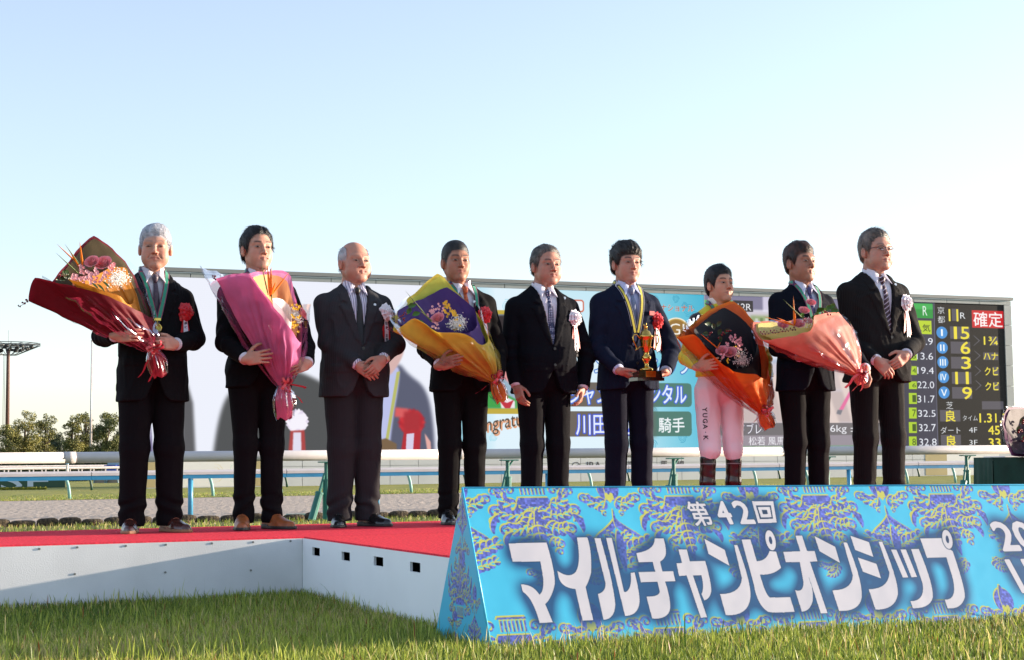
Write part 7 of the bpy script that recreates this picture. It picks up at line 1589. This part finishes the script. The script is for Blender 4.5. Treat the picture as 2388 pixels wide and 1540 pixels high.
# 8
rim8 = [(1771, 793, .40), (1830, 788, .46), (1889, 770, .49), (1902, 737, .47), (1955, 730, .40), (1993, 778, .38), (2008, 830, .36), (1985, 770, .22), (1950, 742, .14), (1850, 748, .14), (1757, 752, .22)]
inn8 = [(1776, 782, .38), (1830, 772, .42), (1880, 762, .43), (1905, 745, .36), (1945, 742, .28), (1900, 745, .18), (1830, 752, .17), (1770, 756, .24)]
def fl8(bq, W, t0):
    Wz = lambda x, y, f: W(*Z8(x, y, f))
    for k, (x, y, r) in enumerate(((502, 535, .024), (455, 590, .026), (414, 682, .032), (310, 690, .026), (480, 662, .022))): rose(Wz(x, y, .38), r, bq, (-.2, -.7, .8), seed=30 + k)
    for x, y, d in ((540, 600, (.2, -.2, .3)), (610, 590, (.4, 0, 1)), (640, 600, (.8, 0, .6)), (600, 610, (-.4, -.2, .8)), (640, 580, (.3, 0, 1)), (480, 700, (.3, -.3, -.6)), (500, 640, (.7, -.2, .2)), (560, 620, (-.7, -.2, .3)), (450, 640, (-.4, -.2, .5))): leafshape(Wz(x, y, .40), d, .06, .036, bq, m_leaf)
    berries([Wz(608, 600, .42), Wz(620, 620, .42)], .006, bq, 33, 6)
    for b in ((180, 628), (382, 488), (268, 634), (395, 600)): spike(Wz(390, 690, .42), Wz(*b, .46), .008, bq, m_bird)
    spike(Wz(460, 655, .42), Wz(312, 510, .48), .005, bq, m_stem, 'stem'); sprig(Wz(400, 712, .46), Wz(150, 745, .48), bq, 22)
    gyp([Wz(*q) for q in ((430, 640, .40), (500, 620, .38), (520, 700, .42), (470, 720, .44))], 70, bq, 34, t0, .003)
bouquet(8, 'salmon wrapped bouquet with pink roses and green leaves, held by the short haired man', (1998, 868, .40), (2012, 892, .40), rim8, inn8, [('paper_salmon', K(248, 146, 124), .6, .35), ('paper_cream', K(226, 208, 130)), ('paper_cream2', K(214, 200, 130)), ('paper_salmon2', K(246, 124, 108), .6, .35)],
        cell=[(1765, 800, .42), (1802, 812, .47), (1870, 806, .52), (1908, 760, .52), (1965, 732, .42), (2000, 778, .30), (2014, 834, .24), (1985, 765, .15), (1950, 738, .13), (1850, 745, .13), (1752, 752, .22)], tailw=.05, fl=fl8, tails=[(2006, 912, .42), (1972, 905, .42), (1990, 912, .42)])
# bouquet on the covered table
def fl0(bq, W, t0):
    berries([W(2380, 1012, .1), W(2386, 990, .1), W(2384, 1030, .1)], .008, bq, 40, 6)
    for q in ((2378, 1000), (2386, 1020)): leafshape(W(*q, .1), (.2, 0, 1), .07, .04, bq, m_dleaf)
tp = at(2400, 1064, 13.4)
bq = empty('bouquet', tuple(tp), YAW0, label='dark plum wrapped bouquet lying on the green covered table', cat='bouquet', group='bouquets in paper wrapping')
def Wt_(u, v, dy): q = at(u, v, 13.4 - dy) - tp; return rotz(-YAW0) @ q
t0 = Wt_(2415, 1062, .05); rr = [Wt_(*q) for q in ((2358, 1062, .2), (2338, 990, .22), (2352, 950, .1), (2420, 952, -.2), (2480, 960, -.1), (2500, 1040, .1), (2420, 1062, .3))]
cone('paper_wrap', t0, rr, paper('paper_plum', K(110, 60, 96)), bq, 90, r0=.1, bulge=.1, crumple=.012)
cen = np.mean(rr, 0); cone('inner_paper', t0, [cen + (q - cen) * .9 for q in rr], paper('paper_plum_dark', K(50, 30, 50)), bq, 91, r0=.08, bulge=.1, crumple=.012)
cone('cellophane', t0, [cen + (q - cen) * 1.06 for q in rr], glassy('cellophane'), bq, 92, r0=.12, bulge=.14, crumple=.02)
berries([Wt_(2376, 1005, .12), Wt_(2384, 985, .1), Wt_(2386, 1025, .14)], .008, bq, 40, 7)
for q in ((2372, 1010), (2384, 1030), (2380, 990)): leafshape(Wt_(*q, .12), (.2, 0, 1), .08, .045, bq, m_dleaf)
wp = MB().box((0, 0, .003), (.16, .12, .003)).build('paper_sheet', mat('white_card', K(226, 226, 236), .6)); q = at(2335, 1066, 13.35); wp.location = (q[0] + .12, q[1] + .2, TZ + .0085); wp.rotation_euler = (0, 0, .5); tag(wp, 'white sheet of card under the plum bouquet on the covered table', 'card')
# ================================================================ grass blades
def blades(name, pos, hmin, hmax, wd, seed, lab, straw=.14, bend=.5, segs=3):
    rs = np.random.RandomState(seed); n = len(pos); h = rs.uniform(hmin, hmax, n) * (1 + .28 * snoise(np.concatenate([pos, np.zeros((n, 1))], 1), 5, seed + 3)) * np.where(rs.uniform(size=n) < .03, 1.5, 1.0); az = rs.uniform(0, 6.283, n); d = np.stack([np.cos(az), np.sin(az)], 1); s_ = np.stack([-d[:, 1], d[:, 0]], 1); b = np.abs(rs.normal(size=n)) * bend
    w_ = wd * rs.uniform(.6, 1.3, n); lv = np.linspace(0, 1, segs + 1); V = np.empty((n, segs * 2 + 1, 3))
    for k, t in enumerate(lv):
        c = np.zeros((n, 3)); c[:, :2] = pos + d * (b * h * t * t)[:, None]; c[:, 2] = h * (t - .25 * b * t * t)
        if k < segs: ww = (w_ * (1 - .55 * t) / 2)[:, None] * s_; V[:, 2 * k] = c; V[:, 2 * k, :2] -= ww; V[:, 2 * k + 1] = c; V[:, 2 * k + 1, :2] += ww
        else: V[:, -1] = c
    F = [];
    for k in range(segs - 1): F += [(2 * k, 2 * k + 1, 2 * k + 3), (2 * k, 2 * k + 3, 2 * k + 2)]
    F.append((2 * segs - 2, 2 * segs - 1, 2 * segs)); m = segs * 2 + 1; F = (np.arange(n)[:, None, None] * m + np.array(F)[None]).reshape(-1, 3)
    patch = .5 + .5 * snoise(np.concatenate([pos, np.zeros((n, 1))], 1), 2.2, seed + 1); tone = np.clip(patch * .6 + rs.uniform(-.3, .5, n), 0, 1)[:, None]
    g0, g1, st = np.array(srgb(76, 106, 36)), np.array(srgb(206, 214, 96)), np.array(srgb(214, 196, 130)); col = g0 * (1 - tone) + g1 * tone; isst = rs.uniform(size=n) < straw * np.clip(1 + 2.4 * snoise(np.concatenate([pos, np.zeros((n, 1))], 1), 3.1, seed + 8), .15, 4); col[isst] = st * rs.uniform(.6, 1.2, (isst.sum(), 1)); rd = rs.uniform(size=n) < .02; col[rd] = srgb(150, 84, 50)
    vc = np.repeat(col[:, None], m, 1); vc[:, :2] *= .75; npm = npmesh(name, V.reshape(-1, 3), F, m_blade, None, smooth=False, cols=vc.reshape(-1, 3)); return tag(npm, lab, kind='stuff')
m_blade = mat('grass_blade', (1, 1, 1), .45, spec=.4, attr='Col'); t = m_blade.node_tree; b = t.nodes['Principled BSDF']; a = [x for x in t.nodes if x.type == 'ATTRIBUTE'][0]
tl = t.nodes.new('ShaderNodeBsdfTranslucent'); t.links.new(a.outputs['Color'], tl.inputs[0]); mx = t.nodes.new('ShaderNodeMixShader'); mx.inputs[0].default_value = .42; t.links.new(b.outputs[0], mx.inputs[1]); t.links.new(tl.outputs[0], mx.inputs[2]); t.links.new(mx.outputs[0], t.nodes['Material Output'].inputs[0])
rs = np.random.RandomState(99)
def scatter(n, y0, y1, margin=.25):
    y = np.sqrt(rs.uniform(y0 * y0, y1 * y1, n)); x = rs.uniform(-1, 1, n) * (y * UW / 2 / FP + margin); return np.stack([x, y], 1)
def lonlat2(p): return p @ DX[:2], -(p @ NN[:2])
loS, laS = loA, laF
def outside(p):
    lo, la = lonlat2(p); ins = (la > laS - .0) & (la < laB) | ((lo > loS) & (la > laS - protr) & (la < laB) & (lo < loS + PW)); q = p - PB[:2]; ex = EX[:2] / np.linalg.norm(EX[:2]); nn = np.array([-ex[1], ex[0]]); bx, by = q @ ex, q @ nn; ins |= (bx > -.0) & (bx < LB) & (by > 0.0) & (by < .57); return ~ins
p = scatter(175000, 4.9, 9.2); p = p[outside(p)]; lo, la = lonlat2(p); p = p[(la < laS)]
clump = snoise(np.concatenate([p, np.zeros((len(p), 1))], 1), 9, 4); p = p[clump > -1.1 + rs.uniform(-.6, .6, len(p))]
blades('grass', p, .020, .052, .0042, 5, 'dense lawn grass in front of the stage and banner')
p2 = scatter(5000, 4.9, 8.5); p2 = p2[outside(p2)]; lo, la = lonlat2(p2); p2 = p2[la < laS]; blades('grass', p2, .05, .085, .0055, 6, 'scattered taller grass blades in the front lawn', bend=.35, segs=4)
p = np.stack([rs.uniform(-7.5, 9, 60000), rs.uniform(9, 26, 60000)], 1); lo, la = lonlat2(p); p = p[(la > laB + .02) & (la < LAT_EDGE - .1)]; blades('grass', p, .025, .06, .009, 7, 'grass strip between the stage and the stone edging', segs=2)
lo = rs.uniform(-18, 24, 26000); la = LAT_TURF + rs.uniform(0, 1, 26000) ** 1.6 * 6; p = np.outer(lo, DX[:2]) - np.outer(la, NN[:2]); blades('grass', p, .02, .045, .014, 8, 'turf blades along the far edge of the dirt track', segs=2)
